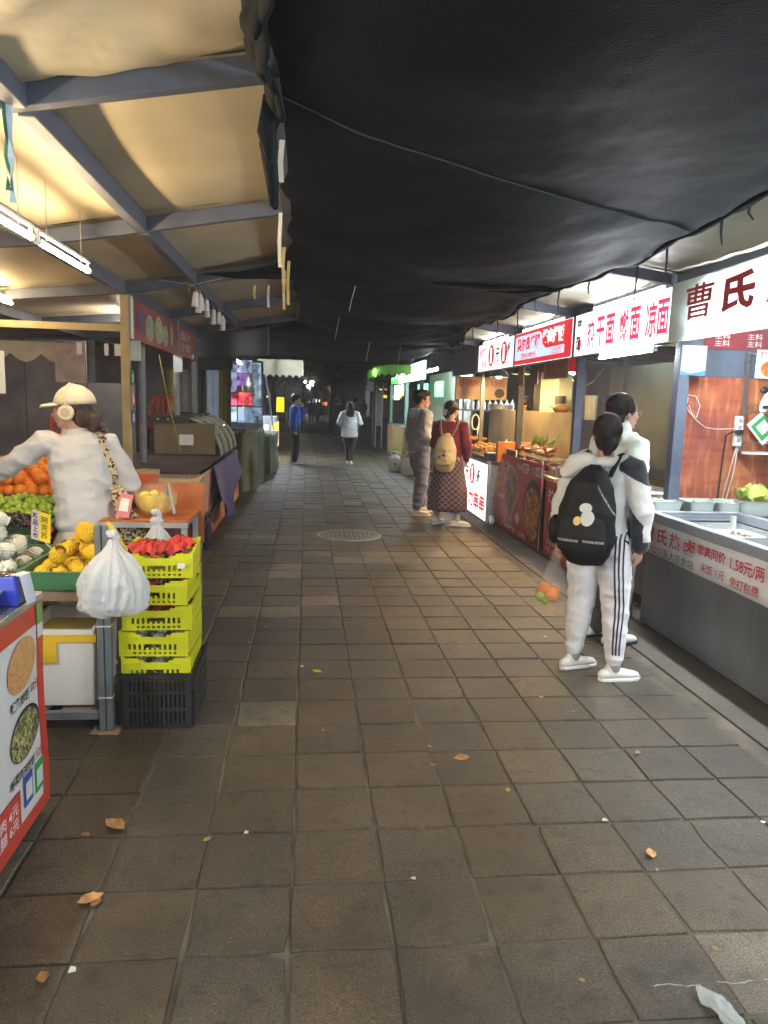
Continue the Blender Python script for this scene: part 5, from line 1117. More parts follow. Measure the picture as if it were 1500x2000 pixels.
MB().box((-1.85, 9.3, .89), (-1.12, 9.32, 1.27)).build('end_panel', M('brown_end_panel', (.16,.12,.07), .5), t); MB().box((-1.55, 9.285, 1.0), (-1.38, 9.298, 1.13)).build('paper_note', m_paper, t)
MB().box((-1.95, 9.28, 1.275), (-1.42, 9.36, 1.35)).build('fascia', m_black, t); MB().box((-1.95, 9.365, 1.33), (-1.45, 11.4, 1.36)).build('top_board', m_black, t)
for x in (-1.8, -1.68): mb = MB(); mb.cyl((x, 9.277, 1.312), (x, 9.2795, 1.312), .014, n=10); mb.build('round_knob', M('brass_knob', (.5,.35,.15), .4), t)
m_cg = M('case_glass_strip', (.45,.5,.46), .1, alpha=.5); arc = [(-1.5+.46*math.sin(a), .88+.46*math.cos(a)) for a in [math.pi/2*k/12 for k in range(13)]]
for k in range(4):
    y = 9.33+.6*k; mb = MB(); mb.loft([[V((x, y, z)), V((x, y+.1, z)), V((x-.02, y+.1, z-.02)), V((x-.02, y, z-.02))] for x, z in arc]); mb.build('case_rib', M('pale_rib', (.35,.36,.3), .35), t, smooth=True, auto=True)
mb = MB(); mb.loft([[V((x-.01, 9.33, z-.01)), V((x-.01, 11.2, z-.01))] for x, z in arc], cap=False, closed=False); mb.build('curved_glass', m_cg, t, smooth=True)
# left sign above the tan post
t = thing('shop_sign', 'unlit red shop sign with printed bowls above the covered cart', 'shop sign', (-1.6, 8.8, 2.1))
MB().box((-1.62, 6.93, 2.09), (-1.57, 10.8, 2.46)).build('sign_board', M('faded_red_sign', (.33,.06,.05), .5, c2=(.28,.11,.08), scale=1.2), t); MB().box((-1.568, 6.93, 2.09), (-1.562, 7.02, 2.46)).build('pale_strip', m_paper, t)
SLX = -1.567
for k, (y, z, ry, rz_, c) in enumerate(((7.35, 2.28, .26, .15, (.3,.06,.04)), (7.75, 2.25, .2, .13, (.5,.4,.2)), (8.2, 2.27, .22, .14, (.42,.44,.36)), (8.55, 2.24, .16, .11, (.4,.38,.22)), (8.9, 2.28, .14, .12, (.3,.28,.34)), (9.2, 2.3, .14, .13, (.4,.1,.07)))):
    patch(disc((SLX, y, z), ry, rz_, '+X'), 'printed_bowl', M('bowl_print_%s' % 'abcdef'[k], c, .5, var=.25, scale=9), t, '+X', .002+.001*k); patch(disc((SLX, y, z), ry*.72, rz_*.72, '+X'), 'printed_food', M('food_print_%s' % 'abcdef'[k], (c[2]+.1, c[1], c[0]*.5), .5, var=.4, scale=20), t, '+X', .009+.001*k)
L('重庆\n小面', (SLX, 9.95, 2.28), .8, .24, '+X', M('faded_white_print', (.5,.46,.46), .6), t, .02); patch(rect((SLX, 10.55, 2.13), .22, .05, '+X'), 'pale_box', m_white_ink, t, '+X')
for k, (y, z0, z1, mt, lb) in enumerate(((7.04, 1.9, 2.08, M('pale_blue_notice', (.42,.5,.52), .5), 'pale blue notice hanging under the near end of the red sign'), (9.3, 1.88, 2.07, M('pale_blue_notice', (.42,.5,.52), .5), 'pale blue notice hanging under the middle of the red sign'))):
    o = MB().box((-1.6, y-.02, z0), (-1.5, y-.015, z1)).build('notice', mt); tag(o, lb, 'notice')
for k, (z, mt, lb) in enumerate(((1.68, m_green_ink, 'green payment card taped high on the tan post'), (1.5, M('pink_card', (.6,.15,.2), .4), 'pink payment card taped on the tan post'), (1.33, m_qb, 'blue payment card taped low on the tan post'))):
    t = thing('payment_card', lb, 'payment card', (-1.55, 6.9, z), group='cards taped on the tan post'); MB().box((-1.56, 6.87, z), (-1.555, 6.97, z+.13)).build('card', mt, t); patch(rect((-1.555, 6.92, z+.06), .06, .07, '+X'), 'white_panel', m_paper, t, '+X', .002)
for k, (x, y, r_) in enumerate(((-1.75, 8.2, .04), (-1.6, 9.45, .04), (-1.62, 11.2, .03))):
    o = MB().cyl((x, y, 0), (x, y, 2.5), r_, n=14).build('steel_pole', m_steelgrey if k < 2 else m_bp, smooth=True, auto=True); tag(o, ('round grey pole behind the tan post', 'grey pole with the leaning cord in front of the display case', 'dark pole behind the display case')[k], 'pole')
mb = MB(); mb.tube([(-1.7, 8.9, 2.05), (-1.62, 9.0, 1.5), (-1.5, 9.1, .92)], .008, 5); o = mb.build('leaning_cord', M('yellow_green_cord', (.3,.3,.08), .6)); tag(o, 'yellow green cord slanting down to the covered cart', 'cord')
# things hanging below the mid beam
mb = MB(); mb.lathe((0, 0, 0), [(.001, 0), (.022, 0), (.03, -.13), (.026, -.13), (.018, -.005)], 14); mb.tube([(0, 0, 0), (0, 0, .07)], .003, 4)
pr_ = mb.build('paper_cup_stack', m_white, smooth=True, auto=True); tag(pr_, '', 'cup stack', 'white cup stacks hanging below the left roof beam')
for k, (y, x) in enumerate(((6.95, -1.0), (7.13, -.99), (7.33, -1.01), (7.5, -.98), (7.68, -1.0), (8.3, -1.01), (8.52, -.98), (8.75, -1.0), (8.95, -.99), (9.15, -1.0))):
    o = pr_ if k == 0 else copy_tree(pr_); o.location = (x, y, 2.52); o.rotation_euler = (.08*math.sin(k*2), .1*math.cos(k), k); o.scale.z = 1+.25*math.sin(k*1.7)
    o['label'] = '%s white cup stack hanging below the left roof beam, counted from the near end' % ('first', 'second', 'third', 'fourth', 'fifth', 'sixth', 'seventh', 'eighth', 'ninth', 'tenth')[k]
def P(u, v): return V((-1.72+1.14*u, 11.5+.05*math.sin(u*9), 2.16+.07*u+(.46-.0*u)*v*(1-.15*math.sin(math.pi*u))))
o = MB().grid(P, 30, 10).build('hanging_tarp', M('grey_plastic_tarp', (.1,.105,.11), .4, var=.25, scale=2, bump=.3, bscale=8), smooth=True, solid=.003); tag(o, 'dark grey plastic tarp hanging across the end of the left canopy', 'tarp')
# inside of the left stalls
t = thing('back_wall', 'dark back wall of the left hand stalls', 'wall', (-4.5, 5, 0))
for k in range(16): MB().box((-4.55, -2.9+1.05*k, 0), (-4.5, -2.9+1.05*k+1.04, 2.3)).build('wall_panel', M('dark_stall_panel', (.2,.17,.18), .7, var=.3, scale=2, objvar=.25), t)
t = thing('partition_wall', 'grey partition at the back of the left stalls behind the shopper', 'partition', (-3.2, 9.2, 0))
for x0, x1, mt in ((-4.45, -3.3, m_dark), (-3.29, -2.6, m_dark), (-2.59, -2.05, M('grey_board', (.14,.15,.155), .6))): MB().box((x0, 9.2, 0), (x1, 9.23, 1.72 if x1 > -2.1 else 2.2)).build('board', mt, t)
o = MB().box((-4.4, 6.84, 2.14), (-1.636, 6.9, 2.2)).build('lit_crossbar', M('tan_painted_post', (.42,.33,.17), .5)); o.name = 'cross_bar'; tag(o, 'tan painted cross bar running left from the tan post', 'bar')
t = thing('valance', 'cream scalloped valance hanging inside the left stall', 'valance', (-3, 8, 1.9))
pts = [V((-3.9, 8.0, 2.1))] + [V((-3.9+.075*k, 8.0, 1.98-.09*abs(math.sin(k*math.pi/4)))) for k in range(19)] + [V((-2.55, 8.0, 2.1))]
MB().prism(pts, (0, .004, 0)).build('valance_cloth', M('dim_cream_cloth', (.42,.38,.28), .7), t)
o = MB().box((-2.55, 7.95, 1.7), (-2.26, 7.956, 2.09)).build('menu_sheet', M('pinkish_menu_print', (.36,.29,.29), .6, var=.2, scale=14)); tag(o, 'pale pinkish menu sheet hanging above the cap wearing shopper', 'menu')
for k, (x, w_) in enumerate(((-2.32, .05), (-2.05, .04), (-1.95, .06))): o = MB().box((x, 7.9, 1.98), (x+w_, 7.91, 2.1)).build('small_paper', m_paper); tag(o, ('small white paper strip on the menu sheet', 'narrow white paper right of the menu sheet', 'white paper scrap beside the tan post')[k], 'paper')
t = thing('price_sheet', 'white handwritten price sheet at the left edge under the warm light', 'price sheet', (-1.9, 4.9, 1.6)); MB().box((-2.1, 4.9, 1.58), (-1.875, 4.906, 1.84)).build('sheet', m_paper, t, bevel=.002); L('橙子 3元\n苹果 5元\n香梨 4元', (-1.98, 4.9, 1.71), .14, .17, '-Y', m_bred, t, 0)
m_rchair = M('red_plastic_chair', (.3,.035,.02), .4, var=.1)
def chair(x, y, z, rz, label):
    t = thing('stacking_chair', label, 'chair', (x, y, z), rz, 'red plastic chairs in the left stall'); M0 = WM[t.name]
    mb = MB(); mb.M = M0; mb.grid(lambda u, v: V((-.2+.4*u, -.2+.4*v, .43-.02*math.sin(math.pi*u)*math.sin(math.pi*v))), 8, 8); mb.build('seat', m_rchair, t, smooth=True, solid=.008)
    mb = MB(); mb.M = M0; mb.tube([(-.19, .2, .43), (-.2, .25, .7), (-.13, .28, .83), (.13, .28, .83), (.2, .25, .7), (.19, .2, .43)], .022, 7); [mb.bar((x_, .22, .45), (x_, .275, .82), .04, .01) for x_ in (-.08, 0, .08)]; mb.build('backrest', m_rchair, t, smooth=True, auto=True)
    for sx in (-1, 1):
        for sy in (-1, 1): mb = MB(); mb.M = M0; mb.tube([(sx*.18, sy*.18, .43), (sx*.22, sy*.22, 0)], [.02, .014], 7); mb.build('leg', m_rchair, t)
for k in range(3): chair(-2.35, 7.9, .12*k+.35, .5, ['red plastic chair at the bottom of the stack left of the tan post', 'red plastic chair in the middle of the stack left of the tan post', 'red plastic chair on top of the stack left of the tan post'][k])
MB().box((-2.6, 7.65, 0), (-2.1, 8.15, .345)).build('plinth_box', m_dark); o = [x for x in col.objects if x.name.startswith('plinth_box')][0]; tag(o, 'dark box under the stack of red chairs', 'box')
for k in range(2): chair(-3.1, 7.0, .12*k+.4, 2.2, ['lower red plastic chair at the left edge behind the orange heap', 'upper red plastic chair at the left edge behind the orange heap'][k])
o = MB().box((-3.35, 6.75, 0), (-2.85, 7.25, .395)).build('storage_box', m_dark); tag(o, 'dark storage box under the chairs at the left edge', 'box')
chair(-2.05, 10.2, .75, -.4, 'orange red chair raised behind the round grey pole')
o = MB().box((-2.35, 9.9, 0), (-1.92, 10.45, .745)).build('storage_shelf', m_dark); tag(o, 'dark storage shelf behind the covered cart', 'shelf')
# ================================================================== PEOPLE
m_skin = M('skin', (.52,.31,.22), .5, var=.08, scale=14, bump=.08, bscale=200, spec=.35); m_lips = M('lips', (.42,.14,.12), .4); m_hair = M('black_hair', (.012,.01,.01), .38, var=.4, scale=9, bump=.6, bscale=90, stretch=(6,6,.7), spec=.22)
m_hairb = M('dark_brown_hair', (.045,.022,.016), .42, var=.4, scale=9, bump=.6, bscale=90, stretch=(6,6,.7)); m_eye = M('eye_white', (.6,.58,.55), .2); m_iris = M('dark_iris', (.015,.01,.008), .15)
def fab(name, c, var=.1, rough=.8, bump=.25, bs=140): return M(name, c, rough, var=var, scale=5, bump=bump, bscale=bs, sheen=.25, spec=.25)
def hand(mb, w_, d, n, side, curl=.35):
    w_, d, n = V(w_), V(d).normalized(), V(n).normalized(); n = (n-d*n.dot(d)).normalized(); ac = d.cross(n)*side
    mb.limb([w_, w_+d*.035, w_+d*.08], [(.026, .016), (.036, .013), (.039, .011)], front=n, n=12)
    for i, lf in enumerate((.85, 1.0, 1.06, .95)):
        p = w_+d*.085+ac*(.0205*(i-1.5))*-1; pts = [p-d*.015, p]; dd = d.copy(); 
        for k, sl in enumerate((.03, .022, .018)):
            dd = (dd+n*curl*(1+.4*k)).normalized(); p = p+dd*sl*lf; pts.append(p)
        mb.limb(pts, [.0085, .0088, .0083, .0076, .006], front=n, n=8)
    p = w_+d*.02+ac*.028; q = p+d*.03+ac*.022+n*.01; mb.limb([p-ac*.015, p, q, q+d*.026+n*.012], [.012, .012, .0095, .0075], front=n, n=8)
    mb.v = mb.v
def head_shapes(mb, M0, man=False):
    mb.M = M0
    mb.ell((0, .0, .168), (.075, .092, .09), 20, 14); mb.ell((0, .035, .105), (.058, .055, .062), 16, 10); mb.ell((0, .062, .058), (.03 if not man else .034, .026, .02)); mb.ell((0, .05, .085), (.046, .04, .04))
    mb.limb([(0, .084, .15), (0, .096, .13), (0, .106, .115)], [.007, .0095, .0125], n=10); mb.ell((0, .1, .112), (.017, .012, .009)); mb.ell((0, .08, .163), (.045, .012, .011))
    for s in (-1, 1):
        mb.ell((s*.036, .064, .118), (.026, .026, .024)); mb.ell((s*.077, -.004, .128), (.008, .017, .03), R=Euler((.15, 0, s*.3)).to_matrix())
    mb.ell((0, .089, .09), (.023, .011, .006)); mb.ell((0, .088, .081), (.02, .011, .006))
    mb.M = None
def face_parts(t, M0):
    for s in (-1, 1):
        mb = MB(); mb.M = M0; mb.ell((s*.031, .08, .143), (.013, .008, .0065), 10, 7); mb.build('eye', m_eye, t, smooth=True)
        mb = MB(); mb.M = M0; mb.ell((s*.031, .0862, .143), (.0065, .003, .006), 8, 6); mb.build('iris', m_iris, t, smooth=True)
        mb = MB(); mb.M = M0; mb.limb([(s*.015, .0915, .16), (s*.032, .0885, .165), (s*.05, .079, .159)], [(.003, .002)]*3, n=6); mb.build('eyebrow', m_hair, t, smooth=True)
    mb = MB(); mb.M = M0; mb.ell((0, .0945, .0855), (.019, .0075, .0075), 12, 8); mb.build('lips', m_lips, t, smooth=True)
AR = dict(el=(-.225, -.03, 1.04), wl=(-.215, .05, .82), er=(.225, -.03, 1.04), wr=(.215, .05, .82))
LG = dict(hl=(-.085, 0, .86), kl=(-.095, .03, .47), al=(-.1, 0, .085), hr=(.085, 0, .86), kr=(.095, .03, .47), ar=(.1, 0, .085), fl=(0, 1), fr=(0, 1))
def person(label, loc, face, h, arms={}, legs={}, yaw=0, pitch=0, lean=None, man=False, vox=.007, hands=True, group=None, facep=True, curl=.35, palm=None):
    s = h/1.6; t = thing('person', label, 'person', loc, rad(-face), group); WM[t.name] = Matrix(); t.scale = (s, s, s)
    A = {**AR, **arms}; G = {**LG, **legs}; ln = V(lean) if lean else V((0, 0, 0))   # lean: offset of the neck
    sh = lambda sx: V((sx*(.165 if not man else .18), 0, 1.3))+ln*.9
    mb = MB(); mb.limb([G['hl'], G['kl'], G['al']], [.075, .052, .036]); mb.limb([G['hr'], G['kr'], G['ar']], [.075, .052, .036])
    mb.limb([V((0, 0, .84)), V((0, 0, 1.0))+ln*.2, V((0, 0, 1.18))+ln*.6, V((0, 0, 1.3))+ln*.9], [(.14, .09), (.11, .08), (.13, .09), (.11, .07)])
    mb.limb([sh(-1), sh(1)], [.05, .05])
    for sx, e, w_ in ((-1, 'el', 'wl'), (1, 'er', 'wr')):
        mb.limb([sh(sx), A[e], A[w_]], [.046, .037, .025])
        if hands:
            d = (V(A[w_])-V(A[e])).normalized(); n = V((palm or {}).get(w_, (-sx, .3, 0))); hand(mb, V(A[w_]), d, n, -sx, curl)
    nb = V((0, .0, 1.345))+ln; HM = Matrix.Translation(nb+V((0, .012, 0))) @ Matrix.Rotation(rad(-yaw), 4, 'Z') @ Matrix.Rotation(rad(-pitch), 4, 'X')
    mb.limb([V((0, -.01, 1.27))+ln*.9, nb+V((0, -.004, .02)), HM @ V((0, -.004, .1))], [(.058, .052), (.049, .048), (.05, .05)])
    head_shapes(mb, HM, man)
    blob(mb, 'body', m_skin, t, vox=vox, smooth=3)
    if facep: face_parts(t, HM)
    return t, A, G, ln, HM, sh
def shoes(t, G, mt, sole=None):
    for a, f in (('al', 'fl'), ('ar', 'fr')):
        p = V(G[a]); d = V((*G[f], 0)).normalized(); q = d.cross(V((0, 0, 1))); mb = MB(); z = p.z-.085
        g = lambda u, w_, zz: V((p.x, p.y, 0))+d*u+q*w_+V((0, 0, z+zz))
        mb.limb([g(-.065, 0, .038), g(0, 0, .045), g(.07, 0, .038), g(.15, 0, .03)], [(.034, .034), (.037, .04), (.043, .032), (.034, .022)], front=(0, 0, 1)); mb.limb([g(-.02, 0, .05), g(-.01, 0, .085)], [(.035, .04), (.034, .04)], front=tuple(d))
        blob(mb, 'shoe', mt, t, vox=.006, smooth=3)
        mb = MB(); out = [(-.1, 0), (-.08, .03), (0, .036), (.08, .045), (.15, .04), (.185, .01), (.182, -.012), (.15, -.036), (.08, -.04), (0, -.034), (-.08, -.03)]
        mb.prism([g(u, w_, .0) for u, w_ in out], (0, 0, .022)); mb.build('sole', sole or m_white, t, bevel=.005)
def trousers(t, G, mt, rt=.095, rk=.075, ra=.055, zt=.98, vox=.008, fold=.008, az=.0, rw=(.155, .115), name='trousers', ln=None):
    mb = MB(); l2 = V(ln)*.15 if ln else V((0, 0, 0))
    mb.limb([V((0, 0, .8)), V((0, 0, .9)), V((0, 0, zt))+l2], [(.15, .11), rw, (rw[0]*.85, rw[1]*.85)])
    for a, b_, c in (('hl', 'kl', 'al'), ('hr', 'kr', 'ar')):
        h_, k, an = V(G[a]), V(G[b_]), V(G[c])+V((0, 0, az)); mb.limb([h_, (h_+k)/2, k, (k+an)/2, an], [(rt, rt*1.1), (rt*.98, rt*1.05), rk, (rk+ra)/2*1.05, ra])
    return blob(mb, name, mt, t, vox=vox, fold=fold, fs=(6, 6, 12), smooth=3)
def top(t, A, ln, sh, mt, hem=.82, wid=1, ra=.068, re=.06, rw=.048, vox=.008, fold=.009, hood=False, collar=False, name='jacket', paint=None, dep=1, flare=1, cuff=True, wristcut=.0):
    mb = MB(); L_ = [(hem, .165*flare, .125*flare), (hem+.03, .17*flare, .13*flare), (.98, .16, .122), (1.12, .165, .12), (1.22, .17, .115), (1.3, .15, .095), (1.345, .09, .075)]
    mb.limb([V((0, 0, z))+ln*max(0, (z-.86)/.48)*.93 for z, _, _ in L_], [(a*wid, b_*wid*dep) for _, a, b_ in L_], rnd_=False)
    for sx, e, w_ in ((-1, 'el', 'wl'), (1, 'er', 'wr')):
        s0 = sh(sx); E_, W_ = V(A[e]), V(A[w_]); W_ = W_ + (E_-W_)*wristcut
        mb.limb([s0-V((sx*.05, 0, 0)), s0, (s0+E_)/2, E_, (E_+W_)/2, W_], [ra, ra*1.05, (ra+re)/2*1.08, re*1.05, (re+rw)/2*1.1, rw])
    if hood:
        mb.limb([V((-.1, .03, 1.345))+ln, V((-.1, -.06, 1.33))+ln, V((0, -.115, 1.30))+ln, V((.1, -.06, 1.33))+ln, V((.1, .03, 1.345))+ln], [.03, .042, .055, .042, .03], front=(0, 0, 1))
    if collar: mb.limb([V((0, 0, 1.32))+ln, V((0, 0, 1.385))+ln], [(.072, .068), (.066, .062)], rnd_=False)
    return blob(mb, name, mt, t, vox=vox, fold=fold, fs=(8, 8, 11), smooth=3, seed=len(name), paint=paint)
def hair(t, HM, kind, mt=None, vox=.006):
    mb = MB(); mb.M = HM
    mb.ell((0, -.022, .182), (.084, .094, .088), 18, 12)
    if kind == 'short':
        mb.ell((0, .02, .222), (.085, .085, .05)); mb.ell((0, -.03, .19), (.095, .1, .075)); mb.ell((0, .062, .205), (.06, .03, .022), R=Euler((.5, 0, 0)).to_matrix()); mb.ell((0, -.055, .13), (.062, .045, .06)); [mb.ell((s*.07, .012, .16), (.014, .03, .035)) for s in (-1, 1)]
    if kind in ('bun', 'pony', 'low'):
        mb.ell((0, -.05, .13), (.066, .05, .06)); [mb.ell((s*.068, -.002, .17), (.018, .045, .045)) for s in (-1, 1)]
        if kind == 'bun': mb.ell((0, -.1, .09), (.05, .04, .042)); mb.ell((0, -.09, .06), (.035, .035, .03))
        if kind == 'low': mb.ell((0, -.05, .105), (.07, .052, .075)); mb.limb([(0, -.08, .12), (0, -.115, .085), (.0, -.11, .035)], [.04, .045, .025])
        if kind == 'pony': mb.limb([(0, -.07, .2), (0, -.115, .215), (0, -.14, .18)], [.022, .03, .02])
    if kind == 'long':
        mb.limb([(0, -.06, .17), (0, -.1, .06), (0, -.125, -.06), (0, -.13, -.2), (.005, -.12, -.3)], [(.08, .05), (.1, .045), (.105, .035), (.085, .025), (.04, .015)], front=(0, 1, 0)); [mb.limb([(s*.07, .0, .17), (s*.085, .0, .08), (s*.09, -.02, -.02)], [.022, .025, .02]) for s in (-1, 1)]
    mb.M = None
    return blob(mb, 'hair', mt or m_hair, t, vox=vox, fold=.004, fs=(30, 30, 7), smooth=2)
def bvh_of(o): return BVHTree.FromPolygons([tuple(v.co) for v in o.data.vertices], [tuple(p.vertices) for p in o.data.polygons])
def ribbon(o, pts, w_, name, mt, t, lift=.003, n=36, ray=None):
    bv = bvh_of(o); P = [V(p) for p in pts]; S = []
    for k in range(n+1):
        u = k/n*(len(P)-1); i = min(int(u), len(P)-2); S.append(P[i].lerp(P[i+1], u-i))
    hit = [h_ for h_ in ((bv.ray_cast(q, V(ray)) if ray else bv.find_nearest(q)) for q in S) if h_[0]]; n = len(hit)-1; mb = MB(); rings = []
    for k in range(n+1):
        c, nn = hit[k][0], hit[k][1]; tg = (hit[min(k+1, n)][0]-hit[max(k-1, 0)][0]); tg = tg.normalized() if tg.length > 1e-6 else V((0,0,1))
        ac = tg.cross(nn).normalized(); c = c+nn*lift; rings.append([c-ac*w_/2, c+ac*w_/2])
    mb.loft(rings, cap=False, closed=False); return mb.build(name, mt, t, smooth=True)
# ---------------------------------------------------------------- 1 girl with black backpack
m_wj = fab('white_cotton', (.64,.64,.62), .06); m_bj = fab('black_cotton', (.018,.02,.026), .2); m_wt = fab('white_track_trousers', (.62,.61,.63), .05)
m_shoe = M('white_leather_shoe', (.62,.6,.54), .45, var=.06, bump=.1)
lg = dict(hl=(-.085, 0, .86), kl=(-.09, .03, .48), al=(-.115, .02, .09), hr=(.085, 0, .86), kr=(.12, .02, .47), ar=(.15, -.04, .085), fl=(.6, .8), fr=(.55, .5))
am = dict(el=(-.235, -.02, 1.05), wl=(-.26, .02, .83), er=(.245, -.03, 1.05), wr=(.235, .02, .83))
t, A, G, ln, HM, sh = person('young woman in white and black jacket and striped white trousers wearing a black backpack', (1.735, 4.16, 0), 36, 1.56, am, lg, yaw=-16, pitch=4, vox=.006)
shoes(t, G, m_shoe)
o = trousers(t, G, m_wt, .1, .085, .05, az=.045, fold=.008)
for dx in (-.021, 0, .021): ribbon(o, [(.14+dx, -.5, .93), (.145+dx, -.5, .7), (.16+dx, -.5, .47), (.165+dx*.8, -.5, .17)], .011, 'side_stripe', m_bj, t, ray=(0, 1, 0))
for k in 'lr': p = V(G['a'+k]); mb = MB(); mb.limb([p+V((0, 0, -.01)), p+V((0, 0, .05))], [.042, .042]); mb.build('sock', fab('grey_sock', (.25,.25,.25)), t, smooth=True)
def pj(c):
    x, y, z = c; ax = abs(x)
    if ax > .1 and z > 1.235 - (ax-.2)*.5 + .0: return 1
    if ax > .17 and .83 < z < 1.08-(ax-.17)*1.2 and ax < .262: return 1
    if z < .87 and ax > .19: return 1
    return 0
top(t, A, ln, sh, [m_wj, m_bj], hem=.84, wid=.97, ra=.07, re=.06, rw=.048, hood=False, fold=.008, paint=pj)
mb = MB(); mb.limb([(-.12, .05, 1.37), (-.14, -.06, 1.34), (-.06, -.12, 1.32), (.06, -.1, 1.33), (.12, -.03, 1.36), (.1, .06, 1.38)], [.025, .036, .036, .026, .02, .018], front=(0, 0, 1)); mb.limb([(-.06, -.13, 1.33), (-.14, -.13, 1.31), (-.2, -.13, 1.25)], [(.05, .045), (.065, .045), (.035, .025)]); blob(mb, 'hood', m_wj, t, vox=.008, fold=.007)
hair(t, HM, 'low')
rz1 = 0; s1 = 1.56/1.6
def worn(name, label, cat, like): q = thing(name, label, cat, tuple(like.location), like.rotation_euler.z); WM[q.name] = Matrix(); q.scale = like.scale; return q
g = worn('backpack', 'black backpack with a small white animal patch and white lettering', 'backpack', t)
m_bp2 = M('black_nylon', (.006,.0065,.008), .6, var=.2, bump=.3, bscale=60, spec=.25)
mb = MB(); mb.limb([(-.03, -.2, .79), (-.03, -.215, .88), (-.03, -.215, 1.05), (-.02, -.2, 1.2), (0, -.17, 1.27)], [(.145, .07), (.168, .1), (.165, .1), (.125, .07), (.075, .04)]); mb.limb([(-.03, -.3, .83), (-.03, -.305, .9), (-.03, -.3, 1.0)], [(.14, .03), (.15, .035), (.13, .025)]); mb.ell((-.22, -.19, .92), (.03, .06, .09)); blob(mb, 'bag_body', m_bp2, g, vox=.008, fold=.008, fs=(7, 7, 7))
for sx in (-1, 1):
    mb = MB(); mb.tube([(sx*.07, -.15, 1.25), (sx*.1, -.06, 1.375), (sx*.12, .05, 1.35), (sx*.13, .12, 1.2), (sx*.15, .1, 1.0), (sx*.17, -.06, .86)], [(.008, .026)]*6, 8); mb.build('shoulder_strap', m_bp2, g, smooth=True)
mb = MB(); mb.tube([(-.04, -.17, 1.27), (-.03, -.2, 1.31), (.02, -.2, 1.31), (.03, -.17, 1.27)], .01, 6); mb.build('grab_loop', m_bp2, g, smooth=True)
bod = [c for c in g.children if c.name.startswith('bag_body')][0]; bv = bvh_of(bod)
def onbag(x, z): h_ = bv.ray_cast(V((x, -.6, z)), V((0, 1, 0))); return h_[0] if h_[0] else V((x, -.33, z))
def stick(pts, name, mt): return MB().prism([onbag(x, z)-V((0, .004, 0)) for x, z in pts], (0, .002, 0)).build(name, mt, g)
def ov(cx_, cz, rx, rz_, n=18, a0=0): return [(cx_+rx*math.cos(6.2832*k/n), cz+rz_*math.sin(6.2832*k/n)) for k in range(n)]
stick(ov(-.0, 1.02, .038, .045), 'white_patch', m_wj); stick(ov(-.015, 1.075, .035, .028), 'white_patch_head', m_wj); stick(ov(-.055, 1.0, .022, .025), 'yellow_patch', M('yellow_cotton', (.7,.5,.15), .7))
def bagtext(body, x0, z0, w_, h_, sl=0):
    o = L(body, (x0, -.36, z0), w_, h_, '-Y', m_white_ink, g, .01)
    for v in o.data.vertices:
        x, z = v.co.x, v.co.z+(v.co.x-x0)*sl; q = onbag(x, z); v.co = (x, q.y-.004, z)
bagtext('THE DEGREE BEYOND', -.1, .885, .12, .014); bagtext('THE DEGREE BEYOND', .045, .887, .12, .014)
bagtext('THE DEGREE BEYOND', .085, 1.12, .1, .014, -1.6)
# fruit bag in her hand
wl = V(A['wl']); c = wl+V((-.01, .02, -.1)); g = worn('fruit_bag', 'clear plastic bag of oranges and green fruit held by the backpack wearer', 'plastic bag', t)
m_clear = plastic('clear_plastic_bag', (.7,.7,.72), .16, .08)
def P(u, v):
    a = 6.2832*u; r_ = (.012+.085*min(1, (v*1.25))**1.1)*(1 if v < .86 else math.sqrt(max(0, 1-((v-.86)/.14)**2)))
    q = 1+.12*noise.noise(V((math.cos(a)*2, math.sin(a)*2, v*5)))+.1*math.sin(a*7)*(1-v); return c+V((r_*q*math.cos(a)-.03*v, r_*q*math.sin(a)*.8, .02-.36*v))
MB().grid(P, 48, 36).build('bag_film', m_clear, g, smooth=True)
for k, (x, y, z, r_, mt) in enumerate(((-.0, -.02, -.27, .045, MATS['orange_peel']), (-.065, .0, -.245, .043, MATS['orange_peel']), (-.02, .04, -.26, .043, MATS['orange_peel']), (-.075, -.03, -.29, .03, MATS['jujube_skin']), (-.045, -.03, -.318, .022, MATS['jujube_skin']))):
    mb = MB(); mb.ell(c+V((x, y, z)), r_, 16, 11); q = mb.build('orange' if k < 3 else 'lime', mt, g, smooth=True)
# ---------------------------------------------------------------- 2 woman with glasses
m_mint = fab('pale_mint_fleece', (.58,.66,.62), .06)
t, A, G, ln, HM, sh = person('woman with glasses and tied black hair in a pale mint jacket, seen in profile', (2.08, 4.78, 0), 74, 1.69, dict(er=(.205, -.01, 1.04), wr=(.19, .05, .83), el=(-.205, -.01, 1.04), wl=(-.18, .05, .83)), {}, yaw=4, pitch=0, vox=.0055)
shoes(t, G, m_shoe, m_black); trousers(t, G, fab('dark_grey_trousers', (.06,.06,.065)), az=-.02)
mb = MB(); mb.limb([(0, 0, 1.3), (0, -.01, 1.4)], [(.1, .09), (.078, .075)]); blob(mb, 'high_collar', m_mint, t, vox=.008)
top(t, A, ln, sh, m_mint, hem=.84, wid=1.0, ra=.07, re=.062, rw=.048, hood=True, collar=True, fold=.007); hair(t, HM, 'low')
mb = MB(); mb.M = HM
for s in (-1, 1):
    mb.tube([(s*.032+.021*math.cos(a), .102, .142+.017*math.sin(a)) for a in [6.2832*k/16 for k in range(17)]], .0014, 5); mb.tube([(s*.053, .1, .147), (s*.072, .06, .146), (s*.08, .0, .14)], .0014, 5)
mb.tube([(-.011, .103, .143), (.011, .103, .143)], .0014, 5); mb.build('glasses', m_steel, t)
mb = MB(); mb.tube([(.0, .155, 1.3), (.0, .16, 1.1), (0, .15, .88)], .004, 5); mb.build('zip', m_steelgrey, t)
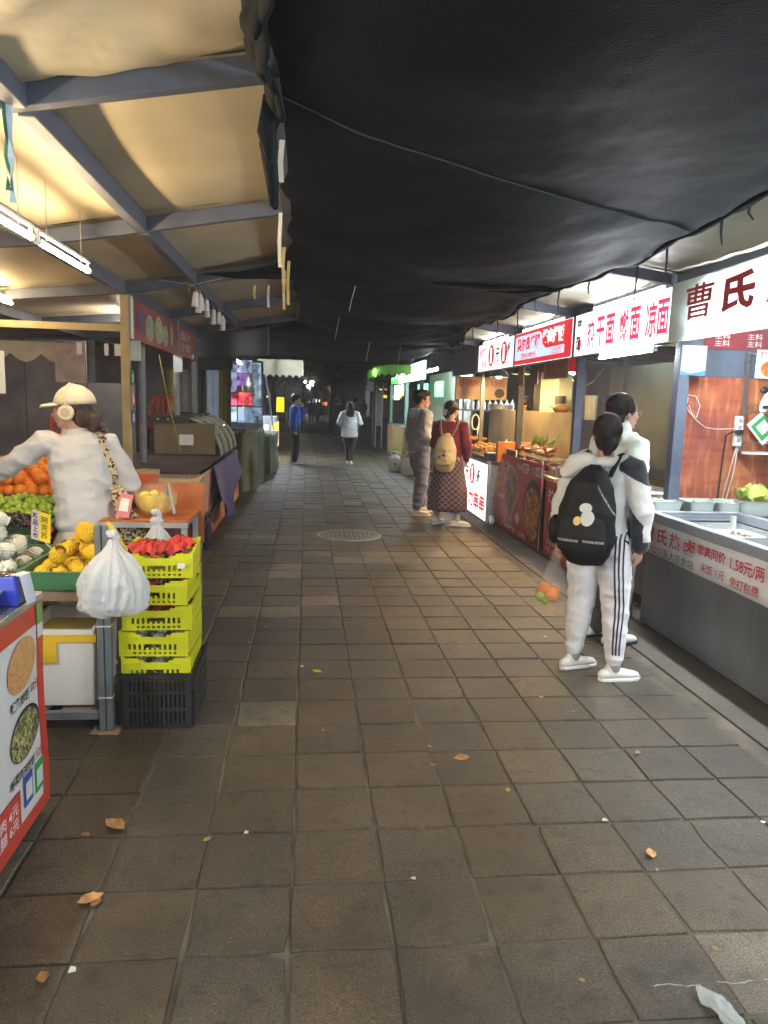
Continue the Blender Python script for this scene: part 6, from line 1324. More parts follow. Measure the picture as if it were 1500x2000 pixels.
# ---------------------------------------------------------------- 3 man in grey hoodie
m_ghood = fab('grey_hoodie', (.31,.35,.44), .08); m_gpant = fab('slate_sweatpants', (.19,.2,.28), .08)
t, A, G, ln, HM, sh = person('young man with short black hair in grey hoodie and loose slate sweatpants', (1.6, 10.5, 0), 74, 1.77, dict(er=(.235, -.05, 1.03), wr=(.2, .14, .93), el=(-.225, -.02, 1.03), wl=(-.215, .04, .82)), dict(fr=(.2, 1), fl=(-.2, 1), kl=(-.12, .1, .47), al=(-.13, .12, .085), kr=(.12, .0, .47), ar=(.14, -.06, .085)), yaw=12, pitch=3, man=True, vox=.0075)
shoes(t, G, M('cream_sneaker', (.55,.5,.4), .6)); trousers(t, G, m_gpant, .1, .088, .062, az=.05, fold=.012, rw=(.16, .125)); top(t, A, ln, sh, m_ghood, hem=.83, wid=1.12, ra=.08, re=.075, rw=.05, hood=True, fold=.012, wristcut=.2); hair(t, HM, 'short')
mb = MB(); mb.limb([(0, 0, .81), (0, 0, .85)], [(.175, .135), (.175, .135)], rnd_=False); mb.build('white_hem', m_wj, t, smooth=True)
g = worn('phone', 'white phone held by the man in the grey hoodie', 'phone', t); mb = MB(); c = V(A['wr'])+V((.045, .1, -.02)); mb.cb(c, (.012, .15, .075), Euler((.35, .1, .0)).to_matrix()); mb.build('phone_body', m_white, g, bevel=.004)
# ---------------------------------------------------------------- 4 woman in plaid skirt
m_mar = fab('maroon_knit', (.13,.012,.035), .15); m_plaid = M('plaid_skirt_cloth', (.06,.03,.055), .85, sheen=.2)
def plaid(N, L_, tc):
    sx = N.new('ShaderNodeSeparateXYZ'); L_.new(tc.outputs['Object'], sx.inputs[0]); at = N.new('ShaderNodeMath'); at.operation = 'ARCTAN2'; L_.new(sx.outputs[0], at.inputs[0]); L_.new(sx.outputs[1], at.inputs[1])
    outs = []
    for sg in (-1, 1):
        a = N.new('ShaderNodeMath'); a.operation = 'MULTIPLY_ADD'; L_.new(sx.outputs[2], a.inputs[0]); a.inputs[1].default_value = sg*14; 
        b_ = N.new('ShaderNodeMath'); b_.operation = 'MULTIPLY'; L_.new(at.outputs[0], b_.inputs[0]); b_.inputs[1].default_value = 16/6.2832; L_.new(b_.outputs[0], a.inputs[2])
        f = N.new('ShaderNodeMath'); f.operation = 'FRACT'; L_.new(a.outputs[0], f.inputs[0]); outs.append(ramp(N, L_, f.outputs[0], [(0, (.34,.26,.24)), (.1, (.34,.26,.24)), (.12, (.045,.02,.04)), (.5, (.03,.02,.045)), (.55, (.09,.03,.05)), (.95, (.045,.02,.04))]))
    mx = N.new('ShaderNodeVectorMath'); mx.operation = 'MAXIMUM'; L_.new(outs[0], mx.inputs[0]); L_.new(outs[1], mx.inputs[1]); return mx.outputs[0]
recolor(m_plaid, plaid)
t, A, G, ln, HM, sh = person('woman in maroon top and long plaid skirt with white sneakers', (1.87, 9.6, 0), 28, 1.63, dict(er=(.235, -.01, 1.04), wr=(.2, .12, .86), el=(-.21, .02, 1.04), wl=(-.12, .2, .95)), dict(al=(-.14, 0, .085), ar=(.15, -.03, .085), fl=(.3, 1), fr=(1, .35)), yaw=22, pitch=2, vox=.0075)
shoes(t, G, m_shoe); 
for k in 'lr': p = V(G['a'+k]); mb = MB(); mb.limb([p+V((0, 0, -.01)), p+V((0, 0, .08))], [.042, .042]); mb.build('sock', fab('cream_sock', (.5,.48,.4)), t, smooth=True)
top(t, A, ln, sh, m_mar, hem=.88, wid=1.02, ra=.068, re=.062, rw=.045, fold=.008)
mb = MB(); rr = []
for k in range(14):
    z = 1.0-.062*k; w_ = .145+.1*min(1, k/9)+.01*k/13; rr.append([V((w_*(1+.05*math.sin(7*a+k*.12)*k/13)*math.cos(a), w_*.8*(1+.05*math.sin(7*a+k*.12)*k/13)*math.sin(a), z)) for a in [6.2832*i/64 for i in range(64)]])
mb.loft(rr, cap=False); mb.build('plaid_skirt', m_plaid, t, smooth=True, solid=.006)
hair(t, HM, 'bun'); mb = MB(); mb.M = HM; [mb.tube([(x, -.12, .15), (x*1.4, -.14, .11), (x, -.145, .07)], .006, 5) for x in (-.02, 0, .022)]; mb.build('hair_clip', m_white, t, smooth=True)
g = worn('backpack', 'cream and yellow canvas backpack with small hanging charms', 'backpack', t); m_cbag = M('cream_canvas', (.62,.5,.24), .8, c2=(.58,.5,.36), scale=4, bump=.25, bscale=90)
mb = MB(); mb.limb([(0, -.17, .76), (0, -.185, .86), (0, -.185, 1.0), (0, -.17, 1.13), (0, -.15, 1.17)], [(.12, .06), (.15, .085), (.145, .085), (.11, .06), (.06, .03)]); mb.limb([(0, -.25, .82), (0, -.255, .93)], [(.11, .03), (.1, .025)]); blob(mb, 'bag_body', m_cbag, g, vox=.009, fold=.008)
for sx in (-1, 1): mb = MB(); mb.tube([(sx*.05, -.15, 1.13), (sx*.1, -.11, 1.25), (sx*.12, -.04, 1.36), (sx*.13, .07, 1.3), (sx*.14, .1, 1.1), (sx*.15, -.08, .85)], [(.008, .036)]*6, 8); mb.build('shoulder_strap', m_cbag, g, smooth=True)
for k, (x, z, c_) in enumerate(((.03, .98, (.6,.2,.05)), (.02, .93, (.03,.06,.2)), (-.03, .9, (.1,.15,.3)), (.05, .88, (.6,.58,.5)))): mb = MB(); mb.ell((x, -.3, z), (.018, .012, .022)); mb.build('charm', M('charm_%s' % 'abcd'[k], c_, .6), g, smooth=True)
# ---------------------------------------------------------------- 5 shopper in cap
m_wsh = fab('white_shirt', (.5,.52,.56), .05, .7); m_cap = fab('white_cap', (.62,.58,.46), .06)
t, A, G, ln, HM, sh = person('shopper in white cap, headphones and white shirt reaching over the fruit', (-1.26, 4.4, 0), -24, 1.64, dict(el=(-.36, .14, 1.16), wl=(-.5, .33, 1.06), er=(.25, .05, 1.03), wr=(.22, .24, .98)), {}, yaw=-64, pitch=4, lean=(-.045, .08, -.02), vox=.0065, palm={'wl': (0, 0, -1)})
shoes(t, G, M('dark_boot', (.03,.022,.02), .5))
top(t, A, ln, sh, m_wsh, hem=.8, wid=.97, ra=.064, re=.056, rw=.044, collar=True, fold=.01, flare=1.04, name='shirt')
mb = MB(); rr = []
for k in range(12):
    z = .86-.04*k; w_ = .122+.018*k; rr.append([V((w_*(1+.06*math.sin(14*a)*k/11)*math.cos(a), w_*.82*(1+.06*math.sin(14*a)*k/11)*math.sin(a), z)) for a in [6.2832*i/84 for i in range(84)]])
mb.loft(rr, cap=False); mb.build('pleated_skirt', fab('cream_skirt', (.6,.56,.46), .05), t, smooth=True, solid=.005)
hair(t, HM, 'low', m_hairb)
mb = MB(); mb.M = HM; mb.limb([(.02, -.1, .1), (.05, -.14, .04), (.06, -.15, -.04), (.045, -.14, -.12)], [.024, .032, .024, .006]); mb.M = None; blob(mb, 'ponytail', m_hairb, t, vox=.006, fold=.006, fs=(30, 30, 8))
mb = MB(); mb.M = HM; cr_ = []
for k in range(9):
    a = math.pi/2*k/8; cr_.append([V((.096*math.cos(a)*math.cos(b_), -.022+.116*math.cos(a)*math.sin(b_), .168+.112*math.sin(a))) for b_ in [6.2832*i/32 for i in range(32)]])
mb.loft(cr_); mb.ell((0, -.022, .281), (.008, .008, .005)); mb.M = None; mb.build('cap', m_cap, t, smooth=True)
mb = MB(); mb.M = HM; mb.loft([[V((x*.08*math.sqrt(max(0, 1-(k/5.3)**2)), .078+.017*k-.03*x*x*(1-k/5), .184-.002*k-.016*x*x)) for x in [-1+.125*i for i in range(17)]] for k in range(6)], cap=False, closed=False); mb.M = None; mb.build('cap_brim', m_cap, t, smooth=True, solid=.005)
m_hp = M('cream_headphones', (.66,.6,.46), .35, var=.04)
for s in (-1, 1):
    mb = MB(); mb.M = HM; mb.cyl((s*.075, .0, .125), (s*.108, 0, .125), .043, n=24); mb.M = None; mb.build('ear_cup', m_hp, t, bevel=.008); mb = MB(); mb.M = HM; mb.cyl((s*.1085, .0, .125), (s*.111, 0, .125), .026, n=20); mb.M = None; mb.build('ear_cup_face', M('beige_plate', (.45,.36,.26), .4), t)
mb = MB(); mb.M = HM; mb.tube([(.098*math.cos(a), -.004, .155+.125*math.sin(a)) for a in [math.pi*k/18 for k in range(19)]], [(.008, .012)]*19, 8); mb.M = None; mb.build('headband', m_hp, t, smooth=True)
g = worn('shoulder_bag', 'leopard print sling bag strap across the shopper in white', 'bag', t); m_leo = M('leopard_print', (.6,.5,.32), .8)
def leo(N, L_, tc):
    v = N.new('ShaderNodeTexVoronoi'); v.inputs['Scale'].default_value = 52; L_.new(tc.outputs['Object'], v.inputs[0]); n_ = N.new('ShaderNodeTexNoise'); n_.inputs['Scale'].default_value = 60; L_.new(tc.outputs['Object'], n_.inputs[0])
    a = N.new('ShaderNodeMath'); a.operation = 'MULTIPLY_ADD'; L_.new(n_.outputs[0], a.inputs[0]); a.inputs[1].default_value = .35; L_.new(v.outputs[0], a.inputs[2])
    return ramp(N, L_, a.outputs[0], [(.0, (.3,.17,.07)), (.38, (.3,.17,.07)), (.4, (.015,.01,.01)), (.62, (.015,.01,.01)), (.65, (.6,.5,.32))])
recolor(m_leo, leo)
shirt = [c for c in t.children if c.name.startswith('shirt')][0]; bv = bvh_of(shirt); mb = MB(); rings = []
for k in range(30):
    u = k/29; z = 1.36-.5*u; x = .08+.1*u; h_ = bv.ray_cast(V((x, -.6, z)), V((0, 1, 0))); y = (h_[0].y if h_[0] else -.13)-.008-.03*max(0, u-.7)*3; w_ = .018+.034*u
    rings.append([V((x-w_, y-.004, z)), V((x+w_, y+.008, z+.01)), V((x+w_, y+.02, z+.01)), V((x-w_, y+.008, z))])
mb.loft(rings); mb.build('strap', m_leo, g, smooth=True, auto=True); mb = MB(); mb.limb([(.2, -.14, .87), (.22, -.12, .78), (.22, -.08, .68)], [(.05, .03), (.075, .04), (.05, .03)]); blob(mb, 'pouch', m_leo, g, vox=.008, fold=.006)
# ---------------------------------------------------------------- 6-9 far people
m_blue = fab('blue_jacket', (.02,.07,.42), .1); m_dk = fab('black_trousers', (.012,.012,.015)); m_lg = fab('light_grey_shirt', (.5,.54,.56), .06)
t, A, G, ln, HM, sh = person('man in blue jacket and dark trousers raising a hand to his mouth', (-.3, 18.8, 0), 82, 1.7, dict(er=(.19, -.06, 1.02), wr=(.2, -.02, .8), el=(-.17, .2, 1.06), wl=(-.06, .17, 1.3)), dict(fl=(0, 1), fr=(.1, 1)), yaw=0, pitch=6, man=True, vox=.011)
shoes(t, G, m_steelgrey); trousers(t, G, m_dk, .1, .085, .07, az=0, vox=.011); top(t, A, ln, sh, m_blue, hem=.86, wid=1.1, ra=.078, re=.07, rw=.05, vox=.011); hair(t, HM, 'short', vox=.01)
t, A, G, ln, HM, sh = person('long haired woman in loose light grey shirt walking away', (1.08, 18.8, 0), 2, 1.56, dict(er=(.27, -.02, 1.06), wr=(.17, .15, 1.0), el=(-.27, -.02, 1.06), wl=(-.17, .15, 1.0)), dict(kl=(-.05, .06, .47), al=(-.03, .1, .09), kr=(.07, -.0, .47), ar=(.05, -.12, .1)), vox=.011)
shoes(t, G, m_shoe); trousers(t, G, m_dk, .1, .075, .05, az=.0, vox=.011); top(t, A, ln, sh, m_lg, hem=.7, wid=1.3, ra=.085, re=.08, rw=.055, flare=.95, vox=.011); hair(t, HM, 'long', vox=.01)
m_grn = fab('dark_green_coat', (.05,.06,.045)); m_brg = fab('brown_grey_jacket', (.2,.15,.12))
for k, (x, y, mt, h, lb) in enumerate(((1.95, 30.5, m_brg, 1.72, 'distant figure in brown grey jacket walking away up the path'), (1.25, 31.6, m_grn, 1.66, 'distant figure in dark green coat walking beside the brown grey jacket'))):
    t, A, G, ln, HM, sh = person(lb, (x, y, 0), 0, h, {}, dict(al=(-.09, .08, .09), ar=(.09, -.08, .09)), vox=.018, facep=False, hands=False); shoes(t, G, m_shoe); trousers(t, G, m_dk, vox=.018); top(t, A, ln, sh, mt, hem=.8, wid=1.25, vox=.018); hair(t, HM, 'short', vox=.015)
# vendors
t, A, G, ln, HM, sh = person('vendor whose face shows above the backsplash of the roast stall', (3.42, 11.6, 0), -120, 1.74, {}, {}, yaw=10, vox=.009); top(t, A, ln, sh, m_wj, hem=.84, vox=.01); hair(t, HM, 'bun', vox=.008); trousers(t, G, m_dk, vox=.012); shoes(t, G, m_shoe)
# ================================================================== FAR END
m_dpost = M('dark_painted_post', (.045,.047,.055), .5)
t = thing('closed_stall', 'closed stall with grey curtain panels and dark posts behind the display case', 'stall', (-1.8, 12.4, 0))
for k, (x0, x1, c, e) in enumerate(((-2.25, -2.1, (.45,.4,.05), 0), (-2.09, -1.8, (.36,.38,.36), 0), (-1.78, -1.64, (.05,.05,.05), 0), (-1.63, -1.43, (.4,.45,.55), .12), (-1.42, -1.27, (.38,.38,.04), 0))):
    def P(u, v): return V((x0+(x1-x0)*u, 12.4+.015*math.sin(u*12+k), 1.0+1.02*v))
    MB().grid(P, 10, 3).build('curtain_panel', M('curtain_%s' % 'abcde'[k], c, .6, var=.2, scale=3, bump=.2, bscale=12, emit=e, ec=(.5,.65,.9)), t, smooth=True, solid=.004)  # lit look of the bluish panel is a faint glow in its material
for x in (-1.78, -1.26): MB().box((x-.03, 12.3, 0), (x+.03, 12.36, 2.3)).build('post', m_dpost, t)
MB().box((-4.4, 12.45, 0), (-1.26, 12.5, 2.35)).build('rear_panel', m_dark, t); MB().box((-2.3, 12.28, 2.04), (-1.2, 12.34, 2.2)).build('dark_lintel', m_dpost, t)
# coloured light behind a hanging clear sheet
t = thing('plastic_curtain', 'clear plastic curtain glowing pink, blue and white from the stall behind', 'plastic curtain', (-1.0, 14, 1.5))
def P(u, v):
    y = 11.9+4.3*u-.0*v; return V((-1.05+.0*u+.05*noise.noise(V((u*6, v*2, 1)))+.1*(1-v), y+.4*(1-v)*(u-.2), .98+(1.25+.05*u)*v))
MB().grid(P, 50, 20).build('sheet', plastic('thin_clear_sheet', (.4,.46,.55), .5, .12), t, smooth=True)
t = thing('lit_menu_wall', 'lit drinks stall menu wall of purple, red and pale blue panels', 'menu wall', (-1.6, 18.7, 1.5))
for k, (x0, x1, z0, z1, c, s_) in enumerate(((-1.72, -1.36, 2.2, 2.5, (.45,.5,.8), 1.1), (-1.72, -1.42, 1.88, 2.18, (.35,.15,.6), .9), (-1.95, -1.72, 1.4, 1.68, (1,.08,.2), 1.0), (-1.68, -1.36, 1.42, 1.72, (1,.05,.06), 2.2), (-1.7, -1.12, .98, 1.36, (.3,.45,.7), .8), (-1.34, -1.14, 1.4, 2.45, (.3,.45,.6), .7), (-2.1, -1.74, 1.0, 1.36, (.5,.7,.8), .9), (-2.1, -1.74, 1.72, 2.4, (.35,.4,.6), .6))):
    MB().box((x0, 18.7+.02*k, z0), (x1, 18.72+.02*k, z1)).build('lit_panel', recolor(M('panel_%s' % 'abcdefgh'[k], c, .5, emit=s_, ec=c), lambda N, L_, tc, c=c: ramp(N, L_, (lambda q: (L_.new(tc.outputs['Object'], q.inputs[0]), setattr(q.inputs['Scale'], 'default_value', 5), q.outputs[0])[2])(N.new('ShaderNodeTexNoise')), [(.34, tuple(x*.1 for x in c)), (.5, c), (.66, tuple(min(1, x*1.3+.15) for x in c))])), t)
MB().box((-2.6, 18.9, 0), (-1.1, 18.94, 2.5)).build('rear_board', m_dark, t)
tube_lamp((-1.5, 16.2, 2.35), (-1.5, 17.4, 2.35), M('dim_cool_fill', (1,1,1), .4, emit=160, ec=(.8,.92,1)), 'added cool fill tube above the covered goods on the left', r=.012)  # tube added to light the tarps below it
m_gcov = M('dark_green_tarp', (.05,.075,.05), .7, c2=(.14,.17,.13), scale=2.5, bump=.4, bscale=10)
def heapcloth(x0, x1, y0, y1, h, sd):
    def P(u, v):
        a = 6.2832*u; cx_, cy_ = (x0+x1)/2, (y0+y1)/2; w_, d_ = (x1-x0)/2, (y1-y0)/2; c, s = math.cos(a), math.sin(a)
        e = .45; r_ = (1 if v < .6 else 1-((v-.6)/.4)**1.5*1.0); fl = 1+.07*math.sin(a*9+sd)*(1-v)+.1*noise.noise(V((c*2, s*2, v*2+sd)))
        return V((cx_+w_*r_*fl*math.copysign(abs(c)**e, c), cy_+d_*r_*fl*math.copysign(abs(s)**e, s), h*min(1, v/.6)*(1+.08*noise.noise(V((c*2, s*3, sd))))))
    return MB().grid(P, 70, 16)
o = heapcloth(-1.75, -.86, 12.8, 15.6, .98, 1).build('covered_goods', m_gcov, smooth=True); tag(o, 'nearer heap of goods under a dark green tarp on the left', 'covered goods')
o = heapcloth(-1.6, -.68, 16.0, 18.6, .82, 4).build('covered_goods', M('pale_green_tarp2', (.2,.25,.2), .7, c2=(.1,.13,.1), scale=2.5, bump=.4, bscale=10), smooth=True); tag(o, 'farther, paler heap of goods under a green tarp on the left', 'covered goods')
def awning(x0, x1, y0, y1, z0, z1, label, mt, edge, n=7):
    t = thing('scalloped_awning', label, 'awning', ((x0+x1)/2, (y0+y1)/2, z1))
    MB().grid(lambda u, v: V((x0+(x1-x0)*u, y0+(y1-y0)*v, z1+.12*v*0+.03*math.sin(u*20)*.3)), 16, 6).build('awning_top', mt, t, smooth=True, solid=.006)
    pts = [V((x0, y0, z1))]+[V((x0+(x1-x0)*k/(n*8), y0, z0+.07*abs(math.cos(math.pi*k/8)))) for k in range(n*8+1)]+[V((x1, y0, z1))]
    MB().poly(pts).build('front_valance', mt, t)
    xs = x1 if edge > 0 else x0; pts = [V((xs, y0+.01, z1))]+[V((xs, y0+.01+(y1-y0)*k/32, z0+.07*abs(math.cos(math.pi*k/8)))) for k in range(33)]+[V((xs, y1, z1))]
    MB().poly(pts).build('side_valance', mt, t)
    for x in (x0+.05, x1-.05): MB().cyl((x, y0+.08, z1-.03), (x, y1, z1-.03), .015, n=6).build('awning_arm', m_dpost, t)
    return t
m_cre = M('cream_awning_cloth', (.6,.58,.44), .7, var=.06, transl=.3); m_gra = M('lime_green_awning', (.25,.6,.12), .6, var=.08, transl=.35)
awning(-1.25, -.12, 18.9, 21.5, 2.12, 2.56, 'cream scalloped awning over the farthest left stall', m_cre, 1)
awning(1.75, 2.6, 17.8, 22.0, 2.2, 2.48, 'lime green scalloped awning over the far right stall', m_gra, -1, 5)
t = thing('drinks_stall', 'farthest left stall with a lit sign, small counter and glowing front panels', 'stall', (-1.4, 21, 0))
MB().box((-1.3, 19.3, 1.85), (-1.24, 19.9, 2.35)).build('lit_sign', M('red_white_lit', (1,.8,.8), .5, emit=2.2, ec=(1,.8,.82)), t); MB().box((-1.9, 20.5, .2), (-.85, 22.5, 1.1)).build('counter', M('grey_white_counter', (.4,.42,.45), .5), t)
MB().box((-1.16, 20.47, .2), (-1.04, 20.49, .88)).build('white_glow_panel', M('cool_glow', (.7,.9,1), .5, emit=1.6, ec=(.7,.9,1)), t); MB().box((-.845, 20.5, .22), (-.83, 21.6, .92)).build('yellow_glow_panel', M('yellow_glow', (1,.8,.02), .5, emit=3.0, ec=(1,.62,.02)), t); MB().box((-.845, 21.62, .22), (-.83, 22.4, .92)).build('orange_glow_panel', M('orange_glow', (1,.5,.3), .5, emit=2.0, ec=(1,.45,.25)), t)
MB().box((-.93, 20.47, .25), (-.86, 20.49, .9)).build('yellow_edge', M('yellow_glow', (1,.8,.02), .5), t)
for x in (-1.2,): MB().cyl((x, 19.0, 0), (x, 19.0, 2.56), .025, n=8).build('post', m_dpost, t)
MB().cyl((-1.1, 19.0, 2.5), (-.72, 18.8, .2), .018, n=8).build('slanting_prop', m_alu, t)
tube_lamp((-.8, 19.4, 2.3), (-.8, 20.6, 2.3), m_tubes, 'white tube light under the cream awning')
# far right stall
m_gpan = M('green_print_panel', (.1,.35,.08), .5, c2=(.45,.2,.12), scale=4, sharp=(.5,.56)); m_gpost = M('green_grey_post', (.14,.24,.2), .5)
t = thing('snack_stall', 'far right green and white stall with a lit white sign and printed counter', 'stall', (2.8, 18, 0))
MB().box((2.46, 15.9, 2.1), (2.52, 20.3, 2.5)).build('sign_box', m_face, t); MB().box((2.46, 20.32, 2.12), (2.52, 22, 2.5)).build('green_sign', M('green_lit_sign', (.1,.8,.15), .5, emit=1.5, ec=(.12,.85,.12)), t)
L('酱香饼', (2.457, 18.0, 2.33), 2.6, .2, '-X', M('dim_orange_letter', (.6,.3,.15), .5, emit=.9, ec=(1,.7,.5)), t, .0); L('现烤现卖', (2.457, 18.0, 2.17), 2.2, .08, '-X', M('dim_orange_letter', (.6,.3,.15), .5), t, 0); L('美味小吃', (2.457, 21.2, 2.31), 1.4, .2, '-X', m_whitelit, t, 0)
for y in (16.2, 18.6, 22.0): MB().box((2.44, y-.04, 0), (2.52, y+.04, 2.1)).build('post', m_gpost, t)
MB().box((2.4, 16.3, .1), (2.9, 21.9, .98)).build('counter', m_steelgrey, t); MB().box((2.385, 16.35, .15), (2.398, 21.9, .95)).build('printed_front', m_gpan, t)
MB().box((3.6, 16.2, .0), (3.66, 22, 2.4)).build('rear_wall', M('pale_rear_wall', (.4,.42,.36), .6), t)
for k, (y, z, w_) in enumerate(((17.0, 1.75, 1.0), (19.5, 1.75, 1.6))): MB().box((3.0, y-w_/2, z), (3.03, y+w_/2, z+.34)).build('lit_green_menu', M('lit_green_menu', (.1,.8,.4), .5, emit=1.6, ec=(.3,.95,.5)), t)
MB().box((2.55, 20.9, 1.66), (2.58, 21.95, 2.08)).build('lit_white_menu', M('cool_lit_menu', (.8,.95,1), .5, emit=2.2, ec=(.75,.95,1)), t); MB().box((2.44, 18.9, 1.75), (2.46, 19.6, 2.05)).build('grey_notice', m_paper, t)
tube_lamp((2.9, 16.6, 2.35), (2.9, 18.0, 2.35), m_tubeb, 'white tube light inside the far right green stall', r=.02); tube_lamp((2.15, 19.0, 2.4), (2.15, 20.2, 2.4), m_tubew, 'white tube light under the lime green awning')
mb = MB(); mb.cyl((2.1, 18.1, 2.36), (2.02, 17.9, 2.26), .09, .1, 14); o = mb.build('exhaust_can', m_steelgrey, smooth=True, auto=True); tag(o, 'grey cylinder fixed below the corner of the green awning', 'canister')
def jug(x, y, s_, label, red):
    t = thing('plastic_jug', label, 'jug', (x, y, 0), group='white jugs by the far right stall')
    mb = MB(); mb.loft([[V((x+w_*math.copysign(abs(math.cos(a))**.5, math.cos(a)), y+d_*math.copysign(abs(math.sin(a))**.5, math.sin(a)), z)) for a in [6.2832*k/20 for k in range(20)]] for w_, d_, z in [(.1*s_, .08*s_, 0), (.12*s_, .095*s_, .02), (.12*s_, .095*s_, .26*s_), (.1*s_, .08*s_, .31*s_), (.045, .045, .35*s_), (.04, .04, .37*s_)]])
    mb.build('jug_body', M('cloudy_jug_plastic', (.55,.56,.52), .4, var=.05, transl=.3), t, smooth=True, auto=True); MB().cyl((x, y, .37*s_), (x, y, .4*s_), .045, n=14).build('cap', m_red_ink, t); mb = MB(); mb.tube([(x-.08*s_, y, .3*s_), (x-.07*s_, y, .4*s_), (x+.07*s_, y, .4*s_), (x+.08*s_, y, .3*s_)], .012, 6); mb.build('handle', m_white, t, smooth=True)
    if red: patch(rect((x, y-.097*s_, .17*s_), .05, .06, '-Y'), 'red_label', m_red_ink, t, '-Y')
jug(2.02, 16.9, 1.15, 'taller white jug with a red label on the pavement', True); jug(2.24, 16.3, 1.1, 'squat white jug beside the labelled one, half behind the man', False)
# boards, road sign, lamps
t = thing('notice_stand', 'tall narrow notice board on two white poles beside the path', 'notice stand', (2.5, 26, 0))
for x in (2.4, 2.62): MB().cyl((x, 26, 0), (x, 26, 2.15), .022, n=8).build('pole', m_alu, t)
MB().box((2.425, 25.98, .75), (2.595, 26.0, 1.95)).build('board', M('grey_notice_board', (.4,.38,.42), .6, var=.3, scale=16), t); t = thing('grey_post', 'grey post with a small white box near its top', 'post', (2.35, 26.6, 0)); MB().cyl((2.36, 26.6, 0), (2.36, 26.6, 2.9), .05, n=10).build('post', m_steelgrey, t); MB().box((2.12, 26.5, 1.95), (2.34, 26.56, 2.28)).build('white_box', m_paper, t)
t = thing('yield_sign', 'red bordered triangular give way sign pointing down', 'road sign', (1.38, 45, 0))
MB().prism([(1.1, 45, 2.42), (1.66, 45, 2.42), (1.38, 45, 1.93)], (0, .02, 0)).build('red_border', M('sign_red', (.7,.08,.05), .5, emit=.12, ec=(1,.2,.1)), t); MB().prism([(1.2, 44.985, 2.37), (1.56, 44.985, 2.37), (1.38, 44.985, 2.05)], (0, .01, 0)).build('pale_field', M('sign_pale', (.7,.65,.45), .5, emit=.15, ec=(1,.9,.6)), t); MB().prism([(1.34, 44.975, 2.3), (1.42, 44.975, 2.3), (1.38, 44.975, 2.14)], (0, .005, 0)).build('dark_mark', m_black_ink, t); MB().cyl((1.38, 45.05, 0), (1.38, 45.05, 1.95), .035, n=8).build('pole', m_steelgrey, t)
m_lampw = M('street_lamp_glow', (1,.97,.85), .5, emit=700, ec=(1,.97,.85))
t = thing('street_lamp', 'distant street lamp with a cluster of white globes', 'street lamp', (.3, 80, 0)); MB().cyl((.3, 80, 0), (.3, 80, 3.3), .06, n=8).build('pole', m_steelgrey, t)
for x, z in ((.3, 3.1), (.05, 3.0), (.55, 3.15), (.42, 3.42), (.62, 3.5), (.15, 2.85), (-.25, 3.45)): mb = MB(); mb.ell((x, 80, z), .11, 8, 6); mb.build('lamp_globe', m_lampw, t)
for k, (x, z, w_, h, c, s_, lb) in enumerate(((1.05, 1.35, .35, .5, (1,1,1), 5, 'distant lit white stall front'), (1.75, 1.2, .5, .3, (1,.25,.12), 3, 'distant lit red orange stall front'), (.45, 1.3, .5, .3, (.2,.8,.7), 2.4, 'distant lit green stall front'), (-1.8, 1.2, .55, .95, (1,.75,.02), 1.6, 'tall yellow lit panel between the tree and the man in blue'), (2.6, 1.25, .25, .15, (.8,.85,1), 2.5, 'small distant bluish white light'), (-.5, 1.2, .2, .15, (1,.95,.8), 3, 'small distant warm white light'), (-3.9, 1.75, .2, .15, (1,.7,.3), 3, 'small distant amber light at the left'), (.9, 1.6, .9, .12, (1,.9,.6), 1.2, 'long distant pale awning light'))):
    y = 75 if k != 3 else 50
    t = thing('distant_stall', lb, 'lit stall', (x, y, 0)); MB().box((x-w_/2, y, z-h/2), (x+w_/2, y+.1, z+h/2)).build('lit_front', M('distant_light_%s' % 'abcdefgh'[k], c, .5, emit=s_, ec=c), t); MB().box((x-w_/2-.1, y+.11, 0), (x+w_/2+.1, y+.9, z+h/2+.2)).build('stall_body', m_dark, t)
t = thing('building', 'dark low building with a row of small yellow lit windows', 'building', (9.5, 78, 0)); MB().box((6.5, 78, 0), (16, 84, 4.5)).build('wall', m_dark, t)
for k in range(9): MB().box((7.4+.28*k, 77.9, 2.0), (7.4+.28*k+.2, 77.95, 2.25)).build('window', M('yellow_window_glow', (1,.6,.1), .5, emit=2.5, ec=(1,.55,.08)), t)
for k in range(3): MB().box((7.5+.35*k, 77.9, 2.8), (7.5+.35*k+.28, 77.95, 2.9)).build('sign_letter', M('yellow_window_glow', (1,.6,.1), .5), t)
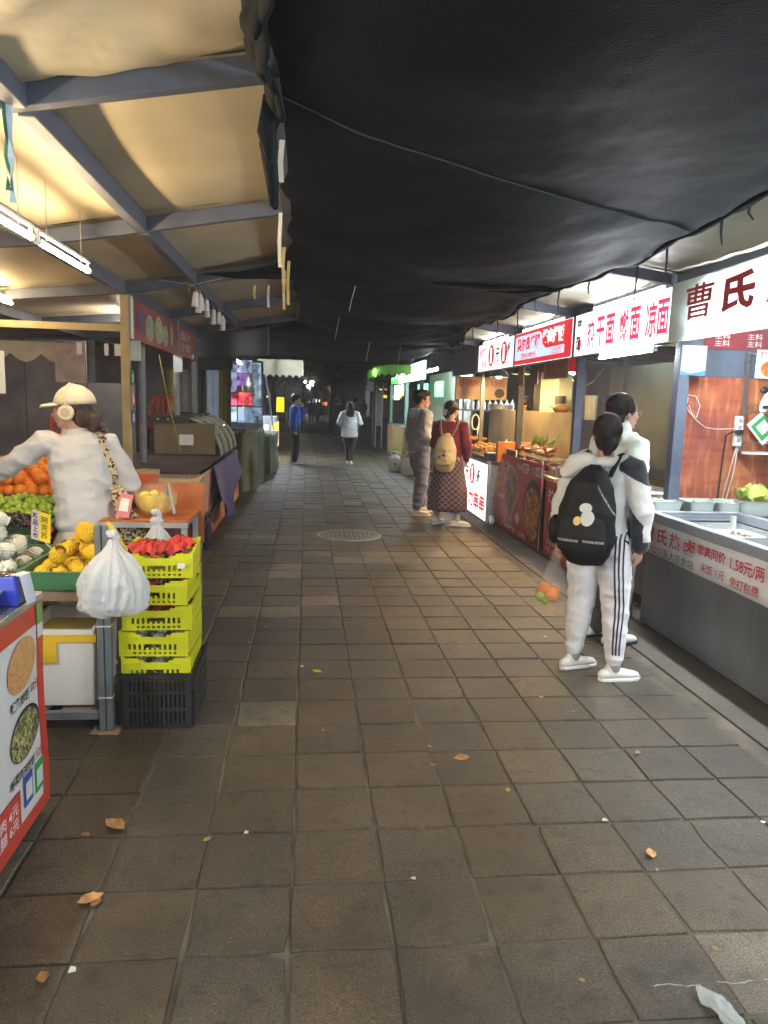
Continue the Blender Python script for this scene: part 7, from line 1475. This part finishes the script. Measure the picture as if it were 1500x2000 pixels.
# trees
m_bark = M('dark_bark', (.06,.045,.035), .9, var=.3, bump=.6, bscale=30); m_leaf = M('dark_green_leaves', (.05,.09,.03), .55, var=.4, scale=1.2, objvar=.2); m_leaf2 = M('olive_leaves', (.09,.11,.035), .55, var=.4, scale=1.2)
def tree(x, y, h, cr, label, seed, mt, n=3200, cz=None):
    r = random.Random(seed); t = thing('tree', label, 'tree', (x, y, 0)); cz = cz or h*.68
    mb = MB(); mb.tube([(x, y, -.1), (x+.08, y, h*.25), (x-.05, y+.1, h*.5), (x+.1, y, h*.8)], [.2, .15, .12, .04], 9)
    for k in range(6): a = k*1.1+seed; z = h*(.32+.07*k); mb.tube([(x, y, z), (x+cr*.4*math.cos(a), y+cr*.4*math.sin(a), z+.5), (x+cr*.75*math.cos(a), y+cr*.75*math.sin(a), z+.7)], [.07, .045, .015], 6)
    mb.build('trunk', m_bark, t, smooth=True); mb = MB(); cl = [V((x+r.gauss(0, cr*.45), y+r.gauss(0, cr*.45), cz+r.gauss(0, h*.14))) for _ in range(26)]
    for k in range(n):
        c = cl[k % 26]; p = c+V((r.gauss(0, .42), r.gauss(0, .42), r.gauss(0, .32))); d = V((r.uniform(-1, 1), r.uniform(-1, 1), r.uniform(-.6, .6))).normalized(); e = d.orthogonal().normalized()*r.uniform(.04, .08); d *= r.uniform(.08, .15); mb.add([p-d, p+e, p+d, p-e], [(0, 1, 2, 3)])
    o = mb.build('crown', mt, t)
tree(-2.0, 44, 6.5, 2.2, 'dark tree with bare pale trunk left of the man in blue', 1, m_leaf); tree(2.4, 52, 5.6, 2.4, 'bushy tree behind the give way sign', 2, m_leaf2, 4200, 3.3); tree(-.4, 64, 8, 3.2, 'tall dark tree in the middle distance', 3, m_leaf, 3600); tree(5.2, 48, 6.5, 2.5, 'dark tree right of the path beyond the notice stand', 4, m_leaf); tree(-5.4, 52, 7.5, 3, 'dark tree at the far left behind the cream awning', 5, m_leaf); tree(1.2, 36, 7.5, 2.4, 'tree whose dark crown hangs high over the end of the net', 6, m_leaf, 3000, 6)
r = random.Random(9); mb = MB()
for k in range(5200):
    p = V((r.uniform(2.8, 4.6), r.uniform(23, 44), 0)); p.z = r.uniform(0, .75)*(1-.3*abs(noise.noise(p*.7))); d = V((r.uniform(-1, 1), r.uniform(-1, 1), r.uniform(-.3, 1))).normalized(); e = d.orthogonal()*.03; mb.add([p-d*.07, p+e, p+d*.07, p-e], [(0, 1, 2, 3)])
o = mb.build('hedge', m_leaf); tag(o, 'low dark hedge along the right of the path beyond the stalls', 'hedge', kind='stuff')
# distant passers-by
m_far = M('dark_clothes', (.03,.03,.035), .8); m_far2 = M('pale_clothes', (.3,.28,.25), .8)
for k, (x, y, mt) in enumerate(((.3, 52, m_far), (.75, 55, m_far2), (-.2, 58, m_far), (1.9, 60, m_far), (3.2, 50, m_far2), (4.1, 54, m_far), (-1.5, 56, m_far2), (.9, 62, m_far))):
    tt = thing('person', ['distant passer-by in dark clothes just left of the far green light', 'distant passer-by in pale clothes before the white lit stall', 'distant passer-by in dark clothes nearest the middle tree', 'distant passer-by in dark clothes near the red orange light', 'distant passer-by in pale clothes right of the long haired walker', 'distant passer-by in dark clothes by the hedge end', 'distant passer-by in pale clothes beside the yellow panel', 'farthest dark figure in front of the lit stalls'][k], 'person', (x, y, 0), .5*k, 'distant passers-by'); WM[tt.name] = Matrix()
    mb = MB(); mb.ell((0, 0, 1.53), (.085, .1, .12)); mb.limb([(0, 0, 1.3), (0, 0, 1.45)], [.05, .05]); mb.limb([(0, 0, .85), (0, 0, 1.1), (0, 0, 1.33)], [(.16, .11), (.17, .12), (.19, .1)]); [mb.limb([(s*.2, 0, 1.32), (s*.24, 0, 1.05), (s*.22, .1, .82)], [.06, .05, .035]) for s in (-1, 1)]; [mb.limb([(s*.09, 0, .88), (s*.1, .03*s, .46), (s*.1, .1*s, .05)], [.09, .07, .05]) for s in (-1, 1)]
    blob(mb, 'figure', mt, tt, vox=.03, smooth=2)
# ================================================================== LITTER
m_dry = M('dry_leaf', (.38,.2,.07), .6, var=.3, scale=30, objvar=.25); m_dryy = M('yellow_leaf', (.65,.45,.06), .6, var=.2, scale=30)
def leafmesh(s_, curl, sd):
    def P(u, v): x = (u-.5)*2; w_ = math.sin(math.pi*min(.985, v*.97+.01))**1.1*(1+.12*math.sin(v*25)*abs(x)); return V((x*w_*s_*.34, (v-.5)*s_, .004+curl*s_*(.5*x*x*w_+.35*(v-.5)**2*4)+.004*noise.noise(V((u*5, v*5, sd)))))
    return MB().grid(P, 8, 10)
lv = [((-.69, 2.63), .1, m_dry), ((-.66, 2.215), .085, m_dry), ((-.7, 1.9), .05, m_dry), ((.72, 3.1), .075, m_dry), ((1.26, 2.35), .055, m_dry), ((.08, 4.2), .06, m_dryy)]
where = ['curled brown leaf at the foot of the fried rice cart', 'large orange brown leaf nearest the left edge', 'small brown leaf in the lower left joint', 'orange leaf alone in the middle of the pavement', 'small orange leaf at lower right', 'bright yellow leaf in the middle distance']
LF = [(-0.78, 2.58), (-0.64, 2.20), (-0.63, 1.93), (0.58, 3.04), (1.24, 2.26), (-0.01, 4.30), (1.16, 4.71), (1.42, 3.58), (1.81, 2.53), (1.56, 3.11), (0.19, 4.78), (1.18, 2.58), (0.10, 3.41), (1.31, 3.78), (-0.36, 4.76), (-0.33, 4.93), (0.79, 1.79), (0.38, 2.27), (1.24, 1.88), (-0.35, 3.71), (-0.27, 5.10), (1.10, 6.19), (0.52, 7.15), (1.68, 4.85), (1.05, 4.71), (-0.83, 7.05), (2.73, 5.70), (1.52, 11.51), (1.00, 8.71), (0.54, 10.27)]
k = 0
for i, (p, s_, mt) in enumerate(lv):
    o = leafmesh(s_, .28 if i < 2 else .16, i).build('fallen_leaf', mt, smooth=True, solid=.0015); o.location = (*p, .006); o.rotation_euler = (.05, .1, i*1.3+.9); tag(o, where[i], 'leaf', 'fallen leaves')
pr_ = leafmesh(.035, .3, 9).build('leaf_scrap', m_dry, smooth=True, solid=.001); tag(pr_, 'tiny brown leaf scrap lying on the paving', 'leaf', 'tiny leaf scraps on the paving')
r = random.Random(21)
pts = list(LF) + [(r.uniform(-.9, 2.1), r.uniform(2.2, 11)) for _ in range(20)]
m_scrap = M('white_paper_scrap', (.6,.58,.52), .8)
pr2 = MB().prism([(-.012, -.008, 0), (.014, -.01, 0), (.01, .011, 0), (-.006, .009, 0)], (0, 0, .002)).build('paper_scrap', m_scrap); tag(pr2, 'tiny pale paper scrap lying on the paving', 'paper scrap', 'tiny paper scraps on the paving')
a = b_ = 0
for i, p in enumerate(pts):
    if i % 3 == 2: o = pr2 if b_ == 0 else copy_tree(pr2); b_ += 1
    else: o = pr_ if a == 0 else copy_tree(pr_); a += 1
    s_ = r.uniform(.4, 1.15); o.location = (*p, .006); o.rotation_euler = (0, 0, r.uniform(0, 6.3)); o.scale = (s_, s_, s_)
c = V((1.125, 1.66, 0)); m_litb = plastic('thin_white_bag', (.6,.65,.62), .55, .3)
def P(u, v):
    a = 6.2832*u; r_ = .036*math.sin(math.pi*min(.99, v*.9+.06))**.6*(1+.5*noise.noise(V((math.cos(a)*1.5, math.sin(a)*1.5, v*3)))+.25*noise.noise(V((math.cos(a)*5, math.sin(a)*5, v*8))))
    q = V((r_*math.cos(a)*.75, (v-.5)*.15, max(.004, .02+r_*math.sin(a)*.4+.01*noise.noise(V((a, v*6, 2)))))); return c + Matrix.Rotation(.35, 3, 'Z') @ q
o = MB().grid(P, 40, 30).build('crumpled_bag', m_litb, smooth=True); tag(o, 'crumpled thin white plastic bag dropped on the paving', 'plastic bag')
m_chalk = M('chalk_mark', (.3,.3,.28), .9, var=.2)
mb = MB(); prev = None
for k in range(30):
    x = .985+.012*k*1.3; y = 1.755+.006*math.sin(k*.7)+.002*math.sin(k*2.9)
    if k in (10, 11, 20): prev = None; continue
    if prev: mb.add([(prev[0], prev[1]-.002, .0085), (x, y-.002, .0085), (x, y+.0015+.002*math.sin(k*1.9), .0085), (prev[0], prev[1]+.002, .0085)], [(0, 1, 2, 3)])
    prev = (x, y)
o = mb.build('chalk_line', m_chalk); tag(o, 'broken white chalk line on the paving above the crumpled bag', 'chalk line')
# ================================================================== thin haze volume added for glow round lamps and lifted blacks
hz = bpy.data.materials.new('thin_veil_haze'); hz.use_nodes = True; n_ = hz.node_tree
for q in list(n_.nodes):
    if q.type == 'BSDF_PRINCIPLED': n_.nodes.remove(q)
pv = n_.nodes.new('ShaderNodeVolumePrincipled'); pv.inputs['Color'].default_value = (.8, .82, .86, 1); pv.inputs['Density'].default_value = .0032
n_.links.new(pv.outputs[0], n_.nodes['Material Output'].inputs['Volume'])
o = MB().box((-30, -12, -1.1), (30, 110, 11)).build('haze', hz); o['kind'] = 'stuff'
bpy.data.scenes.remove(_scr)
